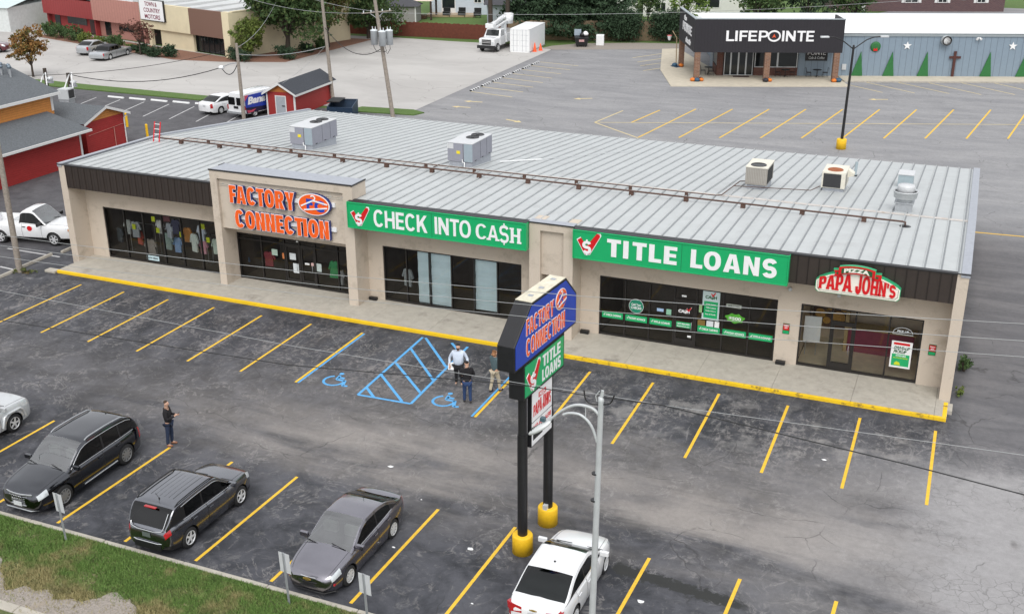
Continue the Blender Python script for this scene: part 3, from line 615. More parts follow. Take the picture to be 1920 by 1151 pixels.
# storefronts: dark frames, panes, doors and the rooms behind them
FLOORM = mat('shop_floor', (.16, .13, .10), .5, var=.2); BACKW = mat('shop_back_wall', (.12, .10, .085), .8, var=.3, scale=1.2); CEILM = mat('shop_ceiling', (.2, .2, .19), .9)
TANW = mat('tan_counter_wall', (.42, .30, .14), .7, var=.2)
def storefront(x0, x1, zt, mull, doors=(), transom=None, depth=3.4, back=BACKW, floor=FLOORM):
    y0, y1 = YW+.05, YW+.14; z0 = .155; e = .06
    f = B(); f.box(x0, x1, y0, y1, z0, z0+.10, BRONZE); f.box(x0, x1, y0, y1, zt-.07, zt-.002, BRONZE)
    xs = [x0+e/2+.002]+list(mull)+[x1-e/2-.002]
    for x in xs: f.box(x-e/2, x+e/2, y0-.012, y1+.012, z0+.001, zt-.004, BRONZE)
    if transom: f.box(x0+e, x1-e, y0+.003, y1-.003, transom-.03, transom+.03, BRONZE)
    fo = f.build('storefront_window', mall)
    g = B()
    for a, c in zip(xs, xs[1:]):
        if not any(abs((a+c)/2-d) < .3 for d in doors): g.face([(a+e/2, y0+.045, z0+.1), (c-e/2, y0+.045, z0+.1), (c-e/2, y0+.045, zt-.07), (a+e/2, y0+.045, zt-.07)], GLASS)
    g.build('pane', fo)
    for a, c in zip(xs, xs[1:]):
        if any(abs((a+c)/2-d) < .3 for d in doors):
            zd = 2.27; d = B(); xa, xc = a+e/2+.004, c-e/2-.004; y0d, y1d = y0+.008, y1-.008
            d.box(xa, xa+.09, y0d, y1d, z0+.11, zd, BRONZE); d.box(xc-.09, xc, y0d, y1d, z0+.11, zd, BRONZE)
            d.box(xa+.09, xc-.09, y0d, y1d, z0+.11, z0+.36, BRONZE); d.box(xa+.09, xc-.09, y0d, y1d, zd-.1, zd, BRONZE)
            d.box(xa, xc, y0d, y1d, zd+.004, zd+.08, BRONZE); do = d.build('door', mall)
            p = B(); p.face([(xa+.09, y0+.045, z0+.36), (xc-.09, y0+.045, z0+.36), (xc-.09, y0+.045, zd-.1), (xa+.09, y0+.045, zd-.1)], GLASS)
            p.face([(xa, y0+.045, zd+.08), (xc, y0+.045, zd+.08), (xc, y0+.045, zt-.07), (xa, y0+.045, zt-.07)], GLASS); p.build('pane', do)
            h = B(); h.tube([(xc-.14, y0d, 1.0), (xc-.14, y0d-.07, 1.0), (xc-.14, y0d-.07, 1.35), (xc-.14, y0d, 1.35)], .013, GALV); h.build('handle', do)
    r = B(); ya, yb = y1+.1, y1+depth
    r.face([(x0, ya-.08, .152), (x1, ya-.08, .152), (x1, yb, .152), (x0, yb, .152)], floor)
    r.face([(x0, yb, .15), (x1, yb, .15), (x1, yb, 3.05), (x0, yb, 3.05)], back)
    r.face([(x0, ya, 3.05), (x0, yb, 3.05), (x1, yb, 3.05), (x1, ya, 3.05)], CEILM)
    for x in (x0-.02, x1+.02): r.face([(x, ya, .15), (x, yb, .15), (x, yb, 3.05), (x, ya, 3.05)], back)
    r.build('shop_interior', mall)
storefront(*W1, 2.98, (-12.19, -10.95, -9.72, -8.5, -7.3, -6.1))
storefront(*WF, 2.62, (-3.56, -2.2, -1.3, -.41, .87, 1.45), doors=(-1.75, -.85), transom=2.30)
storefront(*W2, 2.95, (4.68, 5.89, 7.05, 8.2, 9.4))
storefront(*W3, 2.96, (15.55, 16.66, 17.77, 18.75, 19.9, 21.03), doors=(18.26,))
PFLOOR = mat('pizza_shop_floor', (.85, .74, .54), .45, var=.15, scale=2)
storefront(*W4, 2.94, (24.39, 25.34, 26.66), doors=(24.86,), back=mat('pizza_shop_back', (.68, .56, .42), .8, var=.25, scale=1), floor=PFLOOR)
# blinds of white paper behind the second shop's glass
PAPER = mat('window_paper', (.66, .78, .82), .8, var=.08, scale=2, bump=.3, dirt=((.62, .76, .80), 1.2, .5))
for k, (xa, xc, lab) in enumerate(((5.22, 5.86, 'narrow sheet of white paper hung inside shop window, left of three'), (5.93, 7.02, 'wide sheet of white paper covering the middle of the shop window'), (8.23, 9.37, 'separate sheet of white paper covering a pane right of a bare pane'))):
    b = B(); n = 14
    for i in range(n):
        z1 = 2.86-(2.5 if k == 2 else 2.6)*i/n; z2 = 2.86-(2.5 if k == 2 else 2.6)*(i+1)/n
        w = lambda q: YW+.20+.018*math.sin(q*9+k)
        b.face([(xa, w(z1), z1), (xc, w(z1)+.01, z1), (xc, w(z2)+.01, z2), (xa, w(z2), z2)], PAPER)
    tag(b.build('window_paper'), lab, 'paper', 'paper sheets in the vacant shop window')
# pavement in front, with the yellow kerb
b = B(); xs = np.arange(-14.6, 29.3, 3.1)
for x in xs:
    x1 = min(x+3.09, 29.25)
    b.box(x, x1, 1.64, YW+.05, 0, .15, CONC)
b.box(29.25, 29.42, 2.2, 2.9, 0, .15, CONC)
o = b.build('pavement'); o['kind'] = 'structure'
b = B(); YK = mat('worn_yellow_kerb_paint', (.82, .53, .012), .6, var=.10, scale=2.2, dirt=((.16, .10, .04), 3.4, .53))
YK2 = mat('yellow_kerb_paint', (.82, .53, .012), .6, var=.08, scale=2.2, dirt=((.45, .33, .06), 4, .72))
for x in np.arange(-14.6, 29.3, 3.1): b.box(x, min(x+3.097, 29.24), 1.50, 1.637, -.01, .152, YK if x > 13 else YK2)
b.box(29.08, 29.245, 1.64, 2.95, 0, .156, YK)
b.box(-15.3, -14.62, 1.35, 1.75, 0, .13, CONC)
o = b.build('yellow_kerb', bevel=.015); o['kind'] = 'structure'
# garments seen through the clothes shop's windows
def garment(x, y, z, w, h, col, label, rz=0, dress=False):
    nm = 'garment_%d_%d_%d' % tuple(int(99*c) for c in col)
    m = mat(nm, col, .9, var=.3, scale=14)
    b = B(); hw = w/2
    pl = [(-hw*.3, h), (-hw*.75, h*.95), (-hw*1.25, h*.52), (-hw*.98, h*.46), (-hw*.72, h*.68), (-hw*(1.05 if dress else .74), 0), (hw*(1.05 if dress else .74), 0), (hw*.72, h*.68), (hw*.98, h*.46), (hw*1.25, h*.52), (hw*.75, h*.95), (hw*.3, h), (0, h*.93)]
    b.prism(pl, -.055, .055, m)
    o = b.build('garment', loc=(x, y, z), rz=rz, bevel=.02); return tag(o, label, 'clothes', 'clothes on show in the shop window')
GS = [(255, 430, .55, .9, (.30, .32, .33), 'grey top'), (300, 425, .5, .75, (.62, .62, .62), 'white top on a rail'), (263, 445, .5, .8, (.45, .08, .05), 'red top'), (283, 462, .6, .85, (.34, .30, .27), 'pale patterned dress hanging low'),
      (316, 452, .55, .95, (.28, .36, .33), 'pale green checked shirt'), (334, 459, .5, .85, (.22, .34, .55), 'blue checked shirt'), (365, 455, .55, 1.0, (.60, .66, .60), 'long pale cream blouse'), (382, 463, .5, .75, (.62, .30, .36), 'pink jacket'),
      (405, 462, .42, .85, (.60, .70, .60), 'pale mint top by the portal'), (318, 432, .5, .8, (.42, .45, .50), 'grey hooded top'), (378, 437, .55, .85, (.55, .60, .68), 'pale blue cardigan'), (352, 440, .5, .8, (.50, .22, .06), 'orange top'),
      (330, 425, .5, .8, (.05, .05, .09), 'dark navy top'), (312, 405, .5, .6, (.20, .07, .08), 'dark red top hung up high'), (225, 440, .5, .8, (.10, .11, .12), 'charcoal top at the far left'), (240, 425, .45, .8, (.50, .52, .50), 'off white sleeve top near left'), (505, 485, .6, .8, (.30, .05, .06), 'dark red garment rail'), (460, 490, .5, .9, (.10, .16, .26), 'blue jeans on a stand'), (627, 505, .5, .9, (.05, .30, .11), 'bright green dress'), (640, 520, .35, .8, (.36, .36, .36), 'grey trousers near the portal'), (765, 520, .6, .9, (.34, .37, .38), 'pale grey top on a table in the vacant shop')]
for i, (u, v, w, h, c, nm) in enumerate(GS):
    y = YW+.42+.4*((i*7) % 3)/2; p = AY(u, v, y); z = max(.3, p.z-h*.5)
    garment(p.x, y, z, w, h, c, nm+' behind the shop glass', rz=random.uniform(-.3, .3), dress='dress' in nm)
LIME = mat('lime_card', (.55, .62, .02), .7, var=.05)
for i, (u, v, lab) in enumerate(((251, 425, 'lime green price card beside the red top'), (296, 432, 'lime green price card above the pale patterned dress'), (287, 411, 'faint lime price card hung highest'), (340, 440, 'lime price card by the orange top'), (380, 425, 'lime price card above the pale blue cardigan'), (390, 450, 'lime price card over the pink jacket'))):
    p = AY(u, v, YW+.3); b = B(); b.box(p.x-.11, p.x+.11, YW+.295, YW+.305, p.z-.14, p.z+.14, LIME); tag(b.build('price_card'), lab, 'card', 'lime price cards in the clothes shop')
RAIL = mat('chrome_rail', (.5, .5, .5), .3, .9, var=0)
for i, (x0, x1, z) in enumerate(((-13.0, -11.3, 1.85), (-11.0, -9.6, 1.7), (-9.5, -7.9, 1.75), (-7.6, -5.7, 1.75))):
    b = B(); y = YW+1.25; b.cyl((x0, y, z), (x1, y, z), .02, RAIL)
    for x in (x0, x1): b.cyl((x, y, .16), (x, y, z), .02, RAIL); b.box(x-.02, x+.02, y-.25, y+.25, .155, .19, RAIL)
    tag(b.build('clothes_rail'), 'chrome clothes rail inside the shop, number %s from the left end' % ('one', 'two', 'three', 'four')[i], 'rail', 'clothes rails in the shop')
# inside the pizza shop: counter, mural and folding table
b = B(); b.box(24.9, 27.6, YW+2.3, YW+2.75, .155, 1.25, mat('maroon_counter', (.22, .03, .06), .5, var=.15)); b.box(24.75, 24.9, YW+2.2, YW+2.8, .155, 2.0, TANW); b.box(24.9, 27.7, YW+2.2, YW+2.9, 1.25, 1.31, TANW)
tag(b.build('shop_counter', bevel=.01), 'maroon counter with tan end post inside the pizza shop', 'counter')
b = B(); MUR = mat('brown_mural', (.09, .045, .025), .6, var=.3, scale=4); b.box(23.3, 24.85, YW+2.9, YW+2.93, .9, 2.2, MUR)
for (x, z, r) in ((23.6, 1.5, .22), (24.05, 1.9, .2), (24.4, 1.4, .28), (24.6, 1.85, .17), (23.9, 1.2, .16)): b.cyl((x, YW+2.9, z), (x, YW+2.88, z), r, mat('mural_food', (.55, .30, .06), .6, var=.5, scale=16), n=16)
tag(b.build('food_mural'), 'brown mural of pizzas inside the shop left of its counter', 'picture')
t_ = thing('folding_table', 'white folding table standing on end inside the pizza shop', 'table', (23.55, YW+1.0, .155), rad(8))
b = B(); b.box(-.35, .35, -.03, .03, .75, 1.9, WHITE); b.build('tabletop', t_, bevel=.02)
for s in (-.2, .2): b = B(); b.tube([(s, .03, 1.2), (s*1.1, .35, .5), (s*1.1, .3, 0)], .015, GALV); b.build('leg', t_)
# ---------------------------------------------------------------- signs on the shop row
ORANGE = mat('orange_sign_face', (.84, .115, .012), .35, var=.04); SBLUE = mat('blue_sign_edge', (.018, .03, .17), .4, var=.05); SWHITE = mat('white_sign_face', (.80, .80, .81), .4, var=.03)
GREEN = mat('green_sign_face', (.006, .37, .125), .35, var=.04, coat=.2); RED = mat('red_sign_face', (.60, .008, .012), .35, var=.03); SBLACK = mat('black_sign_cabinet', (.010, .010, .012), .45, var=.3)
DBLUE = mat('deep_blue_sign_face', (.014, .055, .40), .4, var=.05)
def channel(b, body, x0, z0, w, h, y, d, **k):
    """channel letters: blue returns, white trim, orange face"""
    block_into(b, body, x0+.03, z0-.02, w, h, y, SBLUE, d*.9, off=.022, **k)
    block_into(b, body, x0, z0, w, h, y-d, SWHITE, .02, off=.020, **k)
    block_into(b, body, x0, z0, w, h, y-d-.012, ORANGE, .02, off=-.008, **k)
s = thing('clothes_shop_sign', 'orange channel letter sign with hanger oval on the beige portal', 'sign')
yb = YF+.16
b = B(); channel(b, 'FACTORY', -4.20, 4.57, 3.72, .89, yb-.10, .14, s=.30, hb=.215, gap=.085); b.build('lettering', s)
b = B(); channel(b, 'CONNECTION', -4.00, 3.35, 5.32, .90, yb-.10, .14, s=.30, hb=.215, gap=.085); b.build('lettering', s)
b = B(); b.box(-4.0, 1.62, yb-.1, yb-.003, 3.72, 3.92, SWHITE); b.box(-4.0, 1.62, yb-.1, yb-.003, 4.92, 5.12, SWHITE); b.build('raceway', s)
def ellipse(cx, cz, a, c, n=40): return [(cx+a*math.cos(t), cz+c*math.sin(t)) for t in np.linspace(0, 2*math.pi, n, endpoint=False)]
def bar(b, p, q, w, y, m, d=.01):
    dx, dz = q[0]-p[0], q[1]-p[1]; L = math.hypot(dx, dz); nx, nz = -dz/L*w/2, dx/L*w/2
    b.prism([(p[0]+nx, p[1]+nz), (q[0]+nx, q[1]+nz), (q[0]-nx, q[1]-nz), (p[0]-nx, p[1]-nz)], y-d, y, m)
def hanger_oval(b, cx, cz, a, c, y, d):
    b.prism(ellipse(cx+.02, cz-.015, a*1.03, c*1.03), y-d, y, SBLUE); b.prism(ellipse(cx, cz, a, c), y-d-.015, y-d, SWHITE)
    y2 = y-d-.015; b.prism(ellipse(cx, cz, a*.93, c*.92), y2-.01, y2, ORANGE)
    # blue letters F and C behind the hanger
    y3 = y2-.01
    text_into(b, 'F', cx-a*.45, cz-c*.45, a*.40, c*.95, y3, DBLUE, .008, .06); text_into(b, 'C', cx+a*.05, cz-c*.62, a*.62, c*1.05, y3, DBLUE, .008, .06)
    y4 = y3-.008; w = c*.13
    bar(b, (cx-a*.02, cz+c*.38), (cx-a*.80, cz-c*.22), w, y4, SWHITE); bar(b, (cx-a*.02, cz+c*.38), (cx+a*.88, cz+c*.14), w, y4, SWHITE, .011); bar(b, (cx-a*.62, cz-c*.55), (cx+a*.86, cz-c*.18), w, y4, SWHITE, .012)
    hk = [(cx+a*(-.02+.14*math.cos(t)), cz+c*(.62+.20*math.sin(t))) for t in np.linspace(rad(-75), rad(150), 9)]
    for k, (p, q) in enumerate(zip([(cx-a*.02, cz+c*.36)]+hk, hk)): bar(b, p, q, w*.9, y4, SWHITE, .010+.0005*k)
b = B(); hanger_oval(b, .57, 4.99, .87, .53, yb-.1, .14); b.build('emblem', s)

def check_mark(b, x, z, sz, y, dollar=True):
    """red tick with a white edge and a dollar sign"""
    P = [(0, .62), (.16, .74), (.40, .36), (.86, 1.0), (.98, .98), (1.0, .86), (.56, .02), (.34, .0)]
    c = (.46, .45)
    big = [((px-c[0])*1.10+c[0], (pz-c[1])*1.10+c[1]) for px, pz in P]
    b.prism([(x+sz*px*1.05, z+sz*pz) for px, pz in big], y-.012, y, SWHITE); b.prism([(x+sz*px*1.05, z+sz*pz) for px, pz in P], y-.022, y-.012, RED)
    if dollar: block_into(b, '$', x+sz*.24, z+sz*.03, sz*.42, sz*.58, y-.024, SWHITE, .02, s=.23, hb=.20)
def box_sign(name, lab, x0, x1, z0, z1, split):
    s = thing(name, lab, 'sign'); y0 = YF-.30
    b = B(); b.box(x0, x1, y0, YF-.035, z0, z1, GREEN); b.box(x0, x0+.05, y0-.03, y0, z0, z1, GREEN); b.box(x1-.05, x1, y0-.03, y0, z0, z1, GREEN)
    b.box(x0+.05, x1-.05, y0-.03, y0, z1-.05, z1, GREEN); b.box(x0+.05, x1-.05, y0-.03, y0, z0, z0+.05, GREEN)
    b.box(x0+.02, x1-.02, y0+.02, YF-.05, z1, z1+.02, SBLACK)
    b.build('cabinet', s, bevel=.012)
    b = B(); b.box(split-.008, split+.008, y0-.006, y0, z0+.05, z1-.05, mat('dark_green_joint', (.004, .12, .05), .5, var=0)); b.build('panel_joint', s)
    return s, y0
def slab_feet(b, xs, z, w, h, y, m):
    for x in xs: b.box(x-w/2, x+w/2, y-.02, y, z, z+h, m)
s, y0 = box_sign('long_green_sign', 'long green box sign with white lettering over the papered window', 2.5, 11.45, 4.17, 5.42, 6.86)
b = B(); check_mark(b, 2.72, 4.36, .88, y0); b.build('emblem', s)
block_letters('CHECK', 3.90, 4.40, 2.74, .80, y0, SWHITE, s, s=.185, hb=.16, gap=.10); block_letters('INTO', 7.02, 4.42, 1.78, .79, y0, SWHITE, s, s=.185, hb=.16, gap=.10)
b = B(); block_into(b, 'C', 9.04, 4.46, .50, .68, y0, SWHITE, .02, s=.18, hb=.13); block_into(b, 'A', 9.62, 4.46, .50, .68, y0, SWHITE, .02, s=.16, hb=.13); block_into(b, '$', 10.18, 4.42, .44, .78, y0, SWHITE, .022, s=.17, hb=.14); block_into(b, 'H', 10.72, 4.46, .44, .68, y0, SWHITE, .02, s=.22, hb=.13)
slab_feet(b, (9.66, 10.08), 4.458, .20, .08, y0-.001, SWHITE); slab_feet(b, (10.765, 11.115), 4.458, .20, .08, y0-.001, SWHITE); slab_feet(b, (10.765, 11.115), 5.065, .20, .08, y0-.001, SWHITE); b.build('lettering', s)
s, y0 = box_sign('long_green_sign', 'long green box sign with white lettering next to the pizza sign', 13.58, 22.68, 4.14, 5.42, 18.33)
b = B(); check_mark(b, 13.80, 4.40, .95, y0); b.build('emblem', s)
block_letters('TITLE', 15.12, 4.42, 3.02, .77, y0, SWHITE, s, s=.25, hb=.20, gap=.19); block_letters('LOANS', 18.72, 4.41, 3.50, .78, y0, SWHITE, s, s=.25, hb=.20, gap=.13)

# pizza sign: cream shield with green edge and a red ribbon
s = thing('pizza_shop_sign', 'arched cream and green sign with red lettering and ribbon reading PIZZA', 'sign')
CREAM = mat('cream_sign_face', (.80, .77, .68), .4, var=.04); EDGEG = mat('green_sign_return', (.03, .36, .16), .4, var=.06); DGREEN = mat('dark_green_panel', (.012, .09, .03), .5, var=.05)
px0, px1, pz0 = 23.76, 26.95, 4.10; pw = px1-px0; pc = (px0+px1)/2
def shield(d):
    pts = [(px0+.10+d, pz0+d), (px1-.10-d, pz0+d), (px1-d, pz0+.10+d), (px1-d, pz0+.48)]
    for t in np.linspace(1, -1, 17): pts.append((pc+t*(pw/2-.10-d), pz0+1.00-d-.42*abs(t)**2.1))
    pts += [(px0+d, pz0+.48), (px0+d, pz0+.10+d)]
    return pts
b = B(); b.prism(shield(0), YF-.30, YF-.035, EDGEG); b.prism(shield(.022), YF-.315, YF-.30, CREAM); b.build('shield', s)
b = B(); b.prism(shield(.075), YF-.319, YF-.315, DGREEN); b.prism(shield(.09), YF-.324, YF-.319, CREAM); b.build('shield_border', s)
def ribbon(xa, xb, za, zb, y, d, m, arch=.09):
    n = 12; top = [(xa+(xb-xa)*i/n, zb+arch*(1-(2*i/n-1)**2)) for i in range(n+1)]; bot = [(xa+(xb-xa)*i/n, za+arch*(1-(2*i/n-1)**2)) for i in range(n, -1, -1)]
    b.prism(top+bot, y-d, y, m)
b = B(); ribbon(24.62, 25.98, 4.98, 5.30, YF-.324, .12, EDGEG); ribbon(24.60, 25.96, 4.96, 5.27, YF-.444, .012, RED); ribbon(24.70, 25.86, 5.01, 5.22, YF-.456, .006, DGREEN)
for xa, xb in ((24.42, 24.68), (25.90, 26.20)):
    b.prism([(xa, 4.84), (xb, 4.86), (xb, 5.12), (xa, 5.10), (xa+(.06 if xa < 25 else -.0), 4.97)], YF-.38, YF-.324, RED); b.prism([(xa-.02, 5.10), (xb, 5.12), (xb, 5.18), (xa-.02, 5.16)], YF-.38, YF-.30, EDGEG); b.cyl((xa+.14, YF-.386, 4.99), (xa+.14, YF-.38, 4.99), .05, DGREEN)
b.build('ribbon', s)
lettering('PIZZA', 24.80, 5.06, .96, .17, YF-.462, CREAM, s, .012, .05, shape=lambda tx, ty, x, z: (x, z+.055*(1-(2*tx-1)**2)))
arc = lambda tx, ty, x, z: (x, pz0+.16+(z-pz0-.16)*(.70+.48*(1-abs((tx*1.36-.36 if False else tx))**1)))
def pjarch(c, hw): return lambda tx, ty, x, z: (x, z if ty < .02 else pz0+.17+(z-pz0-.17)*(1.0-.42*abs((x-c)/hw)**1.7))
b = B(); sh = pjarch(pc-.05, 1.55)
block_into(b, 'PAPA', 23.90, pz0+.17, 1.24, .72, YF-.324, RED, .03, shape=sh, s=.26, hb=.17, gap=.07); block_into(b, "JOHN'S", 25.28, pz0+.15, 1.50, .74, YF-.324, RED, .03, shape=sh, s=.26, hb=.17, gap=.07)
for x in (23.95, 24.24, 24.47, 24.60, 24.86, 25.12, 25.96, 26.12, 26.20, 26.36): b.box(x-.065, x+.065, YF-.3555, YF-.324, pz0+.165, pz0+.215, RED)
b.build('lettering', s)
# wall lamps under the fascia, black flood lamps on the pavement, wall notices
for u, v, lab in ((1482, 541, 'small round wall lamp under right end of the long green sign'), (1574, 553, 'small round wall lamp below the arched pizza sign')):
    p = AY(u, v, YW-.05); b = B(); b.cyl((p.x, YW, p.z), (p.x, YW-.10, p.z), .07, GALV); b.lathe([(.0, -.18), (.07, -.17), (.09, -.10), (.05, -.06)], (p.x, YW-.02, p.z), LIGHTSTEEL, axis='Y'); tag(b.build('wall_lamp'), lab, 'lamp', 'round wall lamps')
for u, v, lab in ((702, 559, 'black floor lamp beside the clothes shop portal'), (1097, 622, 'black floor lamp at the foot of the stepped pilaster'), (1463, 680, 'black floor lamp between the loan shop and pizza shop windows')):
    p = G(u, v, .2); b = B(); b.box(-.2, .2, -.09, .09, .0, .15, BLACK); b.box(-.17, .17, -.105, -.09, .02, .13, SBLACK); b.box(-.06, .06, .09, .14, .0, .1, BLACK); tag(b.build('floor_lamp', loc=(p.x, min(p.y, 4.08), .15), bevel=.02), lab, 'lamp', 'black floor lamps along the wall')
for u, v, lab in ((1474, 616, 'red and green notice on the wall between two shop fronts'), (1748, 656, 'red and green notice on the wall by the right wing wall')):
    p = AY(u, v, YW-.01); b = B(); b.box(p.x-.14, p.x+.14, YW-.025, YW-.002, p.z-.23, p.z+.23, DGREEN); b.box(p.x-.12, p.x+.12, YW-.03, YW-.025, p.z-.06, p.z+.20, RED); b.box(p.x-.12, p.x+.12, YW-.03, YW-.025, p.z-.21, p.z-.09, GREEN)
    text_into(b, 'FRESH', p.x-.09, p.z+.10, .18, .06, YW-.03, SWHITE, .004); text_into(b, 'NOW', p.x-.06, p.z+.01, .12, .06, YW-.03, SWHITE, .004)
    tag(b.build('wall_notice'), lab, 'sign', 'red and green wall notices')
# green banners and stickers on the loan shop glass
ys = YW+.075
def sticker(name, lab, x0, x1, z0, z1, m, texts=(), cat='sticker', group='stickers on the loan shop glass', y=ys, tm=None):
    b = B(); b.box(x0, x1, y-.006, y, z0, z1, m)
    for tx, a, c, w, h in texts: text_into(b, tx, a, c, w, h, y-.006, tm or SWHITE, .003, .03)
    return tag(b.build(name), lab, cat, group)
bays = (14.43, 15.52, 16.63, 17.74, 18.78, 19.87, 21.0, 22.12)
for i, (tx, wh) in enumerate((('CHECK CASHING', 'at the left end of the window'), ('PAYDAY ADVANCE', 'below the round sticker'), ('TITLE LOANS', 'just left of the door'), (None, None), ('CHECK CASHING', 'just right of the door'), ('PAYDAY ADVANCE', 'below the cloud shaped sticker'), ('TITLE LOANS', 'at the right end of the window'))):
    x0, x1 = bays[i]+.06, bays[i+1]-.06
    if tx: sticker('window_banner', 'green strip reading %s %s' % (tx, wh), x0, x1, .98, 1.27, GREEN, (('\u221a', x0+.06, 1.07, .10, .13), (tx, x0+.18, 1.075, x1-x0-.26, .10)), 'banner', 'green strips along the loan shop window')
p = AY(1193, 574, ys); b = B(); b.prism(ellipse(p.x, p.z, .335, .335), ys-.006, ys, SWHITE); b.prism(ellipse(p.x, p.z, .32, .32), ys-.009, ys-.006, mat('teal_sticker', (.01, .22, .13), .5, var=.05)); text_into(b, 'Cash Your', p.x-.22, p.z+.02, .44, .11, ys-.009, SWHITE, .003); text_into(b, 'CHECKS', p.x-.24, p.z-.14, .48, .12, ys-.009, SWHITE, .003); tag(b.build('round_sticker'), 'round green sticker reading Cash Your CHECKS', 'sticker')
p = AY(1333, 573, ys); b = B(); b.box(p.x-.37, p.x+.37, ys-.006, ys, p.z-.66, p.z+.66, mat('pale_poster', (.50, .62, .62), .5, var=.05)); b.box(p.x-.30, p.x+.30, ys-.009, ys-.006, p.z-.58, p.z+.18, GREEN); text_into(b, 'CA$H', p.x-.26, p.z+.28, .5, .17, ys-.006, DGREEN, .003, .05); check_mark(b, p.x-.02, p.z+.42, .2, ys-.006, False)
for k in range(4): text_into(b, ('Check Cashing', 'Title Loans', 'Payday Advance', 'Line of Credit')[k], p.x-.22, p.z+.02-.15*k, .44, .06, ys-.009, SWHITE, .003)
tag(b.build('tall_poster'), 'tall pale and green poster on the loan shop glass right of the door', 'poster')
p = AY(1378, 597, ys); b = B(); b.prism([(p.x+.40*math.cos(t)*(1+.12*math.sin(5*t)), p.z+.21*math.sin(t)*(1+.16*math.sin(7*t))) for t in np.linspace(0, 2*math.pi, 40, endpoint=False)], ys-.006, ys, mat('lime_sticker', (.08, .36, .03), .5, var=.3, scale=8)); text_into(b, '$500', p.x-.26, p.z-.10, .52, .16, ys-.006, SWHITE, .003); tag(b.build('cloud_sticker'), 'lime green cloud shaped sticker reading $500', 'sticker')
p = AY(1376, 574, ys); sticker('opening_sticker', 'thin black and white strip above the cloud shaped sticker', p.x-.32, p.x+.32, p.z-.08, p.z+.08, mat('grey_sticker', (.35, .38, .33), .5), (('WELCOME', p.x-.26, p.z-.04, .52, .08),), tm=SBLACK)
p = AY(1283, 584, ys); b = B(); text_into(b, 'CA$H', p.x-.26, p.z-.09, .5, .17, ys, SWHITE, .004, .06); check_mark(b, p.x+.10, p.z+.02, .2, ys, False); tag(b.build('door_lettering'), 'white and red lettering on the loan shop door', 'sticker')
p = AY(1281, 609, ys); sticker('door_strip', 'short green strip with a phone number on the loan shop door', p.x-.36, p.x+.36, p.z-.13, p.z+.13, GREEN, (('1-877-963-5454', p.x-.28, p.z+.0, .56, .08), ('checkintocash.com', p.x-.28, p.z-.10, .56, .06)))
CARDB = mat('pale_card', (.62, .66, .68), .6, var=.1); GOLDC = mat('gold_sticker', (.20, .13, .03), .5)
for u, v, w, h, m, lab in ((1238, 581, .30, .14, mat('blue_card', (.35, .5, .72), .5), 'small blue and white card left of the door'), (1254, 585, .22, .26, mat('mint_card', (.25, .5, .36), .5), 'small mint leaflet left of the door'), (1316, 579, .24, .34, mat('green_leaflet', (.30, .46, .22), .5, var=.3), 'small green leaflet at the edge of the tall poster'), (1315, 605, .32, .26, GOLDC, 'dark gold round notice under the tall poster'), (1331, 607, .30, .26, CARDB, 'pink white notice under the tall poster'), (1344, 609, .20, .28, WHITE, 'white notice under right edge of the tall poster'), (1283, 555, .2, .08, WHITE, 'small white number plate over the loan shop door'), (1292, 631, .16, .09, WHITE, 'white sticker low on the loan shop door'), (1266, 640, .12, .12, mat('mint_card', (.25, .5, .36), .5), 'mint sticker at the bottom of the loan shop door'), (1292, 645, .12, .10, CARDB, 'pale sticker at the bottom right of the loan shop door')):
    p = AY(u, v, ys); sticker('small_sticker', lab, p.x-w/2, p.x+w/2, p.z-h/2, p.z+h/2, m)
# clothes shop notices
for u, v, w, h, m, lab in ((515, 473, .34, .32, mat('pale_green_card', (.38, .50, .42), .6), 'pale green notice on pane left of the clothes shop doors'), (549, 481, .36, .34, CARDB, 'pale blue notice on the left clothes shop door'), (556, 503, .36, .50, CARDB, 'white and blue poster low on the left clothes shop door'), (598, 502, .30, .42, mat('grey_green_card', (.45, .52, .50), .6), 'grey notice on the pane right of the doors'), (576, 495, .26, .10, WHITE, 'white strip on the right clothes shop door'), (287, 484, .82, .26, mat('pale_aqua_card', (.46, .60, .64), .6), 'pale sign with writing at the foot of the clothes shop window'), (533, 480, .22, .30, mat('orange_card', (.6, .2, .06), .6), 'orange sticker at the left edge of the left door'), (558, 453, .18, .08, WHITE, 'white number plate above the clothes shop doors'), (586, 496, .16, .16, mat('pink_card', (.6, .4, .38), .6), 'pink round sticker on the right clothes shop door')):
    p = AY(u, v, ys); sticker('window_notice', lab, p.x-w/2, p.x+w/2, p.z-h/2, p.z+h/2, m, (('NOW HIRING', p.x-w*.4, p.z-.05, w*.8, .10),) if u == 287 else (), 'notice', 'notices on the clothes shop glass', tm=SBLACK)
# pizza shop poster
p = AY(1689, 665, ys); b = B(); b.box(p.x-.40, p.x+.40, ys-.008, ys, p.z-.58, p.z+.58, WHITE); b.box(p.x-.32, p.x+.30, ys-.012, ys-.008, p.z+.42, p.z+.52, RED); b.box(p.x-.34, p.x+.34, ys-.012, ys-.008, p.z-.50, p.z+.02, GREEN)
text_into(b, 'DRIVE-UP', p.x-.3, p.z+.22, .6, .14, ys-.008, DGREEN, .004, .05, slant=.2); text_into(b, 'PICKUP', p.x-.3, p.z+.06, .48, .14, ys-.008, DGREEN, .004, .05, slant=.2); text_into(b, 'AVAILABLE', p.x-.2, p.z-.08, .4, .07, ys-.012, SWHITE, .003); text_into(b, 'NO CONTACT NEEDED', p.x-.28, p.z-.17, .56, .05, ys-.012, LIME, .003)
b.prism([(p.x-.22, p.z-.46), (p.x+.02, p.z-.46), (p.x-.02, p.z-.34), (p.x-.14, p.z-.30), (p.x-.22, p.z-.38)], ys-.015, ys-.012, LIME)
tag(b.build('pickup_poster'), 'white and green poster reading DRIVE-UP PICKUP on the pizza shop glass', 'poster')
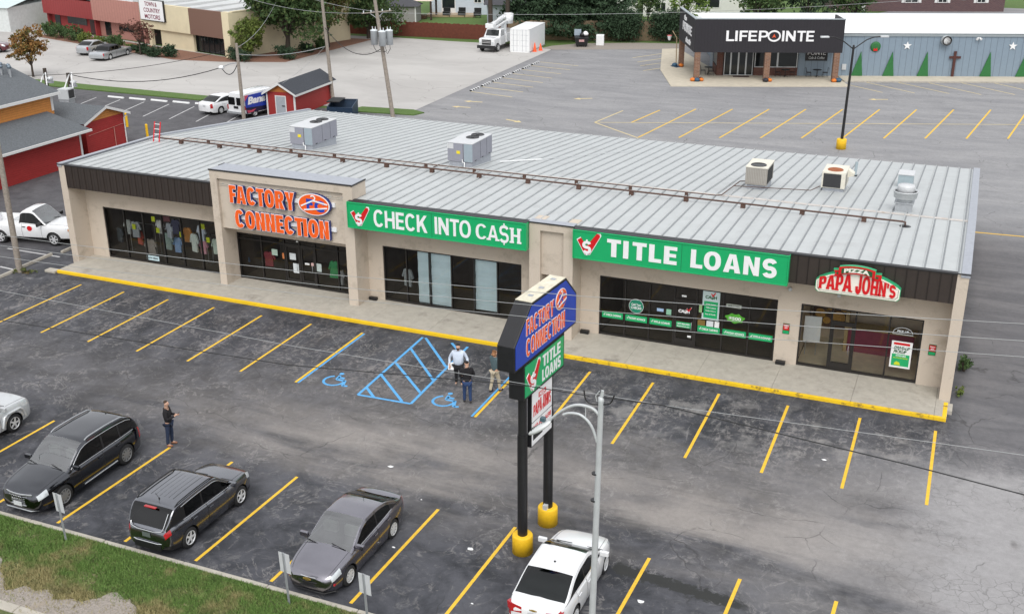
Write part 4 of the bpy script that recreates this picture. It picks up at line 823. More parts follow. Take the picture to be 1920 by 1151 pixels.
p = AY(1693, 625, ys); b = B(); cw = CARDB
for r in (.30,):
    q = [(p.x+r*1.25*math.cos(t), p.z+r*.8*math.sin(t)) for t in np.linspace(0, math.pi, 15)]
    for k, (a, c) in enumerate(zip(q, q[1:])): bar(b, a, c, .02, ys, cw, .004+.0002*k)
text_into(b, 'PICK UP', p.x-.22, p.z+.03, .44, .10, ys, cw, .004); b.box(p.x-.4, p.x+.4, ys-.004, ys, p.z-.06, p.z-.04, cw); tag(b.build('window_lettering'), 'faint arched white lettering on the pizza shop glass above the poster', 'sticker')

# ---------------------------------------------------------------- the pole sign in the car park
ps = thing('pole_sign', 'tall two post sign with a blue cabinet above green and white panels', 'sign', (17.92, -11.5, 0), rad(90-4.8))
# local x runs along the sign, faces look to local -y (towards +X in the world)
for sx in (-1.06, .73):
    b = B(); b.cyl((sx, .28, .6), (sx, .28, 4.1), .155, BLACK, n=20); b.cyl((sx, .28, 4.1), (sx, .28, 6.8), .13, BLACK, n=20); b.build('post', ps)
    b = B(); b.lathe([(.0, 0), (.325, 0), (.32, .60), (.30, .63), (0, .63)], (sx, .28, 0), YELLOW, 28); b.build('bollard_base', ps)
def outline(d): return [(-2.10+d, 6.58+d), (2.06-d, 6.58+d), (2.06-d, 7.60-d*.5), (1.29-d*.6, 8.33-d*1.1), (-1.02+d*.2, 8.33-d*1.1), (-2.10+d, 7.36-d*.3)]
b = B(); OL = outline(0); b.prism(OL, 0, .55, SBLACK); b.build('cabinet', ps, bevel=.02)
CAPM = mat('pale_sign_top', (.62, .58, .46), .7, var=.25, scale=4)
b = B(); b.box(-1.0, 1.27, .01, .54, 8.332, 8.35, CAPM)
for x in (-.6, .1, .9): b.box(x, x+.12, .2, .35, 8.35, 8.365, FLASH)
b.build('cabinet_top', ps)
b = B(); b.prism(outline(.07), -.015, .001, DBLUE); b.build('face_panel', ps)
def bigtxt(body, x0, z0, w, h, y):
    b = B(); block_into(b, body, x0, z0, w, h, y, SWHITE, .006, off=.02, s=.27, hb=.19, gap=.08); block_into(b, body, x0, z0, w, h, y-.006, ORANGE, .006, off=-.022, s=.27, hb=.19, gap=.08); b.build('lettering', ps)
bigtxt('FACTORY', -1.40, 7.46, 1.80, .50, -.015); bigtxt('CONNECTION', -1.40, 6.80, 2.58, .54, -.015)
b = B(); hanger_oval(b, .87, 7.80, .38, .33, -.015, .006); b.build('emblem', ps)
b = B(); b.box(-1.48, 1.24, .02, .5, 5.44, 6.56, SBLACK); b.build('green_cabinet', ps)
b = B(); b.box(-1.41, 1.17, .005, .019, 5.51, 6.50, GREEN); b.build('face_panel', ps)
b = B(); check_mark(b, -1.32, 5.62, .80, .005); b.build('emblem', ps)
block_letters('TITLE', -.28, 6.04, 1.22, .37, .005, SWHITE, ps, .006, s=.24, gap=.16); block_letters('LOANS', -.31, 5.58, 1.28, .37, .005, SWHITE, ps, .006, s=.24, gap=.12)
b = B(); b.box(-.86, .56, .09, .21, 3.60, 5.44, SBLACK); b.build('white_cabinet', ps)
b = B(); b.box(-.82, .52, .075, .089, 4.42, 5.42, SWHITE); b.build('face_panel', ps); b = B(); b.box(-.82, .52, .075, .089, 3.64, 4.38, SWHITE); b.build('face_panel', ps)
b = B(); block_into(b, 'PAPA', -.74, 4.58, .56, .36, .075, RED, .006, s=.25, hb=.17, gap=.07, shape=lambda tx, ty, x, z: (x, z+.10*tx*ty)); block_into(b, "JOHN'S", -.13, 4.58, .56, .38, .075, RED, .006, s=.25, hb=.17, gap=.07, shape=lambda tx, ty, x, z: (x, z+.10*(1-tx)*ty)); b.build('lettering', ps)
b = B(); b.box(-.40, .10, .069, .075, 5.08, 5.24, RED); text_into(b, 'PIZZA', -.34, 5.11, .38, .10, .069, SWHITE, .004); b.build('ribbon', ps)
b = B(); text_into(b, '660-626-6698', -.76, 4.12, 1.22, .17, .075, RED, .004, .02); b.box(-.76, -.12, .071, .075, 3.80, 4.02, SBLACK); text_into(b, 'OPEN', -.02, 3.82, .46, .2, .075, SBLACK, .004, .04); b.build('lettering', ps)
# one thing on the sign's foot: the little electrical box
b = B(); b.box(.46, .60, .2, .34, .62, .80, LIGHTSTEEL); b.build('junction_box', ps, bevel=.01)
# ---------------------------------------------------------------- vehicles (local: +y forward, +x right side)
def interp(tab, t):
    """smooth monotone interpolation through (t, v) pairs"""
    n = len(tab)
    if t <= tab[0][0]: return tab[0][1]
    if t >= tab[-1][0]: return tab[-1][1]
    for i in range(n-1):
        if tab[i][0] <= t <= tab[i+1][0]: break
    (x0, y0), (x1, y1) = tab[i], tab[i+1]; h = x1-x0
    def sl(j):
        if j == 0: return (tab[1][1]-tab[0][1])/(tab[1][0]-tab[0][0])
        if j == n-1: return (tab[-1][1]-tab[-2][1])/(tab[-1][0]-tab[-2][0])
        a = (tab[j][1]-tab[j-1][1])/(tab[j][0]-tab[j-1][0]); c = (tab[j+1][1]-tab[j][1])/(tab[j+1][0]-tab[j][0])
        return 0 if a*c <= 0 else 2*a*c/(a+c)
    m0, m1 = sl(i)*h, sl(i+1)*h; s = (t-x0)/h
    return (2*s**3-3*s*s+1)*y0+(s**3-2*s*s+s)*m0+(-2*s**3+3*s*s)*y1+(s**3-s*s)*m1
HLAMP = mat('headlight_lens', (.62, .66, .68), .12, .3, var=.15, scale=20, coat=.6); TLAMP = mat('tail_light_lens', (.38, .008, .012), .15, var=.2, scale=20, coat=.6)
PLATE = mat('number_plate', (.55, .57, .58), .5, var=.3, scale=30); GRILLE = mat('grille_black', (.015, .015, .016), .4, var=.2); RIM = mat('alloy_rim', (.60, .61, .62), .35, .2, var=.1); INTER = mat('car_interior', (.30, .28, .26), .8, var=.3, scale=5)
DARKTRIM = mat('black_trim', (.012, .012, .013), .35, var=.1)
def paint(name, col, metal=.0, rough=.3): return mat(name, col, rough, metal, var=.05, scale=3, coat=1.0)
def smooth_obj(name, vs, fs, m, parent):
    used = sorted({i for f in fs for i in f}); mp = {j: i for i, j in enumerate(used)}
    me = bpy.data.meshes.new(name); me.from_pydata([vs[i] for i in used], [], [[mp[i] for i in f] for f in fs]); me.materials.append(m)
    me.polygons.foreach_set('use_smooth', [True]*len(fs)); me.update()
    o = bpy.data.objects.new(name, me); COL.objects.link(o)
    if parent: o.parent = parent
    return o
def wheel_pair(root, x, y, r, w, spokes, rimm, dark=False):
    for s in (-1, 1):
        b = B(); xo = s*x
        b.lathe([(r*.62, -w/2), (r*.90, -w/2), (r*.98, -w*.36), (r, -w*.15), (r, w*.15), (r*.98, w*.36), (r*.90, w/2), (r*.62, w/2)], (0, 0, 0), RUBBER, 28, 'X', caps=False)
        b.cyl((-w*.4, 0, 0), (w*.35, 0, 0), r*.63, RUBBER, n=20)
        o = b.build('wheel', root, loc=(xo, y, r))
        q = B(); R = r*.66
        q.lathe([(R, -.02), (R*1.0, .012), (R*.93, .016), (R*.90, -.03)], (0, 0, 0), rimm, 28, 'X', caps=False)
        for k in range(spokes):
            a = 2*math.pi*k/spokes; ca, sa = math.cos(a), math.sin(a)
            hw0, hw1 = R*.15, R*.13
            vs = []
            for (rr, hw, xx) in ((R*.12, hw0, .010), (R*.94, hw1, .004)):
                for sg in (-1, 1):
                    for dx in (-.02, 0): vs.append((xx+dx, rr*ca-sg*hw*sa, rr*sa+sg*hw*ca))
            q.add(vs, [(1, 3, 7, 5), (0, 4, 6, 2), (0, 1, 5, 4), (2, 6, 7, 3), (4, 5, 7, 6)], rimm)
        q.cyl((-.01, 0, 0), (.014, 0, 0), R*.20, rimm, n=14)
        ro = q.build('rim', o, loc=(s*w*.46, 0, 0)); ro.scale = (s, 1, 1)
def boolean_cut(vs, fs, mi, cutter):
    me = bpy.data.meshes.new('tmp'); me.from_pydata(vs, [], fs)
    for k in range(max(mi)+2): me.materials.append(None)
    me.polygons.foreach_set('material_index', mi); me.update()
    bm = bmesh.new(); bm.from_mesh(me); bmesh.ops.recalc_face_normals(bm, faces=bm.faces); bm.to_mesh(me); bm.free()
    o = bpy.data.objects.new('tmp', me); COL.objects.link(o)
    cm = bpy.data.meshes.new('cut'); cm.from_pydata(cutter.v and [tuple(p) for p in cutter.v], [], cutter.f)
    bm = bmesh.new(); bm.from_mesh(cm); bmesh.ops.remove_doubles(bm, verts=bm.verts, dist=1e-5); bmesh.ops.recalc_face_normals(bm, faces=bm.faces); bm.to_mesh(cm); bm.free()
    for k in range(max(mi)+2): cm.materials.append(None)
    cm.polygons.foreach_set('material_index', [max(mi)+1]*len(cm.polygons))
    co = bpy.data.objects.new('cut', cm); COL.objects.link(co)
    md = o.modifiers.new('b', 'BOOLEAN'); md.operation = 'DIFFERENCE'; md.object = co; md.solver = 'EXACT'
    bpy.context.view_layer.update()
    ev = o.evaluated_get(bpy.context.evaluated_depsgraph_get()); em = ev.to_mesh()
    V = [tuple(v.co) for v in em.vertices]; F = [list(p.vertices) for p in em.polygons]; Mi = [p.material_index for p in em.polygons]
    ev.to_mesh_clear()
    for q in (o, co): d = q.data; bpy.data.objects.remove(q); bpy.data.meshes.remove(d)
    return V, F, Mi
def car(name, label, S, loc, rz, cat='car', group=None, kindof=None):
    root = thing(name, label, cat, loc, rz, group)
    L, W, zc = S['L'], S['W'], S.get('z0', .20); pm = S['paint']; deck, roof = S['deck'], S['roof']
    tY = lambda t: (t-.5)*L
    wheels = S['wheels']; wr = S['wr']; ww = S.get('ww', .23)
    plan = S.get('plan', [(0, .70), (.012, .80), (.04, .89), (.12, .97), (.3, 1.0), (.72, 1.0), (.87, .96), (.95, .88), (.985, .76), (1, .62)])
    doors = S.get('doors', [])
    st = set(np.linspace(0, 1, 46).tolist()+[.006, .016, .03, .97, .984, .994])
    for a, c in doors: st |= {a, c, a+.0028, c+.0028}
    wins = S.get('wins', [])
    t0, t1 = roof[0][0], roof[-1][0]
    st = sorted(st); st = [t for i, t in enumerate(st) if i == 0 or t-st[i-1] > .0012]
    zlow = S.get('zlow', [(0, .16), (.05, .04), (.12, 0), (.88, 0), (.95, .03), (1, .10)])
    crown = S.get('crown', .035); N = len(st); rings = []
    for t in st:
        w = W/2*interp(plan, t); zd = interp(deck, t); zb = zc+interp(zlow, t); zs = zd-S.get('sh', .07); zm = zb+(zs-zb)*.55
        half = [(0, zb), (w*.86, zb), (w*.955, zb+.045), (w*.985, zb+.5*(zm-zb)), (w, zm), (w*.985, zm+.6*(zs-zm)), (w*.955, zs), (w*.90, zd-.022), (w*.80, zd+.004), (w*.42, zd+crown*.8), (0, zd+crown)]
        rings.append([(x, tY(t), z) for x, z in half]+[(-x, tY(t), z) for x, z in half[-2:0:-1]])
    n = len(rings[0]); vs = [p for r in rings for p in r]; fs = []; ids = []
    names = ['body', 'trim', 'seam', 'headlight', 'headlight', 'tail_light', 'tail_light']+['door']*(2*len(doors))
    hl, tl = S.get('hl', (.90, .972)), S.get('tl', (.012, .05))
    for i in range(N-1):
        tm = (st[i]+st[i+1])/2; zd = interp(deck, tm)
        for k in range(n):
            f = (i*n+k, i*n+(k+1) % n, (i+1)*n+(k+1) % n, (i+1)*n+k)
            kk = k if k < 10 else n-1-k; side = 0 if k < 10 else 1; d = 0
            if kk in (1, 0) or (kk == 2 and S.get('cladding')): d = 1
            if hl[0] < tm < hl[1] and kk in S.get('hlk', (5, 6)): d = 3+side
            if tl[0] < tm < tl[1] and kk in S.get('tlk', (4, 5, 6)): d = 5+side
            for q, (a, c) in enumerate(doors):
                if kk in (2, 3, 4, 5) and a+.0028 < tm < c: d = 7+2*q+side
                if kk in (2, 3, 4, 5, 6) and (a < tm < a+.0028 or c < tm < c+.0028): d = 2
            fs.append(f); ids.append(d)
    fs.append(list(range(n-1, -1, -1))); ids.append(S.get('tailcap', 0)); fs.append([(N-1)*n+k for k in range(n)]); ids.append(S.get('nosecap', 0))
    cut = B(); ra = wr+.055
    for yy in wheels:
        for s in (-1, 1): cut.cyl((s*(W/2-.30), yy, wr-.0), (s*(W/2+.1), yy, wr-.0), ra, RUBBER, n=30)
    if S.get('bed'):
        a, c, zf = S['bed']; cut.box(-W/2+.14, W/2-.14, tY(a), tY(c), zf, 3, RUBBER)
    vs, fs, ids = boolean_cut(vs, fs, ids, cut); cid = len(names); names.append('arch')
    # body shell with trim, seams and arch linings in one mesh, lamps and doors as parts
    me = bpy.data.meshes.new('body'); low = [i for i in range(len(fs)) if ids[i] in (0, 1, 2) or ids[i] >= cid]
    bodyv, bodyf, bodym = list(vs), [fs[i] for i in low], [{0: 0, 1: 1, 2: 1}.get(ids[i], 0 if S.get('bed') and sum(vs[j][2] for j in fs[i])/len(fs[i]) > S['bed'][2]-.02 and abs(sum(vs[j][0] for j in fs[i])/len(fs[i])) < W/2-.1 else 1) for i in low]
    for d in range(3, len(names)-1):
        ff = [fs[i] for i in range(len(fs)) if ids[i] == d]
        if not ff: continue
        o = smooth_obj(names[d], vs, ff, {'headlight': HLAMP, 'tail_light': TLAMP, 'door': pm}[names[d]], root)
        if names[d] == 'door' and S.get('handles', True):
            a, c = doors[(d-7)//2]; s = 1 if (d-7) % 2 == 0 else -1; th = a+.09*(c-a) if S.get('h_rear', True) else c
            zh = interp(deck, th)-.17; xw = W/2*interp(plan, th)*.985*s; b = B(); y = tY(a)+.14
            b.box(min(xw, xw+s*.035), max(xw, xw+s*.035), y-.09, y+.10, zh-.018, zh+.018, S.get('handle_m', pm)); b.build('handle', o, bevel=.008)
    # greenhouse
    gs = sorted(set(np.linspace(t0, t1, 40).tolist()+[w for ab in wins for w in ab]+[S['rw'][1], S['ws'][0]])); gs = [t for i, t in enumerate(gs) if i == 0 or t-gs[i-1] > .0012]
    hmax = max(interp(roof, t)-interp(deck, t) for t in gs); R2 = []; tum = S.get('tum', .80)
    for t in gs:
        w = W/2*interp(plan, t); zd = interp(deck, t)-.035; zr = max(interp(roof, t), zd+.03); h = zr-zd; f = min(1, h/hmax)
        wb = w*S.get('gb', .925); wt = wb+(W/2*tum-wb)*f**.8; wt = min(wt, wb); e = max(.35, 1-.10/max(h, .12))
        pr = [(wb, zd), (wb+(wt-wb)*.10, zd+h*.10), (wb+(wt-wb)*e, zd+h*e), (wt*.985, zr-.022), (wt*.94, zr-.004), (wt*.86, zr+.006), (wt*.45, zr+S.get('rc', .025)*f), (0, zr+S.get('rc', .028)*1.15*f)]
        R2.append([(x, tY(t), z) for x, z in pr]+[(-x, tY(t), z) for x, z in pr[-2::-1]])
    n2 = len(R2[0]); gv = [p for r in R2 for p in r]; g = {'body': [], 'trim': [], 'windscreen': [], 'rear_window': []}
    for q in range(len(wins)): g['side_window%d0' % q] = []; g['side_window%d1' % q] = []
    for i in range(len(gs)-1):
        tm = (gs[i]+gs[i+1])/2
        for k in range(n2-1):
            f = (i*n2+k, (i+1)*n2+k, (i+1)*n2+k+1, i*n2+k+1); kk = k if k < 7 else n2-2-k; side = 0 if k < 7 else 1; key = 'body'
            if kk >= 4 and tm < S['rw'][1] and tm > S['rw'][0]: key = 'rear_window'
            elif kk >= 4 and tm > S['ws'][0]: key = 'windscreen'
            elif kk == 1:
                key = S.get('pillar', 'trim')
                for q, (a, c) in enumerate(wins):
                    if a < tm < c: key = 'side_window%d%d' % (q, side)
            elif kk == 0: key = S.get('belt', 'body')
            g[key].append(f)
    off = len(bodyv); bodyv += gv
    for f in g['body']: bodyf.append([off+i for i in f]); bodym.append(2 if S.get('roofm') else 0)
    for f in g['trim']: bodyf.append([off+i for i in f]); bodym.append(1)
    me.from_pydata(bodyv, [], bodyf); me.materials.append(pm); me.materials.append(DARKTRIM); me.materials.append(S.get('roofm', pm))
    me.polygons.foreach_set('material_index', bodym); me.polygons.foreach_set('use_smooth', [True]*len(bodyf)); me.update()
    try: me.set_sharp_from_angle(angle=rad(32))
    except Exception: pass
    o = bpy.data.objects.new('body', me); COL.objects.link(o); o.parent = root
    for key, ff in g.items():
        if key in ('body', 'trim') or not ff: continue
        smooth_obj('side_window' if key.startswith('side') else key, gv, ff, SCREEN if key == 'windscreen' else S.get('rwm', CARGLASS) if key == 'rear_window' else S.get('swm', CARGLASS), root)
    # cabin floor and seats so that the glass has something behind it
    b = B(); zf = interp(deck, .5)-.30
    b.box(-W*.40, W*.40, tY(t0+.06), tY(t1-.05), zf-.05, zf, INTER)
    for yy in S.get('seats', (tY(.52),)):
        for s in (-1, 1): b.box(s*.37-.24, s*.37+.24, yy-.10, yy+.06, zf, zf+.62, INTER)
    b.box(-W*.38, W*.38, tY(S['ws'][0]+.06), tY(t1-.03), zf, interp(deck, t1)-.08, mat('dashboard', (.22, .22, .22), .8, var=.2))
    b.build('interior', root, bevel=.03)
    # bonnet shut lines, roof rails, mirrors, wipers
    hb = S.get('bonnet'); b = B()
    if hb:
        for s in (-1, 1): b = B(); b.tube([(s*W/2*interp(plan, t)*.80, tY(t), interp(deck, t)+.004) for t in np.linspace(hb[0], hb[1], 10)], .006, DARKTRIM); b.build('bonnet_seam', root)
    for s in (-.42, .25):
        b = B(); b.tube([(s*W*.8, tY(t1-.004), interp(deck, t1)+.022), (s*W*.8+.52, tY(t1)-.10-.0, interp(roof, t1-.02)+.055)], .012, DARKTRIM); b.build('wiper', root)
    if S.get('rails'):
        rm = S['railm']
        for s in (-1, 1):
            ts = np.linspace(S['rails'][0], S['rails'][1], 12); pts = [(s*W/2*tum*.93, tY(t), interp(roof, t)+.05) for t in ts]
            pts[0] = (pts[0][0], pts[0][1], pts[0][2]-.05); pts[-1] = (pts[-1][0], pts[-1][1], pts[-1][2]-.05); b = B(); b.tube(pts, .022, rm); b.build('roof_rail', root)
    mt_ = S.get('mirror', t1-.055)
    for s in (-1, 1):
        b = B(); xm = s*(W/2*interp(plan, mt_)*.93); zm = interp(deck, mt_)+.06; b.box(min(xm-s*.14, xm+s*.08), max(xm-s*.14, xm+s*.08), tY(mt_)-.02, tY(mt_)+.03, zm-.04, zm-.01, DARKTRIM)
        ms = S.get('msz', 1.0); xa, xc = sorted((xm+s*.0, xm+s*.27*ms)); b.box(xa, xc, tY(mt_)-.05, tY(mt_)+.055, zm-.05, zm+.10*ms, S.get('mirrorm', pm)); b.build('mirror', root, bevel=.035, seg=3)
    if S.get('chrome_belt'):
        for s in (-1, 1):
            ts = np.linspace(S['chrome_belt'][0], S['chrome_belt'][1], 16); b = B()
            b.tube([(s*(W/2*interp(plan, t)*.925+.006), tY(t), interp(deck, t)+.0) for t in ts], .011, CHROME)
            if S.get('chrome_top'):
                ts = np.linspace(S['chrome_top'][0], S['chrome_top'][1], 16); pts = []
                for t in ts:
                    zd = interp(deck, t)-.035; h = max(interp(roof, t), zd+.03)-zd; f = min(1, h/hmax); wb = W/2*interp(plan, t)*.925; wt = min(wb, wb+(W/2*tum-wb)*f**.8); e = max(.35, 1-.10/max(h, .12))
                    pts.append((s*(wb+(wt-wb)*e+.006), tY(t), zd+h*e))
                b.tube(pts, .011, CHROME)
            b.build('window_trim', root)
    for yy in wheels: wheel_pair(root, W/2-ww/2-.015, yy, wr, ww, S.get('spokes', 5), S.get('rimm', RIM))
    return root, tY
def front_face(root, S, y, zlo, zhi, hw, frame=CHROME, slats=4, emblem=None):
    b = B(); n = 6
    xs = np.linspace(-hw, hw, 2*n+1); c = lambda x: y-.10*(x/hw)**2
    for i in range(2*n):
        xa, xb = xs[i], xs[i+1]; b.add([(xa, c(xa), zlo), (xb, c(xb), zlo), (xb, c(xb), zhi), (xa, c(xa), zhi)], [(0, 1, 2, 3)], GRILLE)
    for k in range(slats): z = zlo+(k+.5)*(zhi-zlo)/slats; b.tube([(x, c(x)+.008, z) for x in xs], .010, frame)
    k = .86
    b.tube([(x*1.0, c(x)+.012, zhi) for x in xs]+[(hw*k, c(hw*k)+.012, zlo)]+[(x*k, c(x*k)+.012, zlo) for x in xs[::-1]]+[(-hw, c(-hw)+.012, zhi)], .017, frame); b.build('grille', root)
    return c
def plate(root, y, z, m=PLATE, w=.30, h=.15, front=True):
    b = B(); s = 1 if front else -1; b.box(-w/2, w/2, min(y, y+s*.015), max(y, y+s*.015), z-h/2, z+h/2, m); b.build('number_plate', root)
# black large SUV, nose to the camera
PBLK = paint('black_car_paint', (.07, .073, .083), 1.0, .14)
S1 = dict(L=5.07, W=1.97, paint=PBLK, z0=.20, wr=.385, ww=.26, wheels=(-1.50, 1.50), sh=.10, rc=.03,
  deck=[(0, .98), (.03, 1.08), (.1, 1.12), (.45, 1.09), (.66, 1.07), (.72, 1.09), (.84, 1.03), (.93, .94), (.975, .84), (1, .72)],
  roof=[(.012, 1.02), (.04, 1.25), (.10, 1.60), (.16, 1.69), (.35, 1.74), (.50, 1.73), (.565, 1.67), (.63, 1.46), (.70, 1.19), (.735, 1.07)],
  rw=(.018, .10), ws=(.545,), wins=[(.10, .22), (.235, .385), (.40, .70)], doors=[(.24, .41), (.413, .635)], rails=(.14, .52), railm=GALV, bonnet=(.73, .96), chrome_belt=(.10, .70), chrome_top=(.10, .70),
  hl=(.90, .978), hlk=(5, 6), tl=(.012, .05), spokes=10, rimm=mat('dark_alloy', (.22, .225, .23), .35, .3, var=.1), seats=(-.6, .35), mirrorm=PBLK)
r, tY = car('parked_suv', 'large black SUV with silver roof rails, parked nose towards the grass', S1, (1.52, -14.42, 0), rad(180), 'SUV')
c = front_face(r, S1, tY(1)+.012, .44, .86, .55, CHROME, 6)
b = B()
for k in range(4): b.lathe([(.058, -.006), (.072, 0), (.058, .006), (.046, 0), (.058, -.006)], (-.15+.10*k, tY(1)+.045, .735), CHROME, 16, 'Y')
b.build('emblem', r); plate(r, tY(1)+.03, .50, w=.34, h=.16)
b = B(); b.tube([(-.72, tY(.975), .30), (-.5, tY(1)+.01, .285), (.5, tY(1)+.01, .285), (.72, tY(.975), .30)], .022, GALV)
for s in (-1, 1):
    for z in (.40, .50): b.tube([(s*.60, tY(.992), z), (s*.80, tY(.955), z+.02)], .014, GALV)
    b.tube([(s*.985, tY(.30), .40), (s*.99, tY(.62), .36)], .022, GALV)
b.build('bumper_trim', r); b = B(); b.lathe([(0, 0), (.035, 0), (.02, .05), (0, .06)], (0, tY(.15), 1.70), DARKTRIM, 10); b.build('aerial', r)
# dark grey compact SUV, tail to the camera
PGRY = paint('granite_grey_paint', (.20, .205, .225), 1.0, .22)
S2 = dict(L=4.40, W=1.84, paint=PGRY, z0=.22, wr=.35, ww=.24, wheels=(-1.30, 1.34), cladding=True, sh=.09, rc=.02, tum=.84,
  deck=[(0, .86), (.02, 1.0), (.06, 1.09), (.3, 1.06), (.66, 1.0), (.74, 1.03), (.88, .99), (.95, .92), (.985, .82), (1, .74)],
  roof=[(.018, 1.06), (.05, 1.28), (.10, 1.54), (.14, 1.61), (.35, 1.645), (.52, 1.63), (.57, 1.58), (.64, 1.38), (.71, 1.14), (.75, 1.02)],
  rw=(.026, .108), ws=(.555,), wins=[(.20, .38), (.395, .70)], doors=[(.24, .42), (.423, .645)], rails=(.13, .55), railm=DARKTRIM, bonnet=(.76, .96), chrome_belt=(.17, .70), chrome_top=(.17, .70),
  hl=(.90, .975), tl=(.006, .055), tlk=(5, 6), spokes=5, rimm=mat('bright_alloy', (.68, .69, .70), .3, .2, var=.1), seats=(-.7, .2), rwm=CARGLASS)
r, tY = car('parked_suv', 'dark grey compact SUV with black roof rails, parked tail towards the grass', S2, (6.98, -14.98, 0), 0, 'SUV')
b = B(); b.tube([(-.62, tY(.02)-.0, 1.10), (-.58, tY(.004), 1.0), (-.3, tY(0)-.045, .975), (.3, tY(0)-.045, .975), (.58, tY(.004), 1.0), (.62, tY(.02), 1.10), (.66, tY(.075), 1.48)], .016, CHROME); b.build('rear_trim', r)
plate(r, tY(0)-.012, .80, mat('dark_plate', (.10, .12, .11), .5, var=.3, scale=40), front=False); b = B(); text_into(b, 'Jeep', -.09, .895, .18, .08, tY(0)-.02, CHROME, .01); b.build('badge', r)
b = B(); b.tube([(-.66, tY(.012), .56), (-.4, tY(0)-.025, .55), (.4, tY(0)-.025, .55), (.66, tY(.012), .56)], .02, CHROME); b.box(-.5, .5, tY(0)-.02, tY(0)+.1, .30, .48, DARKTRIM); b.build('bumper_trim', r)
b = B(); b.box(-.22, .22, tY(.075)-.05, tY(.085), 1.565, 1.60, TLAMP); b.build('brake_light', r, bevel=.01); b = B(); b.lathe([(0, 0), (.03, 0), (.02, .04), (0, .05)], (.0, tY(.17), 1.635), DARKTRIM, 8); b.tube([(0, tY(.17), 1.66), (0, tY(.14), 1.90)], .007, DARKTRIM); b.build('aerial', r)
b = B()
for x in (-.42, -.25, -.085, .085, .25, .42): b.tube([(x, tY(t), interp(S2['roof'], t)+.017) for t in np.linspace(.2, .53, 6)], .008, DARKTRIM)
b.build('roof_rib', r)
# graphite saloon, nose to the camera
PGPH = paint('graphite_paint', (.26, .25, .28), 1.0, .22)
SED = dict(L=4.60, W=1.80, z0=.16, wr=.325, ww=.22, wheels=(-1.28, 1.40), sh=.09, rc=.025, tum=.78,
  deck=[(0, .86), (.015, 1.0), (.05, 1.05), (.17, 1.06), (.4, .98), (.66, .93), (.72, .955), (.84, .89), (.93, .79), (.98, .68), (1, .60)],
  roof=[(.085, 1.06), (.14, 1.14), (.22, 1.31), (.29, 1.415), (.40, 1.47), (.50, 1.47), (.555, 1.42), (.64, 1.22), (.71, 1.03), (.75, .94)],
  rw=(.10, .285), ws=(.525,), wins=[(.235, .405), (.42, .71)], doors=[(.255, .425), (.428, .65)], bonnet=(.75, .965), chrome_belt=(.22, .71), hl=(.885, .965), hlk=(5, 6), tl=(.008, .055), spokes=9, rimm=mat('silver_hubcap', (.66, .67, .67), .3, .2, var=.1), seats=(-.55, .35))
S3 = dict(SED, paint=PGPH)
r, tY = car('parked_sedan', 'graphite grey sedan parked nose towards the grass', S3, (12.62, -14.68, 0), rad(180), 'sedan')
c = front_face(r, S3, tY(1)+.015, .34, .50, .50, DARKTRIM, 3); c = front_face(r, S3, tY(1)-.02, .55, .64, .48, CHROME, 1)
GOLD = mat('gold_emblem', (.62, .42, .12), .3, .8, var=0)
b = B(); y = tY(1)+.035; b.box(-.13, .13, y, y+.015, .575, .625, GOLD); b.box(-.05, .06, y+.001, y+.016, .555, .645, GOLD); b.build('emblem', r)
b = B(); b.tube([(-.78, tY(.945), .20), (-.5, tY(.995), .17), (.5, tY(.995), .17), (.78, tY(.945), .20)], .02, DARKTRIM); b.box(.74, .80, tY(.945), tY(.965), .42, .47, TLAMP); b.box(-.80, -.74, tY(.945), tY(.965), .42, .47, TLAMP); b.build('bumper_trim', r)
b = B(); b.tube([(0, tY(.28), 1.43), (.02, tY(.255), 1.62)], .007, DARKTRIM); b.build('aerial', r)
# white saloon by the pole sign, tail to the camera
PWHT = paint('white_car_paint', (.74, .75, .76), 0, .25)
S4 = dict(SED, paint=PWHT, chrome_belt=None, rimm=MT['bright_alloy'])
r, tY = car('parked_sedan', 'white sedan parked tail out beside the lamp post and pole sign', S4, (19.42, -14.02, 0), 0, 'sedan')
for s in (-1, 1):
    b = B(); b.add([(s*.34, tY(0)-.012, .80), (s*.66, tY(0)-.004, .78), (s*.80, tY(.022), .80), (s*.83, tY(.03), .98), (s*.66, tY(.010), 1.0), (s*.36, tY(.004), .965)]+[(s*.34, tY(0)+.06, .80), (s*.66, tY(0)+.08, .78), (s*.78, tY(.05), .80), (s*.80, tY(.06), .97), (s*.66, tY(.03), .985), (s*.36, tY(.02), .95)], [(0, 1, 4, 5), (1, 2, 3, 4), (5, 4, 10, 11), (4, 3, 9, 10), (0, 5, 11, 6)], TLAMP); b.build('tail_light', r)
plate(r, tY(0)-.012, .82, front=False); b = B(); y = tY(0)-.012; b.box(-.11, .11, y-.012, y, .955, .985, GOLD); b.box(-.045, .05, y-.013, y, .943, .997, GOLD); b.build('emblem', r)
b = B(); b.lathe([(0, 0), (.04, 0), (.03, .05), (0, .06)], (0, tY(.36), 1.46), DARKTRIM, 8); b.build('aerial', r); b = B(); b.box(-.10, .10, tY(.285), tY(.30), 1.405, 1.43, DARKTRIM); b.build('brake_light', r)
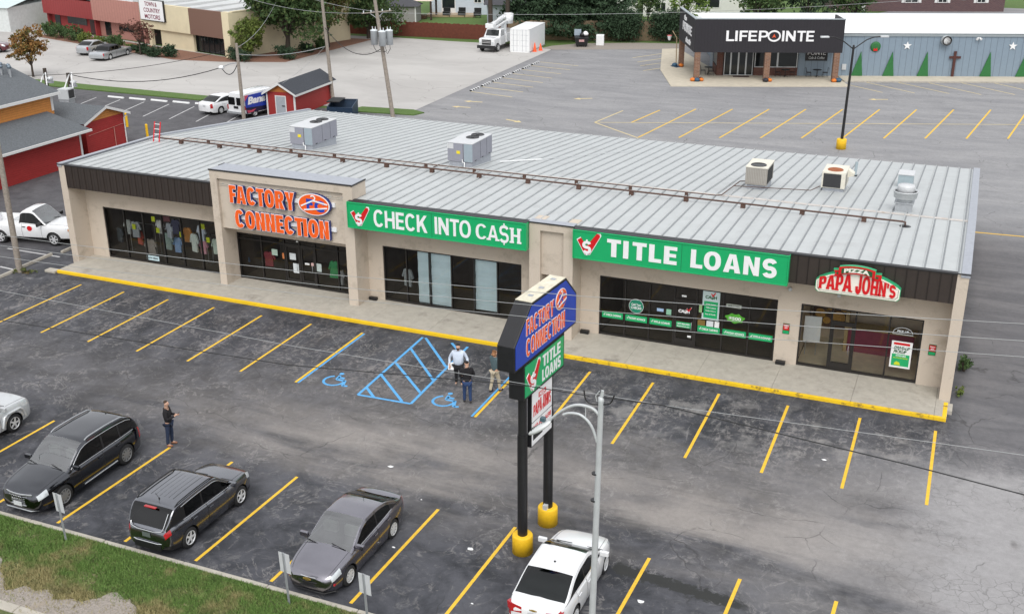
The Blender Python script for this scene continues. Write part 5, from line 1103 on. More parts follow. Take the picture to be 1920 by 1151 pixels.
# silver off-roader cut by the left edge
PSIL = paint('silver_white_paint', (.55, .57, .58), .25, .3)
S5 = dict(L=4.5, W=1.82, paint=PSIL, z0=.24, wr=.36, ww=.24, wheels=(-1.35, 1.36), sh=.12, tum=.86, crown=.05,
  deck=[(0, .95), (.03, 1.08), (.3, 1.10), (.68, 1.08), (.76, 1.10), (.9, 1.08), (.97, 1.04), (1, .96)], plan=[(0, .84), (.03, .95), (.2, 1), (.8, 1), (.94, .98), (.985, .93), (1, .88)],
  roof=[(.01, 1.07), (.03, 1.4), (.06, 1.66), (.3, 1.72), (.55, 1.71), (.60, 1.64), (.68, 1.36), (.75, 1.10)], rw=(.015, .055), ws=(.585,), wins=[(.08, .22), (.235, .40), (.41, .70)], doors=[(.24, .43), (.433, .66)], bonnet=(.77, .97), spokes=5)
r, tY = car('parked_suv', 'silver white off-roader cut off by the left edge of the photo', S5, (-4.0, -13.95, 0), 0, 'SUV')
b = B(); b.prism([(-.70, .42), (.70, .42), (.70, .92), (-.70, .92)], tY(1)-.02, tY(1)+.02, GRILLE)
for x in np.linspace(-.42, .42, 7): b.box(x-.035, x+.035, tY(1)+.02, tY(1)+.04, .6, .88, PSIL)
b.build('grille', r)
for s in (-1, 1):                                                # square wheel-arch flares
    b = B()
    for yy in S5['wheels']:
        pts = [(s*.915, yy-.56, .40), (s*.925, yy-.44, .78), (s*.925, yy-.30, .86), (s*.925, yy+.30, .86), (s*.925, yy+.44, .76), (s*.915, yy+.54, .44)]; b.tube(pts, .05, PSIL, 8)
    b.build('wheel_arch_flare', r)
# far vehicles
S6 = dict(SED, paint=PWHT, L=4.9, W=1.85, chrome_belt=None, wheels=(-1.4, 1.45))
r, tY = car('parked_sedan', 'white sedan parked behind the shops beside the painted van', S6, (-31.5, 39.0, 0), rad(-8), 'sedan')
plate(r, tY(0)-.012, .80, front=False)
PSLV = paint('silver_paint', (.42, .44, .46), .5, .3); BLKV = mat('black_vinyl_roof', (.02, .02, .025), .7, var=.2)
S7 = dict(SED, paint=PSLV, L=5.6, W=1.95, plan=[(0, .92), (.02, .97), (.2, 1), (.8, 1), (.98, .95), (1, .90)], wheels=(-1.55, 1.75),
  deck=[(0, .70), (.01, .86), (.06, .93), (.2, .95), (.62, .95), (.7, .96), (.9, .90), (.98, .82), (1, .70)], roof=[(.20, .95), (.235, 1.18), (.26, 1.36), (.34, 1.42), (.55, 1.42), (.585, 1.36), (.65, 1.10), (.69, .96)],
  rw=(.205, .262), ws=(.57,), wins=[(.30, .42), (.435, .54), (.55, .66)], doors=[(.28, .43), (.433, .60)], bonnet=(.7, .97), roofm=BLKV, hl=(.96, .99), tl=(.004, .03))
a = math.atan2(-(59.95-55.56), 0)
r, tY = car('old_limousine', 'silver limousine with a black vinyl roof parked by the long brick shops', S7, (-60.55, 57.7, 0), rad(8), 'car')
S8 = dict(SED, paint=PSLV, chrome_belt=None)
car('parked_sedan', 'silver sedan parked behind the limousine', S8, (-64.6, 59.5, 0), rad(8), 'sedan')
PRED = paint('dark_red_paint', (.10, .012, .02), .3, .3)
car('parked_minivan', 'dark red minivan parked half hidden behind the autumn tree', dict(S2, paint=PRED, cladding=False, L=4.8, rails=None, chrome_belt=None, chrome_top=None, wheels=(-1.45, 1.5)), (-76.5, 55.6, 0), rad(-66), 'minivan')
# white pickup at the left
S9 = dict(L=5.5, W=2.0, paint=PWHT, z0=.42, wr=.39, ww=.26, wheels=(-1.66, 1.62), sh=.10, tum=.80, rc=.03, crown=.02, bed=(.02, .40, .78),
  plan=[(0, .95), (.02, .99), (.1, 1), (.86, 1), (.95, .97), (.985, .92), (1, .86)], deck=[(0, 1.22), (.02, 1.25), (.42, 1.25), (.5, 1.22), (.68, 1.18), (.73, 1.21), (.92, 1.19), (.98, 1.13), (1, 1.02)],
  roof=[(.425, 1.25), (.435, 1.55), (.45, 1.84), (.48, 1.92), (.55, 1.93), (.585, 1.88), (.64, 1.62), (.69, 1.36), (.725, 1.19)], rw=(.428, .449), ws=(.57,), wins=[(.468, .505), (.515, .70)], doors=[(.455, .67)], seats=(.2,), msz=1.5, mirrorm=DARKTRIM, handle_m=DARKTRIM, spokes=6, hl=(.93, .985), tl=(.004, .022), zlow=[(0, .1), (.1, 0), (.9, 0), (1, .02)], bonnet=(.735, .97))
b = B(); b.box(-.75, .75, -.25, .25, 0, .42, WHITE); b.box(-.78, .78, -.27, .27, .42, .46, LIGHTSTEEL); tag(b.build('tool_box', loc=(-20.75, 5.65, .80), rz=rad(-77), bevel=.02), 'white tool box lying in the bed of the pickup', 'tool box')
r, tY = car('pickup_truck', 'white single cab pickup with a red round badge on its door', S9, (-19.75, 5.42, 0), rad(-77), 'pickup')
b = B(); b.cyl((1.0, tY(.545), .98), (1.012, tY(.545), .98), .15, RED, n=18); b.build('door_badge', r)
b = B(); b.box(-.95, .95, tY(.985), tY(1)+.08, .46, .68, DARKTRIM); b.build('front_bumper', r, bevel=.03); b = B(); b.box(-.6, .6, tY(1)-.03, tY(1)+.015, .72, .96, GRILLE); b.build('grille', r)
b = B(); b.box(.93, .99, tY(.965), tY(.985), .92, 1.02, mat('amber_lamp', (.6, .18, .03), .3)); b.build('indicator', r)
# painted delivery van
VB = mat('blue_van_wrap', (.02, .05, .36), .4, var=.15, scale=3); VD = mat('dark_navy_wrap', (.012, .012, .045), .4, var=.1); VP = mat('pink_van_wrap', (.55, .07, .12), .4, var=.3, scale=2)
S10 = dict(L=5.6, W=2.0, paint=PWHT, z0=.32, wr=.37, ww=.25, wheels=(-1.65, 1.85), sh=.08, tum=.86, rc=.04, plan=[(0, .95), (.01, .98), (.9, 1), (.96, .95), (1, .85)],
  deck=[(0, 1.12), (.3, 1.12), (.7, 1.10), (.82, 1.10), (.95, 1.0), (1, .8)], roof=[(.004, 1.13), (.012, 1.7), (.03, 2.02), (.1, 2.10), (.62, 2.10), (.70, 2.0), (.82, 1.3), (.86, 1.10)], rw=(.001, .002), ws=(.69,), wins=[(.60, .80)], pillar='body', doors=[(.60, .78)], hl=(.95, .99), tl=(.002, .02))
r, tY = car('delivery_van', 'white delivery van with blue and red painted side parked by the red shed', S10, (-28.15, 39.35, 0), rad(-8), 'van')
b = B()
for s in (-1, 1): b.box(s*.46-.36, s*.46+.36, tY(0)-.035, tY(0)-.02, 1.12, 1.75, CARGLASS); b.box(s*.92-.05, s*.92+.05, tY(0)-.03, tY(0)+.01, .72, 1.1, TLAMP)
b.build('rear_window', r); b = B(); b.box(-.98, .98, tY(0)-.14, tY(0)+.02, .40, .56, GALV); b.build('rear_bumper', r); plate(r, tY(0)-.02, .92, DARKTRIM, w=.5, h=.2, front=False)
b = B(); Mx = Matrix(((0, -1, 0, 0), (1, 0, 0, 0), (0, 0, 1, 0), (0, 0, 0, 1)))
b.M = Matrix.Translation((1.004, 0, 0)) @ Matrix.Rotation(rad(90), 4, 'Z')
b.prism([(-2.70, .95), (.1, .75), (.6, .75), (.6, 1.95), (-2.3, 1.95), (-2.7, 1.5)], -.008, .02, VB); b.prism([(-2.6, .45), (.9, .45), (.9, .75), (.1, .75), (-2.70, .95)], -.007, .02, VD); b.prism([(-2.74, 1.5), (-2.3, 1.95), (-2.74, 1.98)], -.009, .02, VP); b.prism([(-2.5, .48), (-1.9, .5), (-1.5, .72), (-2.1, .66), (-2.6, .74)], -.012, .0, VP)
text_into(b, 'Bana', -2.45, 1.16, 2.1, .62, -.010, SWHITE, .008, .05, slant=.25); b.build('side_artwork', r)
# bucket truck far behind: cab, boom, bucket, equipment body
tr = thing('bucket_truck', 'white utility bucket truck with folded boom parked beside the shipping container', 'truck', (-23.1, 80.2, 0), rad(180))
b = B(); b.prism([(-.95, .55), (.95, .55), (.95, 1.45), (.8, 1.55), (-.8, 1.55), (-.95, 1.45)], 2.6, 4.3, PWHT); b.build('bonnet', tr, bevel=.08)
b = B(); b.add([(-1.0, 1.2, .6), (1.0, 1.2, .6), (1.0, 2.75, .6), (-1.0, 2.75, .6), (-1.0, 1.2, 1.55), (1, 1.2, 1.55), (1, 2.75, 1.55), (-1, 2.75, 1.55), (-.88, 1.25, 2.35), (.88, 1.25, 2.35), (.85, 2.25, 2.35), (-.85, 2.25, 2.35)], [(0, 3, 2, 1), (0, 1, 5, 4), (1, 2, 6, 5), (2, 3, 7, 6), (3, 0, 4, 7), (4, 5, 9, 8), (5, 6, 10, 9), (6, 7, 11, 10), (7, 4, 8, 11), (8, 9, 10, 11)], PWHT); b.build('cab', tr, bevel=.05)
b = B(); b.face([(-.80, 2.72, 1.64), (.80, 2.72, 1.64), (.74, 2.345, 2.25), (-.74, 2.345, 2.25)], CARGLASS); b.build('windscreen', tr)
for s in (-1, 1): b = B(); b.face([(s*1.0, 1.45, 1.62), (s*1.0, 2.55, 1.62), (s*.905, 2.2, 2.25), (s*.905, 1.45, 2.25)], CARGLASS); b.build('side_window', tr)
b = B(); b.box(-.55, .55, 4.28, 4.34, .85, 1.4, GRILLE); b.box(-.5, .5, 4.34, 4.36, 1.05, 1.12, CHROME); b.box(-.5, .5, 4.34, 4.36, 1.22, 1.28, CHROME); b.build('grille', tr); b = B(); b.box(-1.1, 1.1, 4.25, 4.5, .45, .78, BLACK); b.build('bumper', tr, bevel=.03)
for s in (-1, 1): b = B(); b.box(s*.75-.13, s*.75+.13, 4.29, 4.34, .95, 1.15, HLAMP); b.build('headlight', tr)
b = B(); b.box(-1.1, 1.1, -3.2, 1.1, .75, 1.75, PWHT); b.box(-.5, .5, -3.2, 4.0, .5, .75, BLACK); b.build('equipment_body', tr, bevel=.03)
for y in (3.4, -1.6): wheel_pair(tr, .92, y, .48, .3, 6, RIM)
b = B(); b.cyl((0, -.6, 1.75), (0, -.6, 2.9), .35, LIGHTSTEEL); b.build('turret', tr)
b = B(); b.tube([(0.15, -1.4, 3.35), (0, 3.4, 2.75)], .26, PWHT, 4); b.build('boom', tr); b = B(); b.tube([(-.2, -1.4, 2.9), (-.2, 2.6, 2.45)], .16, PWHT, 4); b.build('boom', tr)
b = B(); b.lathe([(0, 0), (.55, 0), (.62, 1.15), (.6, 1.15), (.5, .1), (0, .1)], (-.2, -1.6, 2.5), PWHT, 4); b.build('bucket', tr); b = B(); b.box(-.5, .5, 2.6, 3.5, 2.55, 3.05, PWHT); b.build('boom_head', tr, bevel=.06)
# ---------------------------------------------------------------- people (local: facing +y)
SKINM = mat('skin', (.50, .30, .21), .6, var=.1, scale=9)
def skin_mesh(name, verts, edges, radii, m, parent, root=0, sub=2):
    me = bpy.data.meshes.new(name); me.from_pydata(verts, edges, []); o = bpy.data.objects.new(name, me); COL.objects.link(o)
    o.modifiers.new('skin', 'SKIN'); sv = me.skin_vertices[0].data
    for i, r in enumerate(radii): sv[i].radius = r if isinstance(r, tuple) else (r, r); sv[i].use_root = (i == root)
    sb = o.modifiers.new('sub', 'SUBSURF'); sb.levels = sub; sb.render_levels = sub
    bpy.context.view_layer.update()
    m2 = bpy.data.meshes.new_from_object(o.evaluated_get(bpy.context.evaluated_depsgraph_get()))
    bpy.data.objects.remove(o); bpy.data.meshes.remove(me); m2.name = name; m2.materials.clear(); m2.materials.append(m)
    m2.polygons.foreach_set('use_smooth', [True]*len(m2.polygons)); o = bpy.data.objects.new(name, m2); COL.objects.link(o)
    if parent: o.parent = parent
    return o
def person(label, loc, rz, top, trousers, shoes, hair, arms, legs=((0, 0), (0, 0)), girth=1.0, hairlen=0, beard=False, look=0.0, H=1.0):
    root = thing('person', label, 'person', loc, rz); root.scale = (H, H, H)
    g = girth; V, E, R = [], [], []
    def v(p, r, frm=None):
        V.append(p); R.append(r)
        if frm is not None: E.append((frm, len(V)-1))
        return len(V)-1
    pel = v((0, 0, .95), (.13*g, .10*g)); sp = v((0, .02, 1.14), (.12*g, .10*g), pel); ch = v((0, .01, 1.34), (.145*g, .105*g), sp); nb = v((0, -.01, 1.485), .062, ch); hb = v((0, .015, 1.565), .062, nb)
    hc = v((.01*look, .03, 1.655), (.078, .092), hb); ht = v((.01*look, .02, 1.735), (.062, .075), hc); v((.09*look, .128, 1.645), .013, hc)
    for s in (-1, 1): v((s*.088, .015, 1.655), .014, hc)
    for k, s in enumerate((-1, 1)):
        el, wr_ = arms[k]; sh = v((s*.175*g**.5, -.005, 1.43), .058, ch); e = v(el, .040, sh); w = v(wr_, .029, e)
        d = (Vector(wr_)-Vector(el)).normalized(); side = d.cross(Vector((0, 0, 1))); side = (side if side.length > .2 else Vector((1, 0, 0))).normalized(); dn = side.cross(d).normalized()
        pm_ = v(tuple(Vector(wr_)+d*.055), (.034, .022), w); base = Vector(wr_)+d*.09
        for q, (off, ln) in enumerate(((-.028, .058), (-.010, .068), (.010, .064), (.027, .050))):
            a = v(tuple(base+side*off+d*ln*.4), .0095, pm_); v(tuple(base+side*off+d*ln-dn*.02), .0085, a)
        a = v(tuple(Vector(wr_)+d*.05-side*.038*s), .011, pm_); v(tuple(Vector(wr_)+d*.085-side*.05*s), .0095, a)
        fy, kb = legs[k]; hp = v((s*.095*g**.5, 0, .90), .085, pel); kn = v((s*.105, fy*.5+kb, .50), .055, hp); an = v((s*.115, fy-.02, .09), .040, kn); v((s*.125, fy+.12, .04), .034, an)
    skin_mesh('body', V, E, R, SKINM, root)
    # top
    V, E, R = [], [], []
    lo = v((0, .01, .86), (.165*g, .125*g)); p1 = v((0, .02*g, 1.08), (.165*g, .135*g), lo); c1 = v((0, .015, 1.30), (.175*g, .13*g), p1); n1 = v((0, -.012, 1.475), .078, c1); v((0, 0, 1.52), .074, n1)
    for k, s in enumerate((-1, 1)):
        el, wr_ = arms[k]; s1 = v((s*.18*g**.5, -.005, 1.425), .078, c1); e = v(el, .058, s1); d = (Vector(wr_)-Vector(el)); v(tuple(Vector(el)+d*.93), .043, e)
    skin_mesh('jacket', V, E, R, top, root)
    V, E, R = [], [], []
    pel = v((0, 0, .93), (.150*g, .118*g))
    for k, s in enumerate((-1, 1)):
        fy, kb = legs[k]; hp = v((s*.098*g**.5, 0, .85), .100*g**.5, pel); kn = v((s*.106, fy*.5+kb, .50), .074, hp); v((s*.115, fy-.02, .075), .058, kn)
    skin_mesh('trousers', V, E, R, trousers, root)
    for k, s in enumerate((-1, 1)):
        fy, kb = legs[k]; V, E, R = [], [], []
        a = v((s*.115, fy-.06, .045), .046); c = v((s*.12, fy+.06, .045), .046, a); v((s*.128, fy+.17, .036), .038, c); skin_mesh('shoe', V, E, R, shoes, root)
    V, E, R = [], [], []
    a = v((0, -.03, 1.665), (.082, .078)); t = v((0, .005, 1.735), (.076, .085), a); v((0, .055, 1.758), (.055, .03), t)
    if hairlen: c = v((0, -.055, 1.60), (.09, .06), a); v((0, -.05, 1.60-hairlen), (.085, .05), c)
    skin_mesh('hair', V, E, R, hair, root)
    if beard: V, E, R = [], [], []; a = v((-.06, .06, 1.60), .03); c = v((0, .10, 1.575), .036, a); v((.06, .06, 1.60), .03, c); skin_mesh('beard', V, E, R, hair, root)
    return root
CBLK = mat('black_cloth', (.010, .009, .011), .9, var=.25, scale=12); JEAN = mat('dark_denim', (.018, .030, .065), .9, var=.25, scale=14); LSHIRT = mat('pale_blue_cloth', (.52, .58, .68), .85, var=.1, scale=8, bump=.4)
TEAL = mat('grey_teal_cloth', (.075, .115, .125), .9, var=.15, scale=10); KHAKI = mat('khaki_cloth', (.46, .40, .29), .9, var=.12, scale=8); TAN = mat('tan_leather', (.24, .10, .05), .6, var=.15); DSHOE = mat('black_shoe', (.02, .02, .022), .6, var=.2)
HB = mat('brown_hair', (.055, .033, .020), .8, var=.3, scale=30); HD = mat('dark_hair', (.012, .009, .008), .8, var=.3, scale=30); HA = mat('auburn_hair', (.28, .13, .055), .75, var=.3, scale=30)
person('man in black jacket and jeans standing apart, looking at his phone', (3.0, -11.22, 0), rad(-68), CBLK, JEAN, TAN, HB, (((-.25, .05, 1.13), (-.07, .30, 1.20)), ((.25, .06, 1.13), (.07, .31, 1.22))), ((.03, .03), (-.05, .0)), 1.04, H=1.03)
b = B(); b.box(-.036, .036, -.006, .006, -.07, .07, BLACK); o = b.build('phone', loc=(3.40, -11.06, 1.33), rz=rad(-68), bevel=.004); o.rotation_euler.x = rad(-40); tag(o, 'black phone held by the man standing apart', 'phone')
person('heavy man in pale blue shirt and dark trousers facing the camera with papers', (10.66, -2.60, 0), rad(196), LSHIRT, CBLK, mat('grey_shoe', (.16, .14, .13), .7), HD, (((-.36, .0, 1.16), (-.40, .22, 1.06)), ((.36, -.03, 1.15), (.33, .16, .93))), ((.02, .0), (-.03, .0)), 1.38, beard=True, H=1.03)
b = B()
for k in range(4): b.box(-.11+.006*k, .11+.004*k, -.002+.004*k, .0+.004*k, -.15, .15, WHITE)
o = b.build('papers', loc=(10.42, -2.82, .90), rz=rad(20)); o.rotation_euler.x = rad(-25); tag(o, 'white sheets of paper held at the side of the man in the pale shirt', 'papers')
person('man in black jacket and blue jeans seen from behind', (11.66, -3.92, 0), rad(28), CBLK, mat('blue_denim', (.02, .045, .12), .9, var=.25, scale=14), DSHOE, HD, (((-.27, .0, 1.15), (-.22, .22, 1.05)), ((.28, .02, 1.15), (.20, .24, 1.10))), ((.06, .0), (-.05, .0)), 1.12, H=1.02)
person('person in teal sweater and khaki trousers holding up a camera, seen from behind', (12.28, -2.62, 0), rad(-18), TEAL, KHAKI, DSHOE, HA, (((-.30, .12, 1.36), (-.07, .28, 1.58)), ((.30, .12, 1.36), (.09, .28, 1.60))), ((-.14, .04), (.17, .03)), .98, hairlen=.06, look=.3, H=1.03)
b = B(); b.box(-.04, .04, -.006, .006, -.075, .075, LIGHTSTEEL); tag(b.build('phone', loc=(12.40, -2.22, 1.74), rz=rad(-18), bevel=.004), 'pale phone held up by the person in the teal sweater', 'phone')
# ---------------------------------------------------------------- things on the shop roof
UNIT = mat('grey_lilac_panel', (.27, .275, .32), .5, .1, var=.06); UTOP = mat('pale_unit_top', (.56, .57, .58), .5, .1, var=.1); CREAMU = mat('cream_unit', (.66, .63, .54), .5, var=.08); RUST = mat('rust', (.30, .09, .03), .8, var=.3, scale=8)
def rooftop_unit(label, x0, x1, y0, y1, h):
    z = rz((y0+y1)/2); z1 = rz(y1)
    r = thing('rooftop_unit', label, 'air conditioner', (x0, y0, rz(y0)), 0, 'large air conditioners on the shop roof'); w, d = x1-x0, y1-y0
    b = B(); b.box(.06, w-.06, .06, d-.06, -.35, .27, FLASH); b.build('curb', r)
    b = B(); b.box(0, w, 0, d, .27, h, UNIT)
    for k in (.40, .72): b.box(w+.0, w+.008, d*k-.006, d*k+.006, .30, h-.02, DARKTRIM)
    b.box(w*.62, w*.635, -.008, 0, .3, h-.02, DARKTRIM); b.box(w*.66, w-.0, -.01, 0, .28, h-.01, mat('steel_blue_panel', (.30, .36, .40), .5, .1, var=.05))
    for k in (.15, .5, .85): b.box(w, w+.012, d*k-.09, d*k+.09, .29, .33, BLACK)
    b.build('housing', r, bevel=.01)
    b = B(); b.box(-.015, w+.015, -.015, d+.015, h, h+.03, UTOP); b.build('lid', r)
    for fy in (d*.56, d*.82): b = B(); b.lathe([(0, h+.035), (.30, h+.036), (.34, h+.06), (.36, h+.03)], (w*.56, fy, 0), BLACK, 22); b.lathe([(0, h+.07), (.08, h+.07), (.1, h+.04)], (w*.56, fy, 0), DARKTRIM, 12); b.build('fan_grille', r)
    b = B(); b.box(-.02, .34, -.012, .05, h-.30, h-.02, UTOP); b.box(w*.36, w*.50, -.012, 0, h*.55, h*.68, mat('yellow_sticker', (.75, .60, .02), .5)); b.build('label_panel', r)
    b = B(); b.tube([(w*.68, -.04, -.0), (w*.68, -.04, .25), (w*.60, -.04, .25), (w*.60, -.04, .40)], .03, WHITE, 8); b.build('drain_pipe', r); return r
rooftop_unit('lilac grey twin fan rooftop air conditioner above the orange lettered portal', -6.12, -4.68, 11.3, 13.9, 1.22)
rooftop_unit('lilac grey twin fan rooftop air conditioner above the long green sign', 3.66, 5.08, 11.1, 13.6, 1.22)
r = thing('rooftop_unit', 'tan grey single fan rooftop unit with louvred face', 'air conditioner', (18.72, 13.3, rz(13.3)))
b = B(); b.box(.08, 1.0, .08, 1.6, -.3, .22, FLASH); b.build('curb', r)
b = B(); b.box(0, 1.05, 0, 1.7, .22, 1.06, mat('tan_grey_panel', (.30, .28, .25), .6, var=.08))
for k in range(12): b.box(.04+.082*k, .075+.082*k, -.02, 0, .28, 1.0, mat('tan_louvre', (.36, .34, .31), .6, var=.08)); 
for k in range(10): b.box(1.05, 1.07, .08+.14*k, .13+.14*k, .28, .98, DARKTRIM)
b.build('housing', r); b = B(); b.box(-.02, 1.07, -.02, 1.72, 1.06, 1.10, CREAMU); b.build('lid', r); b = B(); b.lathe([(0, 1.105), (.34, 1.106), (.37, 1.13), (.39, 1.10)], (.52, .5, 0), DARKTRIM, 22); b.build('fan_grille', r)
r = thing('rooftop_unit', 'cream rooftop unit with dark coil face and rusty fan', 'air conditioner', (22.15, 14.85, rz(14.85)))
b = B(); b.box(.08, 1.05, .08, 1.5, -.3, .16, FLASH); b.build('curb', r)
b = B(); b.box(0, 1.12, 0, 1.6, .16, .96, CREAMU); b.build('housing', r, bevel=.012); b = B(); b.box(.08, .92, -.015, 0, .2, .88, mat('dark_coil', (.03, .03, .032), .7, var=.4, scale=40)); b.box(1.12, 1.135, .1, .7, .25, .85, mat('tan_grey_panel', (0, 0, 0))); b.build('coil_panel', r)
b = B(); b.lathe([(0, .965), (.33, .967), (.36, .99), (.38, .96)], (.56, .55, 0), RUST, 22); b.build('fan_grille', r); b = B(); b.prism([(1.12, .55), (1.42, .62), (1.42, .74), (1.12, .92)], .9, 1.35, CREAMU); b.build('hood', r)
r = thing('exhaust_fan', 'round white mushroom exhaust fan on a steel curb near the right roof end', 'exhaust fan', (26.25, 11.75, rz(11.75)))
b = B(); b.box(-.36, .36, -.36, .36, -.15, .42, GALV); b.box(-.42, .42, -.42, .42, .42, .46, GALV); b.build('curb', r); b = B(); b.lathe([(.30, .46), (.31, .54), (.44, .60), (.50, .64), (.53, .90), (.555, .91), (.555, .95), (.52, .95), (.49, .88)], (0, 0, 0), LIGHTSTEEL, 28, caps=False); b.lathe([(0, .87), (.495, .87)], (0, 0, 0), DARKTRIM, 24, caps=False); b.build('bowl', r); b = B(); b.lathe([(.33, .87), (.37, .92), (.38, 1.15), (.36, 1.20), (0, 1.215)], (0, 0, 0), UTOP, 26); b.build('cap', r)
b = B(); b.box(0, .72, 0, .9, -.3, .62, mat('pale_blue_steel', (.33, .40, .43), .5, .2, var=.1)); b.box(-.03, .75, -.03, .93, .62, .68, UTOP); tag(b.build('makeup_air_box', loc=(25.5, 18.2, rz(18.2)), bevel=.01), 'pale blue steel box on the roof behind the mushroom exhaust fan', 'vent')
b = B(); b.box(-.12, .12, -.12, .12, -.1, .06, DARKTRIM); b.cyl((0, 0, 0), (.02, .1, .75), .075, mat('pale_blue_steel', (0, 0, 0))); tag(b.build('roof_vent', loc=(23.2, 20.3, rz(20.3))), 'short pale vent pipe behind the cream rooftop unit', 'vent')
PIPE = mat('brown_gas_pipe', (.085, .045, .032), .7, var=.3, scale=6)
b = B(); P0, P1 = Vector((-13.9, 9.72, rz(9.72)+.2)), Vector((26.4, 8.95, rz(8.95)+.2))
b.tube([P0+(P1-P0)*(k/20) for k in range(21)]+[P1+Vector((.12, 0, -.02)), P1+Vector((.13, 0, -.19))], .042, PIPE, 8); b.lathe([(.25, .0), (.1, .05), (0, .06)], (26.53, 8.95, rz(8.95)), DARKTRIM, 14)
for k in range(15): q = P0+(P1-P0)*((k+.6)/15.2); b.box(q.x-.10, q.x+.10, q.y-.09, q.y+.09, rz(q.y)-.01, q.z-.03, PIPE)
tag(b.build('gas_pipe'), 'long brown gas pipe on blocks running along the roof ridge', 'pipe')
b = B(); P0, P1 = Vector((-12.4, 10.45, rz(10.45)+.17)), Vector((18.0, 10.10, rz(10.1)+.17)); b.tube([P0+(P1-P0)*(k/20) for k in range(21)]+[(18.25, 10.3, P1.z), (18.3, 14.2, rz(14.2)+.17), (18.7, 14.3, rz(14.3)+.2)], .026, PIPE, 8)
for x in (-12.4, -6.3, 3.5): b.tube([(x, 10.4, P1.z), (x, 9.75, P1.z+.02)], .024, PIPE, 6)
for k in range(11): q = P0+(P1-P0)*((k+.5)/11); b.box(q.x-.07, q.x+.07, q.y-.06, q.y+.06, rz(q.y)-.01, q.z-.02, PIPE)
b.tube([(18.28, 13.0, rz(13)+.12), (21.8, 13.9, rz(13.9)+.12), (22.1, 14.9, rz(14.9)+.2)], .022, PIPE); tag(b.build('gas_pipe'), 'thinner brown pipe beside the long one, branching to the rooftop units', 'pipe')
b = B(); b.tube([(7.2, 15.5, rz(15.5)+.06), (5.6, 13.4, rz(13.4)+.06)], .035, WHITE); b.tube([(7.2, 15.5, rz(15.5)+.06), (10.5, 21.5, rz(21.5)+.06)], .013, LIGHTSTEEL); tag(b.build('drain_pipe'), 'white drain pipe lying on the roof beside an air conditioner', 'pipe')
LADR = mat('red_ladder', (.62, .02, .03), .5, var=.1); b = B(); lx, ly = -13.95, 9.65; zr_ = rz(9.6)
for s in (-.2, .2): b.tube([(lx+s, ly-.1, zr_-.0), (lx+s+.05, ly+.15, zr_+1.1)], .035, LADR, 4)
for k in range(4): b.tube([(lx-.2+.01*k, ly-.06+.06*k, zr_+.15+.27*k), (lx+.2+.01*k, ly-.06+.06*k, zr_+.15+.27*k)], .02, WHITE, 6)
tag(b.build('ladder'), 'red ladder top rising above the left end of the shop roof', 'ladder')
# ---------------------------------------------------------------- street lamp, verge signs, litter
LP_ = mat('painted_steel_pole', (.50, .52, .53), .45, .2, var=.1, scale=4); y = -17.9
def lp(u, v, dy=0): return AY(u, v, y+dy)
sl = thing('street_lamp', 'pale grey street lamp with curved arm in the foreground', 'street lamp', (0, 0, 0)); b = B()
top = lp(1127, 752); base = Vector((top.x-.10, y, .02)); b.tube([base, base+(top-base)*.35, base+(top-base)*.7, top], [.088, .082, .072, .062], LP_, 16); b.lathe([(.0, .12), (.065, .10), (.07, 0)], top, LP_, 14); b.build('pole', sl)
b = B(); b.tube([lp(1123, 777), lp(1108, 764), lp(1080, 759), lp(1054, 769), lp(1030, 788)], [.038, .038, .034, .03, .03], LP_, 10, 5); b.build('arm', sl)
b = B(); b.tube([lp(1120, 829), lp(1108, 797), lp(1089, 778), lp(1068, 774), lp(1056, 777)], [.034, .034, .032, .03, .03], LP_, 10, 5); b.tube([lp(1098, 785), lp(1098, 765)], .012, LP_); b.build('arm', sl)
h0, h1 = lp(1034, 790), lp(991, 812); hd = (h1-h0); b = B(); L = hd.length; d = hd.normalized(); n = Vector((0, 1, 0)); u_ = d.cross(n)
vs, fs = [], []; K = 10
for i in range(K+1):
    t = i/K; c = h0+hd*t; w = .06+.20*math.sin(math.pi*min(1, t*1.0)**.8)**.7 if t < 1 else .01; hh = w*.36
    for k in range(10): a = 2*math.pi*k/10; vs.append(c+n*(w*math.cos(a))+Vector((0, 0, 1))*(hh*math.sin(a)))
for i in range(K):
    for k in range(10): fs.append((i*10+k, i*10+(k+1) % 10, (i+1)*10+(k+1) % 10, (i+1)*10+k))
b.add(vs, fs, mat('lamp_head_grey', (.62, .64, .64), .4, .1, var=.08), True)
for k in range(5): c = h0+hd*(.42+.1*k); b.tube([c+n*.10+Vector((0, 0, .055)), c+Vector((0, 0, .088)), c-n*.10+Vector((0, 0, .055))], .012, DARKTRIM, 4)
b.build('lamp_head', sl); b = B(); q = lp(1018, 789); b.box(q.x-.06, q.x+.06, y-.06, y+.06, q.z-.0, q.z+.10, mat('photocell', (.05, .09, .11), .4)); b.build('photocell', sl, bevel=.01)
b = B(); b.tube([lp(1095, 731), lp(1098, 748), lp(1108, 757), lp(1127, 758), lp(1144, 756), lp(1152, 741)], .018, BLACK, 6, 4); b.tube([lp(1119, 752), lp(1117, 742), lp(1124, 733)], .012, LP_); b.tube([lp(1127, 752), lp(1130, 732)], [.05, .035], LP_, 8); b.build('wire_bracket', sl)
b = B()
for v in (887, 937): q = lp(1122-.045*(v-752), v); b.cyl(q-Vector((0, 0, .015)), q+Vector((0, 0, .015)), .083, DARKTRIM, n=16)
b.build('strap', sl)
SIGNB = mat('sign_back_aluminium', (.60, .62, .64), .45, .2, var=.06)
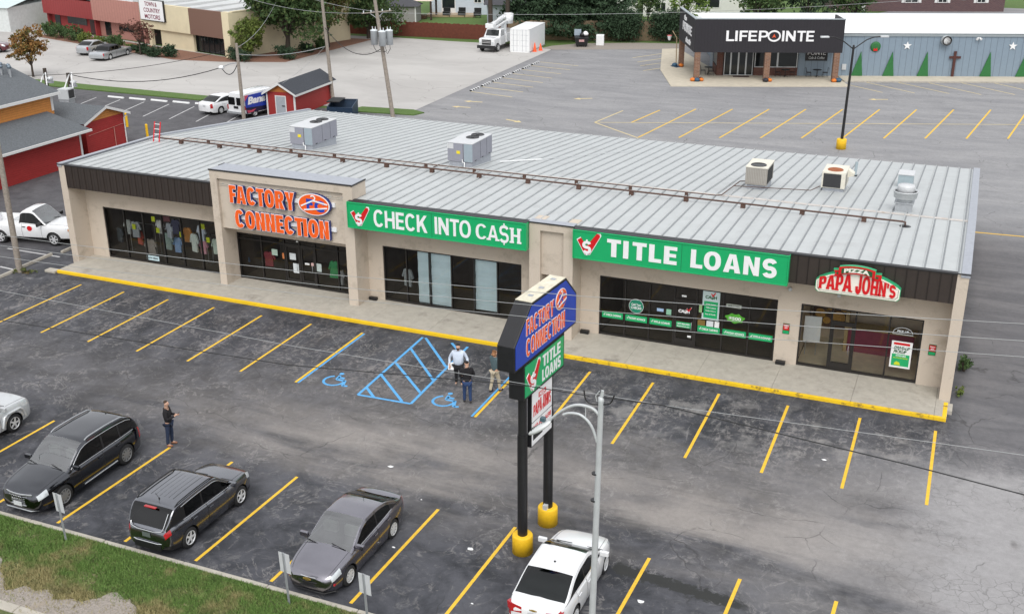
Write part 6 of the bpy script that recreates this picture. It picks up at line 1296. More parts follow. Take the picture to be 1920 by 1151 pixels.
for (x, yv, lean, lab) in ((4.10, -17.62, -3, 'left-hand small blank-backed sign on post in the grass by the black SUV'), (12.38, -17.62, -2, 'small blank-backed sign on post in front of the graphite sedan'), (14.98, -17.62, -2, 'small blank-backed sign on post right of the graphite sedan')):
    s = thing('parking_sign', lab, 'sign', (x, yv, .08), 0, 'small signs along the grass'); s.rotation_euler = (0, rad(lean), rad(-8))
    b = B(); b.box(-.03, .03, -.02, .0, 0, 1.72, GALV); b.box(-.03, -.018, -.035, -.02, 0, 1.72, GALV); b.box(.018, .03, -.035, -.02, 0, 1.72, GALV); b.build('post', s)
    b = B(); b.box(-.20, .20, .002, .008, 1.05, 1.70, SIGNB); b.build('panel', s)
for i, (u, v, w, lab) in enumerate(((733, 875, .16, 'white crumpled litter in the driving lane above the graphite sedan'), (882, 1029, .14, 'white scrap of litter in the empty bay right of the graphite sedan'), (738, 1026, .08, 'tiny white litter beside the graphite sedan'), (885, 1132, .07, 'tiny white pebble near the lower yellow line'), (1201, 1127, .16, 'white scrap of litter right of the white sedan'), (1545, 862, .12, 'white litter between two yellow lines at right'), (790, 937, .05, 'tiny white speck of litter behind the graphite sedan'))):
    p = G(u, v); b = B(); vs = [(w*math.cos(a)*random.uniform(.5, 1), w*.6*math.sin(a)*random.uniform(.5, 1), random.uniform(.004, .02)) for a in np.linspace(0, 2*math.pi, 9, endpoint=False)]
    b.add(vs+[(0, 0, .04)], [(k, (k+1) % 9, 9) for k in range(9)], WHITE); tag(b.build('litter', loc=(p.x, p.y, .004)), lab, 'litter', 'scraps of litter on the asphalt')
# ---------------------------------------------------------------- overhead wires
WIRE = mat('aluminium_wire', (.36, .37, .375), .5, .2, var=0); WBLK = mat('black_cable', (.015, .015, .016), .6, var=0)
def wire(name, lab, pts, r, m, ext=True, grp='wires strung above the car park'):
    b = B(); P = [Vector(p) for p in pts]
    if ext: P = [P[0]+(P[0]-P[1]).normalized()*14]+P+[P[-1]+(P[-1]-P[-2]).normalized()*14]
    b.tube(P, r, m, 5); return tag(b.build(name), lab, 'wire', grp)
for pl, yy, m, r, lab in (([(0, 441), (137, 459), (410, 492), (620, 515), (1100, 556), (1440, 580), (1920, 607)], -17.9, WIRE, .0065, 'topmost of three pale wires crossing the shop fronts'),
  ([(5, 461), (141, 479), (620, 537), (1100, 581.5), (1440, 607), (1920, 639)], -17.95, WIRE, .0065, 'middle of three pale wires crossing the shop fronts'),
  ([(0, 481), (121, 498), (620, 558), (1100, 605), (1440, 635), (1920, 669)], -18.0, WIRE, .0065, 'lowest of three pale wires crossing the shop fronts'),
  ([(0, 545), (540, 647), (980, 719), (1130, 740), (1240, 759), (1540, 800), (1920, 853)], -17.9, WIRE, .0065, 'single pale wire fixed to the street lamp top'),
  ([(0, 600), (540, 684), (980, 722), (1105, 742)], -17.92, WBLK, .012, 'black cable reaching the street lamp from the left'),
  ([(1130, 745), (1240, 759), (1500, 822), (1700, 870), (1920, 927)], -17.92, WBLK, .014, 'black cable running right from the street lamp')):
    P = [AY(u, v, yy) for u, v in pl]
    if lab.startswith('black cable reaching'): b = B(); b.tube([P[0]+(P[0]-P[1]).normalized()*14]+P, r, m, 5); tag(b.build('wire'), lab, 'wire', 'wires strung above the car park')
    elif lab.startswith('black cable running'): b = B(); b.tube(P+[P[-1]+(P[-1]-P[-2]).normalized()*14], r, m, 5); tag(b.build('wire'), lab, 'wire', 'wires strung above the car park')
    else: wire('wire', lab, P, r, m)
# ---------------------------------------------------------------- vegetation
def leafmat(name, c1, c2, c3=None):
    t = NT(name, .85); a = t.noise(1.3, 5, .7); b_ = t.noise(11, 3, .7, off=3)
    col = t.mix(t.step(b_, .3, .7), c1, c2)
    if c3: col = t.mix(t.step(a, .48, .62), col, c3)
    return t.finish(col)
LG = leafmat('leaf_dark_green', (.028, .060, .018), (.060, .115, .03), (.075, .10, .025)); LE = leafmat('leaf_evergreen', (.016, .038, .018), (.035, .070, .028)); LY = leafmat('leaf_yellow_green', (.085, .12, .02), (.15, .19, .035), (.07, .11, .02))
LA = leafmat('leaf_autumn', (.20, .085, .02), (.27, .15, .04), (.10, .11, .03)); LM = leafmat('leaf_maroon', (.10, .03, .03), (.16, .065, .04), (.09, .05, .03)); LF = leafmat('leaf_light_green', (.10, .17, .03), (.20, .29, .06)); LB = leafmat('leaf_bush', (.03, .065, .02), (.065, .115, .03)); LOR = leafmat('leaf_olive', (.055, .08, .02), (.11, .125, .03), (.16, .10, .03))
BARK = mat('bark', (.055, .042, .032), .9, var=.3, scale=8, bump=.5)
def leaves(name, parent, blobs, n, size, m, seed):
    """leaf sized quads clustered through the volume of several ellipsoids (cx, cy, cz, rx, ry, rz)"""
    rg = np.random.default_rng(seed); V = []
    wts = np.array([b[3]*b[4]*b[5] for b in blobs])**.75; wts /= wts.sum(); cnt = (wts*n).astype(int)
    for bl, c in zip(blobs, cnt):
        c = max(c, 12); nc = max(6, c//26); d = rg.normal(size=(nc, 3)); d /= np.linalg.norm(d, axis=1)[:, None]
        cc = d*rg.uniform(.45, 1.02, nc)[:, None]**.7
        pos = cc[rg.integers(0, nc, c)]+rg.normal(scale=.16, size=(c, 3))
        P = pos*np.array(bl[3:6])+np.array(bl[:3]); P = P[P[:, 2] > .03]; k = len(P)
        s = size*rg.uniform(.6, 1.4, k)[:, None]; a = rg.normal(size=(k, 3)); a /= np.linalg.norm(a, axis=1)[:, None]; b_ = rg.normal(size=(k, 3)); b_ -= a*(a*b_).sum(1)[:, None]; b_ /= np.linalg.norm(b_, axis=1)[:, None]
        V.append(np.stack([P-a*s, P-b_*s*.55, P+a*s, P+b_*s*.55], 1))
    V = np.concatenate(V); n4 = len(V); me = bpy.data.meshes.new(name); me.from_pydata(V.reshape(-1, 3).tolist(), [], np.arange(4*n4).reshape(-1, 4).tolist()); me.materials.append(m)
    o = bpy.data.objects.new(name, me); COL.objects.link(o)
    if parent: o.parent = parent
    return o
TS = [100]
def tree(label, p, h, trunk_h, r, m, n=2600, size=.16, tr=.18, cat='tree', group=None, squash=.8, lean=0, name='tree', nb=9, low=None):
    TS[0] += 1; rg = random.Random(TS[0]); root = thing(name, label, cat, (p[0], p[1], 0), 0, group)
    b = B(); b.tube([(0, 0, -.05), (.05*lean, 0, trunk_h*.5), (.2*lean, .05, trunk_h), (.3*lean, 0, h*.75)], [tr*1.25, tr, tr*.8, tr*.25], BARK, 9)
    blobs = []
    cz = (h+ (trunk_h if low is None else low))/2; hz = (h-(trunk_h if low is None else low))/2
    for k in range(nb):
        a = 2*math.pi*k/nb*2.4+rg.random(); q = rg.uniform(.15, .62)*r; z = cz+hz*rg.uniform(-.6, .6); rr = r*rg.uniform(.36, .58)
        c = (.2*lean+q*math.cos(a), q*math.sin(a), z); blobs.append((*c, rr, rr, rr*squash))
        b.tube([(.15*lean, 0, trunk_h*rg.uniform(.7, 1.0)), (c[0]*.5, c[1]*.5, (trunk_h+z)/2), c], [tr*.45, tr*.28, tr*.08], BARK, 6)
    blobs.append((0, 0, cz, r*.6, r*.6, hz*.8)); b.build('trunk', root); leaves('crown', root, blobs, n, size, m, TS[0]); return root
def evergreen(label, p, h, r, m, n=3600, size=.17, group=None):
    n = int(n*2.4)
    TS[0] += 1; rg = random.Random(TS[0]); root = thing('evergreen_tree', label, 'tree', (p[0], p[1], 0), 0, group)
    b = B(); b.tube([(0, 0, -.05), (0, 0, h*.95)], [.22, .04], BARK, 8); blobs = []
    for k in range(22):
        f = (k+.5)/22; z = .5+h*.92*f; q = r*(1-f)**.7; a = k*2.4; c = (q*.5*math.cos(a), q*.5*math.sin(a), z); blobs.append((*c, max(.35, q*.66), max(.35, q*.66), h*.085)); b.tube([(0, 0, z+.1), c], [.06, .02], BARK, 5)
    b.build('trunk', root); leaves('crown', root, blobs, n, size, m, TS[0]); return root
def bush(label, p, rx, ry, h, m, n=700, size=.09, group=None, rz_=0, name='bush', box=False):
    TS[0] += 1; rg = random.Random(TS[0]); root = thing(name, label, 'hedge' if box else 'bush', (p[0], p[1], 0), rz_, group)
    blobs = [(0, 0, h*.5, rx*.95, ry*.95, h*.52)]+[(rg.uniform(-.5, .5)*rx, rg.uniform(-.5, .5)*ry, h*rg.uniform(.35, .72), rx*.5, ry*.5, h*.34) for _ in range(5)]
    if box: blobs += [(sx*rx*.6, sy*ry*.5, h*.55, rx*.42, ry*.5, h*.45) for sx in (-1, 1) for sy in (-1, 1)]
    b = B(); [b.tube([(0, 0, -.02), (rg.uniform(-.4, .4)*rx, rg.uniform(-.4, .4)*ry, h*.7)], [.05, .02], BARK, 5) for _ in range(4)]; b.build('stem', root); leaves('foliage', root, blobs, n, size, m, TS[0]); return root
tree('small autumn tree with orange brown leaves behind the grey shingle roof', (-59.5, 45.2), 4.9, 1.5, 2.1, LA, 2400, .15, .10)
tree('small bare-branched tree with maroon leaves by the white shop sign', (-58.6, 60.2), 4.1, 1.5, 2.1, LM, 900, .12, .09, squash=.6)
tree('yellow green dense tree by the right end of the long brick shops', (-45.5, 62.6), 4.6, .6, 2.1, LY, 3600, .14, .10, low=.5)
tree('large dark green tree with thick trunk in front of the cream wall', (-43.1, 66.3), 10.5, 2.2, 5.8, LG, 14000, .21, .28, nb=18, lean=.6)
tree('olive leaved tree with dark trunk at the far corner of the cream wall', (-42.0, 72.8), 9.5, 2.0, 4.8, LOR, 9500, .2, .25, nb=14)
tree('dark green tree leaning over the brown fence left of the utility pole', (-41.0, 80.6), 7.2, 1.2, 4.0, LG, 8000, .18, .2, low=1.1, nb=12)
evergreen('tall dark evergreen behind the fence above the shipping container', (-23.6, 90.0), 12, 3.9, LE, 5200)
evergreen('broad dark evergreen behind the fence left of the black dumpster', (-18.6, 89.8), 11, 4.8, LE, 7000, .2)
evergreen('dark evergreen behind the fence right of the black dumpster', (-14.8, 91.8), 9.5, 4.4, LE, 5200, .2)
bush('large dark shrub swallowing the fence behind the dumpster', (-11.4, 89.6), 2.7, 1.6, 3.9, LE, 6500, .13); bush('large dark shrub in front of the fence near the basketball hoop', (-6.6, 91.4), 2.6, 1.5, 3.7, LE, 6000, .13); bush('smaller dark shrub at the fence end behind the basketball hoop', (-2.6, 93.2), 1.7, 1.2, 2.9, LE, 3500, .12)
tree('light green fruit tree behind the fence, the yellower of two', (-7.0, 102.5), 6.2, 1.9, 3.2, LF, 3000, .17, .12); tree('green tree behind the fence in front of the white house', (-11.8, 101.5), 6.0, 1.6, 3.0, LG, 2600, .17, .12)
for i, (x, y, h, r, m) in enumerate(((2, 103.5, 8, 4, LG), (7.5, 106, 9, 4.4, LE), (13, 108, 8.6, 4, LG))): tree('dark green tree behind the white roof, %s of three' % ('left', 'middle', 'right')[i], (x, y), h, 1.5, r, m, 3600, .2, .2, group='trees behind the white roof')
for i, (p, lab) in enumerate((((-27.0, 85.9), 'tall bare tree trunk just left of the bucket truck'), ((-25.2, 87.0), 'tall bare tree trunk behind the truck boom'))):
    tree(lab, p, 13.5, 9.5, 3.6, LG, 1500, .2, .26, group='tall trunks behind the brown fence')
# hedges along the long brick shops
HZ = [((-79.0, 67.8), 1.6, 1.0, 1.6, 'rounded bush at the far left end of the brick shops', LB), ((-76.5, 66.9), 1.3, .9, 1.5, 'rounded bush second from the far left end', LB), ((-73.6, 65.9), 1.9, 1.0, 1.6, 'wide bush under the red brick window', LB), ((-70.8, 64.9), 1.1, .8, 1.1, 'yellow green bush in front of the red wall', LY), ((-67.9, 64.4), .9, .7, .9, 'yellow tinged bush before the pink wall', LY), ((-65.6, 64.2), 1.9, 1.0, 1.3, 'broad green bush before the pink wall', LB), ((-62.0, 62.6), .9, .6, .6, 'low bush beside the silver limousine', LY),
      ((-58.9, 60.9), 1.7, .8, 1.0, 'clipped box hedge left of the maroon tree', LE), ((-56.5, 59.9), 1.5, .8, 1.05, 'clipped box hedge right of the maroon tree', LE), ((-54.6, 60.3), 1.2, .8, 1.1, 'clipped box hedge at the cream pillar', LE), ((-46.0, 60.9), 2.2, .9, 1.2, 'dark clipped hedge under the yellow green tree', LE), ((-41.8, 63.9), 1.7, 1.0, 1.3, 'dark round bush at the foot of the big tree', LE), ((-42.2, 68.6), 1.2, .8, .9, 'small dark bush halfway along the cream wall', LE), ((-41.8, 71.0), .8, .8, 1.2, 'thin green bush along the cream wall', LB)]
for p, rx, ry, h, lab, m in HZ: bush(lab, p, rx, ry, h*1.12, m, 1700, .10, 'bushes along the brick shops', rad(-16))
bush('orange autumn shrub by the dark red minivan', (-73.6, 60.0), 1.6, 1.0, 1.1, LA, 700, .10)
bush('green weeds growing at the right end wall of the shops', (29.7, 6.6), .3, .6, .6, LB, 500, .06, name='weeds'); bush('low weeds at the foot of the right wing wall', (29.6, 4.2), .2, .4, .3, LY, 200, .05, name='weeds')
bush('dry weeds at the foot of the leaning utility pole', (-16.2, .9), .7, .5, .22, LOR, 300, .05, name='weeds')
MULCH = mat('leaf_mulch', (.20, .10, .065), .95, var=.4, scale=6, bump=.4); sheet('mulch_bed', [(-47.4, 59.6), (-40.6, 62.0), (-40.0, 80), (-43.5, 79.8), (-46.9, 62.0), (-80, 71), (-81, 67), (-62.5, 61.6), (-53, 58.9)], .012, MULCH)
# ---------------------------------------------------------------- the dark-fronted building at the back right
LPR = rad(19.5); LO = Vector((3.05, 67.25, 0))
lpb = thing('church_building', 'blue grey metal clad building with white roof and black box canopy on brick columns', 'building', LO, LPR)
BLUEM = siding('blue_grey_cladding', (.205, .265, .325), 'X', .61, .62, .5, .07, .05); CANOPY = siding('black_canopy_panel', (.016, .014, .019), 'X', .3, .55, .6, .08, .1); BRK = brickmat('brown_brick', (.16, .075, .045), (.22, .11, .06), (.25, .21, .18)); BRK2 = brickmat('dark_red_brick', (.10, .035, .025), (.14, .05, .035), (.15, .12, .1)); WROOF = mat('white_roof', (.82, .83, .83), .5, var=.04, scale=1); GREYT = mat('grey_trim', (.30, .34, .36), .5, var=.1)
b = B(); b.box(10.3, 50, 2.9, 3.1, 0, 4.15, BLUEM); b.box(49.8, 50, 3.1, 18, 0, 4.15, BLUEM); b.box(3.0, 3.2, 8.6, 18, 0, 4.15, BLUEM); b.box(3.0, 49.8, 17.8, 18, 0, 4.3, BLUEM); b.build('wall', lpb)
b = B(); b.box(10.5, 50, 2.80, 2.9, 3.95, 4.25, GREYT); b.build('gutter', lpb)
b = B(); b.add([(1.0, 2.7, 4.26), (50.3, 2.7, 4.26), (50.3, 10.5, 5.0), (1.0, 10.5, 5.0), (50.3, 18.2, 4.26), (1.0, 18.2, 4.26)], [(0, 1, 2, 3), (3, 2, 4, 5)], WROOF); b.build('roof', lpb)
b = B(); b.box(-.35, 13.75, -.35, -.15, 2.82, 5.93, CANOPY); b.slab([(-.35, -.149), (-.15, -.149), (-.85, 8.6), (-1.05, 8.6)], 2.82, 5.93, CANOPY); b.box(13.55, 13.75, -.15, 3.4, 2.82, 5.93, CANOPY); b.slab([(-.15, -.148), (13.55, -.148), (13.55, 8.6), (-.85, 8.6)], 2.83, 2.95, CANOPY)
b.box(-.40, 13.80, -.40, -.1, 5.93, 6.0, GREYT); b.slab([(-.40, -.099), (-.1, -.099), (-.80, 8.6), (-1.10, 8.6)], 5.93, 6.0, GREYT); b.slab([(-.15, 0), (1.1, 0), (1.1, 8.6), (-.85, 8.6)], 5.0, 5.08, LIGHTSTEEL); b.box(-.15, 13.5, 0, 2.65, 4.9, 4.98, WROOF); b.build('canopy', lpb)
for (x, y) in ((.05, -.1), (6.75, -.1), (13.3, -.1), (-.72, 8.2)): b = B(); b.box(x-.27, x+.27, y-.27, y+.27, 0, 2.82, BRK); b.build('column', lpb)
b = B(); b.box(6.0, 10.3, 2.95, 3.15, 0, .85, BRK2); b.build('brick_wall', lpb); b = B(); b.box(2.35, 2.95, 2.9, 3.2, 0, 2.85, BRK2); b.box(2.3, 2.5, 3.2, 6.2, 0, .9, BRK2); b.box(2.3, 2.5, 6.2, 8.6, 0, 2.85, BLUEM); b.build('brick_wall', lpb)
DGL = mat('dark_window_glass', (.016, .02, .022), .06, var=.1); ALU = mat('aluminium_frame', (.55, .57, .58), .4, .4, var=.05)
for x0, x1, lab in ((6.05, 8.3, 0), (8.3, 10.25, 0)):
    b = B(); b.box(x0, x1, 3.0, 3.1, .85, .93, ALU); b.box(x0, x1, 3.0, 3.1, 2.75, 2.82, ALU); b.box(x0, x0+.08, 3.0, 3.1, .93, 2.75, ALU); b.box(x1-.08, x1, 3.0, 3.1, .93, 2.75, ALU); w = b.build('window', lpb); b = B(); b.face([(x0+.08, 3.05, .93), (x1-.08, 3.05, .93), (x1-.08, 3.05, 2.75), (x0+.08, 3.05, 2.75)], DGL); b.build('pane', w)
b = B(); [b.box(2.38, 2.44, 3.2+.72*k, 3.27+.72*k, .9, 2.8, ALU) for k in range(5)]; w = b.build('window', lpb); b = B(); b.face([(2.42, 3.2, .9), (2.42, 6.2, .9), (2.42, 6.2, 2.8), (2.42, 3.2, 2.8)], DGL); b.build('pane', w)
for x0, x1 in ((3.05, 3.7), (3.7, 4.45), (4.45, 5.2), (5.2, 5.9)):
    b = B(); b.box(x0, x0+.07, 2.95, 3.05, .03, 2.55, ALU); b.box(x1-.07, x1, 2.95, 3.05, .03, 2.55, ALU); b.box(x0+.07, x1-.07, 2.95, 3.05, 2.48, 2.55, ALU); b.box(x0+.07, x1-.07, 2.95, 3.05, .03, .13, ALU); d = b.build('door', lpb); b = B(); b.face([(x0+.07, 3.0, .13), (x1-.07, 3.0, .13), (x1-.07, 3.0, 2.48), (x0+.07, 3.0, 2.48)], DGL); b.build('pane', d)
b = B(); b.box(2.95, 6.0, 2.96, 3.1, 2.55, 2.83, BRONZE); b.build('door_header', lpb)
b = B(); b.slab([(-2.6, -2.95), (14.2, -2.6), (14.2, 2.9), (2.4, 2.95), (2.4, 6.5), (0, 20), (-1.9, 19.6), (-3.0, 6.0)], -.02, .07, mat('pale_concrete', (.50, .45, .36), .9, var=.12, scale=1.5)); o = b.build('entrance_apron', loc=LO, rz=LPR); o['kind'] = 'structure'
b = B(); b.box(14.3, 50, .0, 2.9, -.02, .10, MT['pale_concrete']); b.box(14.3, 50, -.14, -.003, -.02, .12, CONC); o = b.build('pavement', loc=LO, rz=LPR); o['kind'] = 'structure'
s = thing('church_sign', 'big white lettering with a red peak in its O across the black canopy front', 'sign', LO, LPR)
b = B(); block_into(b, 'LIFEP', 2.65, 3.90, 3.98, .98, -.35, SWHITE, .08, s=.17, hb=.17, gap=.13); block_into(b, 'INTE', 7.93, 3.90, 3.0, .98, -.35, SWHITE, .08, s=.17, hb=.17, gap=.13); b.build('lettering', s)
b = B(); oc = (7.18, 4.39); q = [(oc[0]+.55*math.cos(t), oc[1]+.46*math.sin(t)) for t in np.linspace(0, 2*math.pi, 33)]
for k, (p0, p1) in enumerate(zip(q, q[1:])): bar(b, p0, p1, .15, -.35, SWHITE, .08+.0004*k)
b.prism([(7.0, 4.22), (7.18, 4.30), (7.36, 4.22), (7.18, 4.58)], -.40, -.35, mat('orange_red', (.75, .10, .03), .4)); b.build('emblem', s)
s = thing('canopy_side_sign', 'stacked white lettering on the left side face of the black canopy', 'sign', LO, LPR)
b = B(); b.M = Matrix.Translation((-.355, -.10, 0)) @ Matrix.Rotation(rad(-85.4), 4, 'Z')
text_into(b, 'the', -5.9, 5.15, 1.4, .48, 0, SWHITE, .06, .05); block_into(b, 'POINTE', -6.4, 4.10, 5.0, .85, 0, SWHITE, .06, s=.17, hb=.16); text_into(b, 'church', -4.4, 3.15, 2.6, .55, 0, SWHITE, .06, .05); b.build('lettering', s)
s = thing('cafe_sign', 'small black cafe sign on the blue grey wall under the canopy', 'sign', LO, LPR)
b = B(); b.box(10.95, 13.1, 2.84, 2.9, 1.55, 2.75, SBLACK); b.build('panel', s); b = B(); text_into(b, 'the', 11.2, 2.62, .4, .13, 2.84, SWHITE, .01); block_into(b, 'POINTE', 11.15, 2.12, 1.75, .42, 2.84, SWHITE, .01, s=.13, hb=.12); text_into(b, 'Cafe & Coffee', 11.25, 1.72, 1.55, .25, 2.84, LIGHTSTEEL, .01, .01, slant=.2); b.build('lettering', s)
GRT = mat('green_plywood', (.02, .14, .035), .6, var=.15)
WORDS = ('behind the black lamp post', 'right of the black lamp post', 'left of the wooden cross', 'right of the wooden cross', 'at the right edge of the photo', 'beyond the right edge')
for i, x in enumerate((16.1, 19.15, 22.5, 28.55, 32.0)):
    b = B(); b.prism([(-.55, .05), (.55, .05), (.22, 2.45)], -.03, .03, GRT); o = b.build('cutout_tree', loc=LO+Matrix.Rotation(LPR, 3, 'Z') @ Vector((x, 2.80, .06)), rz=LPR); tag(o, 'green plywood triangle tree ' + WORDS[i], 'cutout', 'green cut-out trees along the wall')
def lpobj(b, name, lab, cat, grp=None): return tag(b.build(name, loc=LO, rz=LPR), lab, cat, grp)
b = B(); b.lathe([(.22, -.05), (.48, -.08), (.50, 0), (.22, 0)], (17.65, 2.86, 2.95), GRT, 24, 'Y'); b.prism([(17.45, 2.55), (17.85, 2.55), (17.78, 2.85), (17.62, 2.7), (17.5, 2.85)], 2.74, 2.78, RED); lpobj(b, 'wreath', 'round green wreath with red bow on the blue grey wall', 'wreath')
for x, lab in ((20.7, 'white star left of the round wall fan'), (30.8, 'white star near the right edge of the wall')):
    b = B(); b.prism([(x+(.42 if k % 2 == 0 else .17)*math.sin(2*math.pi*k/10), 3.05+(.42 if k % 2 == 0 else .17)*math.cos(2*math.pi*k/10)) for k in range(10)], 2.82, 2.88, WHITE); lpobj(b, 'star', lab, 'star', 'white stars on the wall')
b = B(); b.cyl((24.3, 2.9, 3.6), (24.3, 2.35, 3.6), .46, LIGHTSTEEL, n=22); b.lathe([(.46, -.02), (.36, -.03), (.36, 0)], (24.3, 2.35, 3.6), BLACK, 22, 'Y'); b.cyl((24.3, 2.36, 3.6), (24.3, 2.33, 3.6), .33, WHITE, n=20); lpobj(b, 'wall_fan', 'round white and black wall fan under the roof edge', 'fan')
CRS = mat('dark_wood_cross', (.075, .025, .02), .8, var=.2); b = B(); b.box(25.25, 25.5, 2.7, 2.8, .1, 2.55, CRS); b.box(24.85, 25.25, 2.7, 2.8, 1.85, 2.07, CRS); b.box(25.5, 25.95, 2.7, 2.8, 1.85, 2.07, CRS); lpobj(b, 'wooden_cross', 'dark wooden cross leaning on the blue grey wall', 'cross')
for x, lab in ((27.4, 'twin white floodlight right of the round wall fan'), (32.2, 'twin white floodlight at the right photo edge')): b = B(); b.box(x-.06, x+.06, 2.78, 2.9, 3.78, 3.9, WHITE); [b.cyl((x+s*.1, 2.75, 3.82), (x+s*.2, 2.55, 3.74), .08, WHITE, .12) for s in (-1, 1)]; lpobj(b, 'floodlight', lab, 'lamp', 'floodlights on the wall')
b = B(); b.box(14.6, 15.0, 2.78, 2.9, .7, 1.25, LIGHTSTEEL); lpobj(b, 'meter_box', 'pale meter box low on the blue grey wall', 'box')
b = B(); b.box(3.9, 5.5, 1.9, 2.6, .075, .095, mat('brown_mat', (.06, .03, .025), .9)); lpobj(b, 'door_mat', 'dark brown door mat before the glass doors', 'mat')
PUM = mat('pumpkin_orange', (.65, .18, .02), .6, var=.1); PBL = mat('blue_pumpkin', (.03, .09, .16), .6, var=.1); PDK = mat('dark_pumpkin', (.02, .02, .03), .6, var=.1)
for x, y, r_, m, lab in ((-.32, -.45, .26, PUM, 'orange pumpkin left of the corner column'), (.1, -.55, .27, PBL, 'blue pumpkin before the corner column'), (.52, -.40, .24, PUM, 'orange pumpkin right of the corner column'), (.48, -.05, .25, PDK, 'dark pumpkin behind the orange one at the corner column'), (6.68, -.58, .28, PDK, 'dark pumpkin at the middle column'), (7.08, -.45, .24, PUM, 'orange pumpkin at the middle column'), (13.2, -.52, .25, PUM, 'orange pumpkin at the right column'), (13.65, -.45, .30, PBL, 'blue pumpkin at the right column'), (-.75, 7.65, .26, PUM, 'orange pumpkin at the rear left column'), (-1.4, 7.8, .30, PBL, 'blue tub by the rear left column')):
    b = B(); vs = []
    b.lathe([(0, .05), (r_*.7, .03), (r_, r_*.55), (r_*.92, r_*1.0), (r_*.45, r_*1.28), (.03, r_*1.2), (.025, r_*1.5), (0, r_*1.5)], (x, y, .07), m, 14); lpobj(b, 'pumpkin', lab, 'pumpkin', 'pumpkins by the brick columns')
def bistro(x, y, lab, a=0):
    t_ = thing('bistro_table', lab, 'table', LO+Matrix.Rotation(LPR, 3, 'Z') @ Vector((x, y, .07)), LPR+a, 'patio tables'); b = B(); b.cyl((0, 0, .70), (0, 0, .73), .42, BLACK, n=18); b.build('tabletop', t_); b = B(); b.cyl((0, 0, 0), (0, 0, .7), .035, BLACK); [b.tube([(0, 0, .15), (.3*math.cos(q), .3*math.sin(q), .0)], .02, BLACK) for q in (0, 2.1, 4.2)]; b.build('pedestal', t_)
def chair(x, y, a, lab):
    t_ = thing('patio_chair', lab, 'chair', LO+Matrix.Rotation(LPR, 3, 'Z') @ Vector((x, y, .07)), LPR+a, 'patio chairs'); b = B(); b.box(-.22, .22, -.22, .22, .42, .46, BLACK); b.build('seat', t_, bevel=.01); b = B(); [b.tube([(sx*.2, -.22, .45), (sx*.21, -.30, .92)], .014, BLACK) for sx in (-1, 1)]; [b.tube([(-.2, -.23-.08*k/3, .52+.13*k), (.2, -.23-.08*k/3, .52+.13*k)], .014, BLACK) for k in range(4)]; b.build('backrest', t_)
    for sx in (-1, 1):
        for sy in (-1, 1): b = B(); b.tube([(sx*.2, sy*.2, .42), (sx*.23, sy*.24, 0)], .014, BLACK, 5); b.build('leg', t_)
bistro(1.6, 3.4, 'black bistro table near the rear left corner of the canopy'); chair(1.05, 3.2, rad(-90), 'black patio chair left of the corner bistro table'); chair(1.75, 2.7, rad(10), 'black patio chair in front of the corner bistro table')
bistro(9.0, 2.2, 'black bistro table under the large window'); chair(8.3, 2.3, rad(-90), 'black patio chair left of the window table'); chair(9.7, 2.3, rad(90), 'black patio chair right of the window table'); bistro(12.1, 2.2, 'black bistro table under the cafe sign'); chair(11.3, 2.3, rad(-90), 'black patio chair left of the cafe sign table'); chair(12.9, 2.3, rad(90), 'black patio chair right of the cafe sign table')
# ---------------------------------------------------------------- long brick shops at the upper left (local x along its front, front face at y=0, right end at x=0)
TCO, TCR = Vector((-47.6, 62.1, 0)), rad(-16)
tc = thing('brick_shop_row', 'long low row of shops in red, pink, cream and brown bays with a pale roof', 'building', TCO, TCR)
REDC = siding('red_ribbed_cladding', (.27, .035, .035), 'X', .55, .7, .7, .1, .1); PINKC = siding('pink_ribbed_cladding', (.42, .20, .165), 'X', .55, .75, .7, .1, .1); CREAMC = mat('cream_render', (.66, .58, .40), .8, var=.08, scale=1); BRNC = mat('brown_pebble_panel', (.17, .095, .07), .9, var=.2, scale=20)
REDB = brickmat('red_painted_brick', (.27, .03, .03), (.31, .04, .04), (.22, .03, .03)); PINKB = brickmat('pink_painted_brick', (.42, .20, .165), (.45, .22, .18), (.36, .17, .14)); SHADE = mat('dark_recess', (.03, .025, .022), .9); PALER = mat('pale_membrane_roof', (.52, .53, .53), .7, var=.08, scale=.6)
H = 4.75
for x0, x1, up, lo, nm in ((-38.5, -27.0, REDC, REDB, 'red'), (-27.0, -16.6, PINKC, PINKB, 'pink')):
    b = B(); b.box(x0+.02, x1, 0, .3, 2.05, H-.6*(x0 < -30), up); b.box(x0+.02, x1, .9, 1.1, 0, 2.05, lo); b.box(x1-.25, x1, .3, .9, 0, 2.05, lo); b.build('wall', tc)
    for a, c in ((x0+1.2, x0+2.4), (x0+4.2, x0+8.6)): b = B(); b.box(a, c, .84, .9, 1.0 if c-a > 2 else .2, 1.9, DGL); b.build('window', tc)
    b = B(); b.box(x1-2.2, x1-1.2, .84, .9, .02, 2.0, mat('dark_door', (.05, .02, .02), .5)); b.build('door', tc)
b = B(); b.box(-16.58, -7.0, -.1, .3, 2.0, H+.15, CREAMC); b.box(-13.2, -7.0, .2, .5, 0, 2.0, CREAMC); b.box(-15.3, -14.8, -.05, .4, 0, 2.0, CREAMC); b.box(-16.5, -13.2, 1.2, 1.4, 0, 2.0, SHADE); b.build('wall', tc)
b = B(); b.box(-6.98, 1.0-2.0, -.15, .3, 2.0, H+.1, BRNC); b.build('wall', tc); b = B(); b.box(-.98, .2, -.2, .4, 0, H+.15, CREAMC); b.box(-.2, .2, .4, 17.5, 0, H+.15, CREAMC); b.box(-38.4, -38.1, .4, 17.5, 0, 4, REDB); b.box(-38.4, .2, 17.3, 17.6, 0, 4, CREAMC); b.build('wall', tc)
b = B(); b.face([(-6.98, .7, .1), (-.98, .7, .1), (-.98, .7, 2.0), (-6.98, .7, 2.0)], DGL)
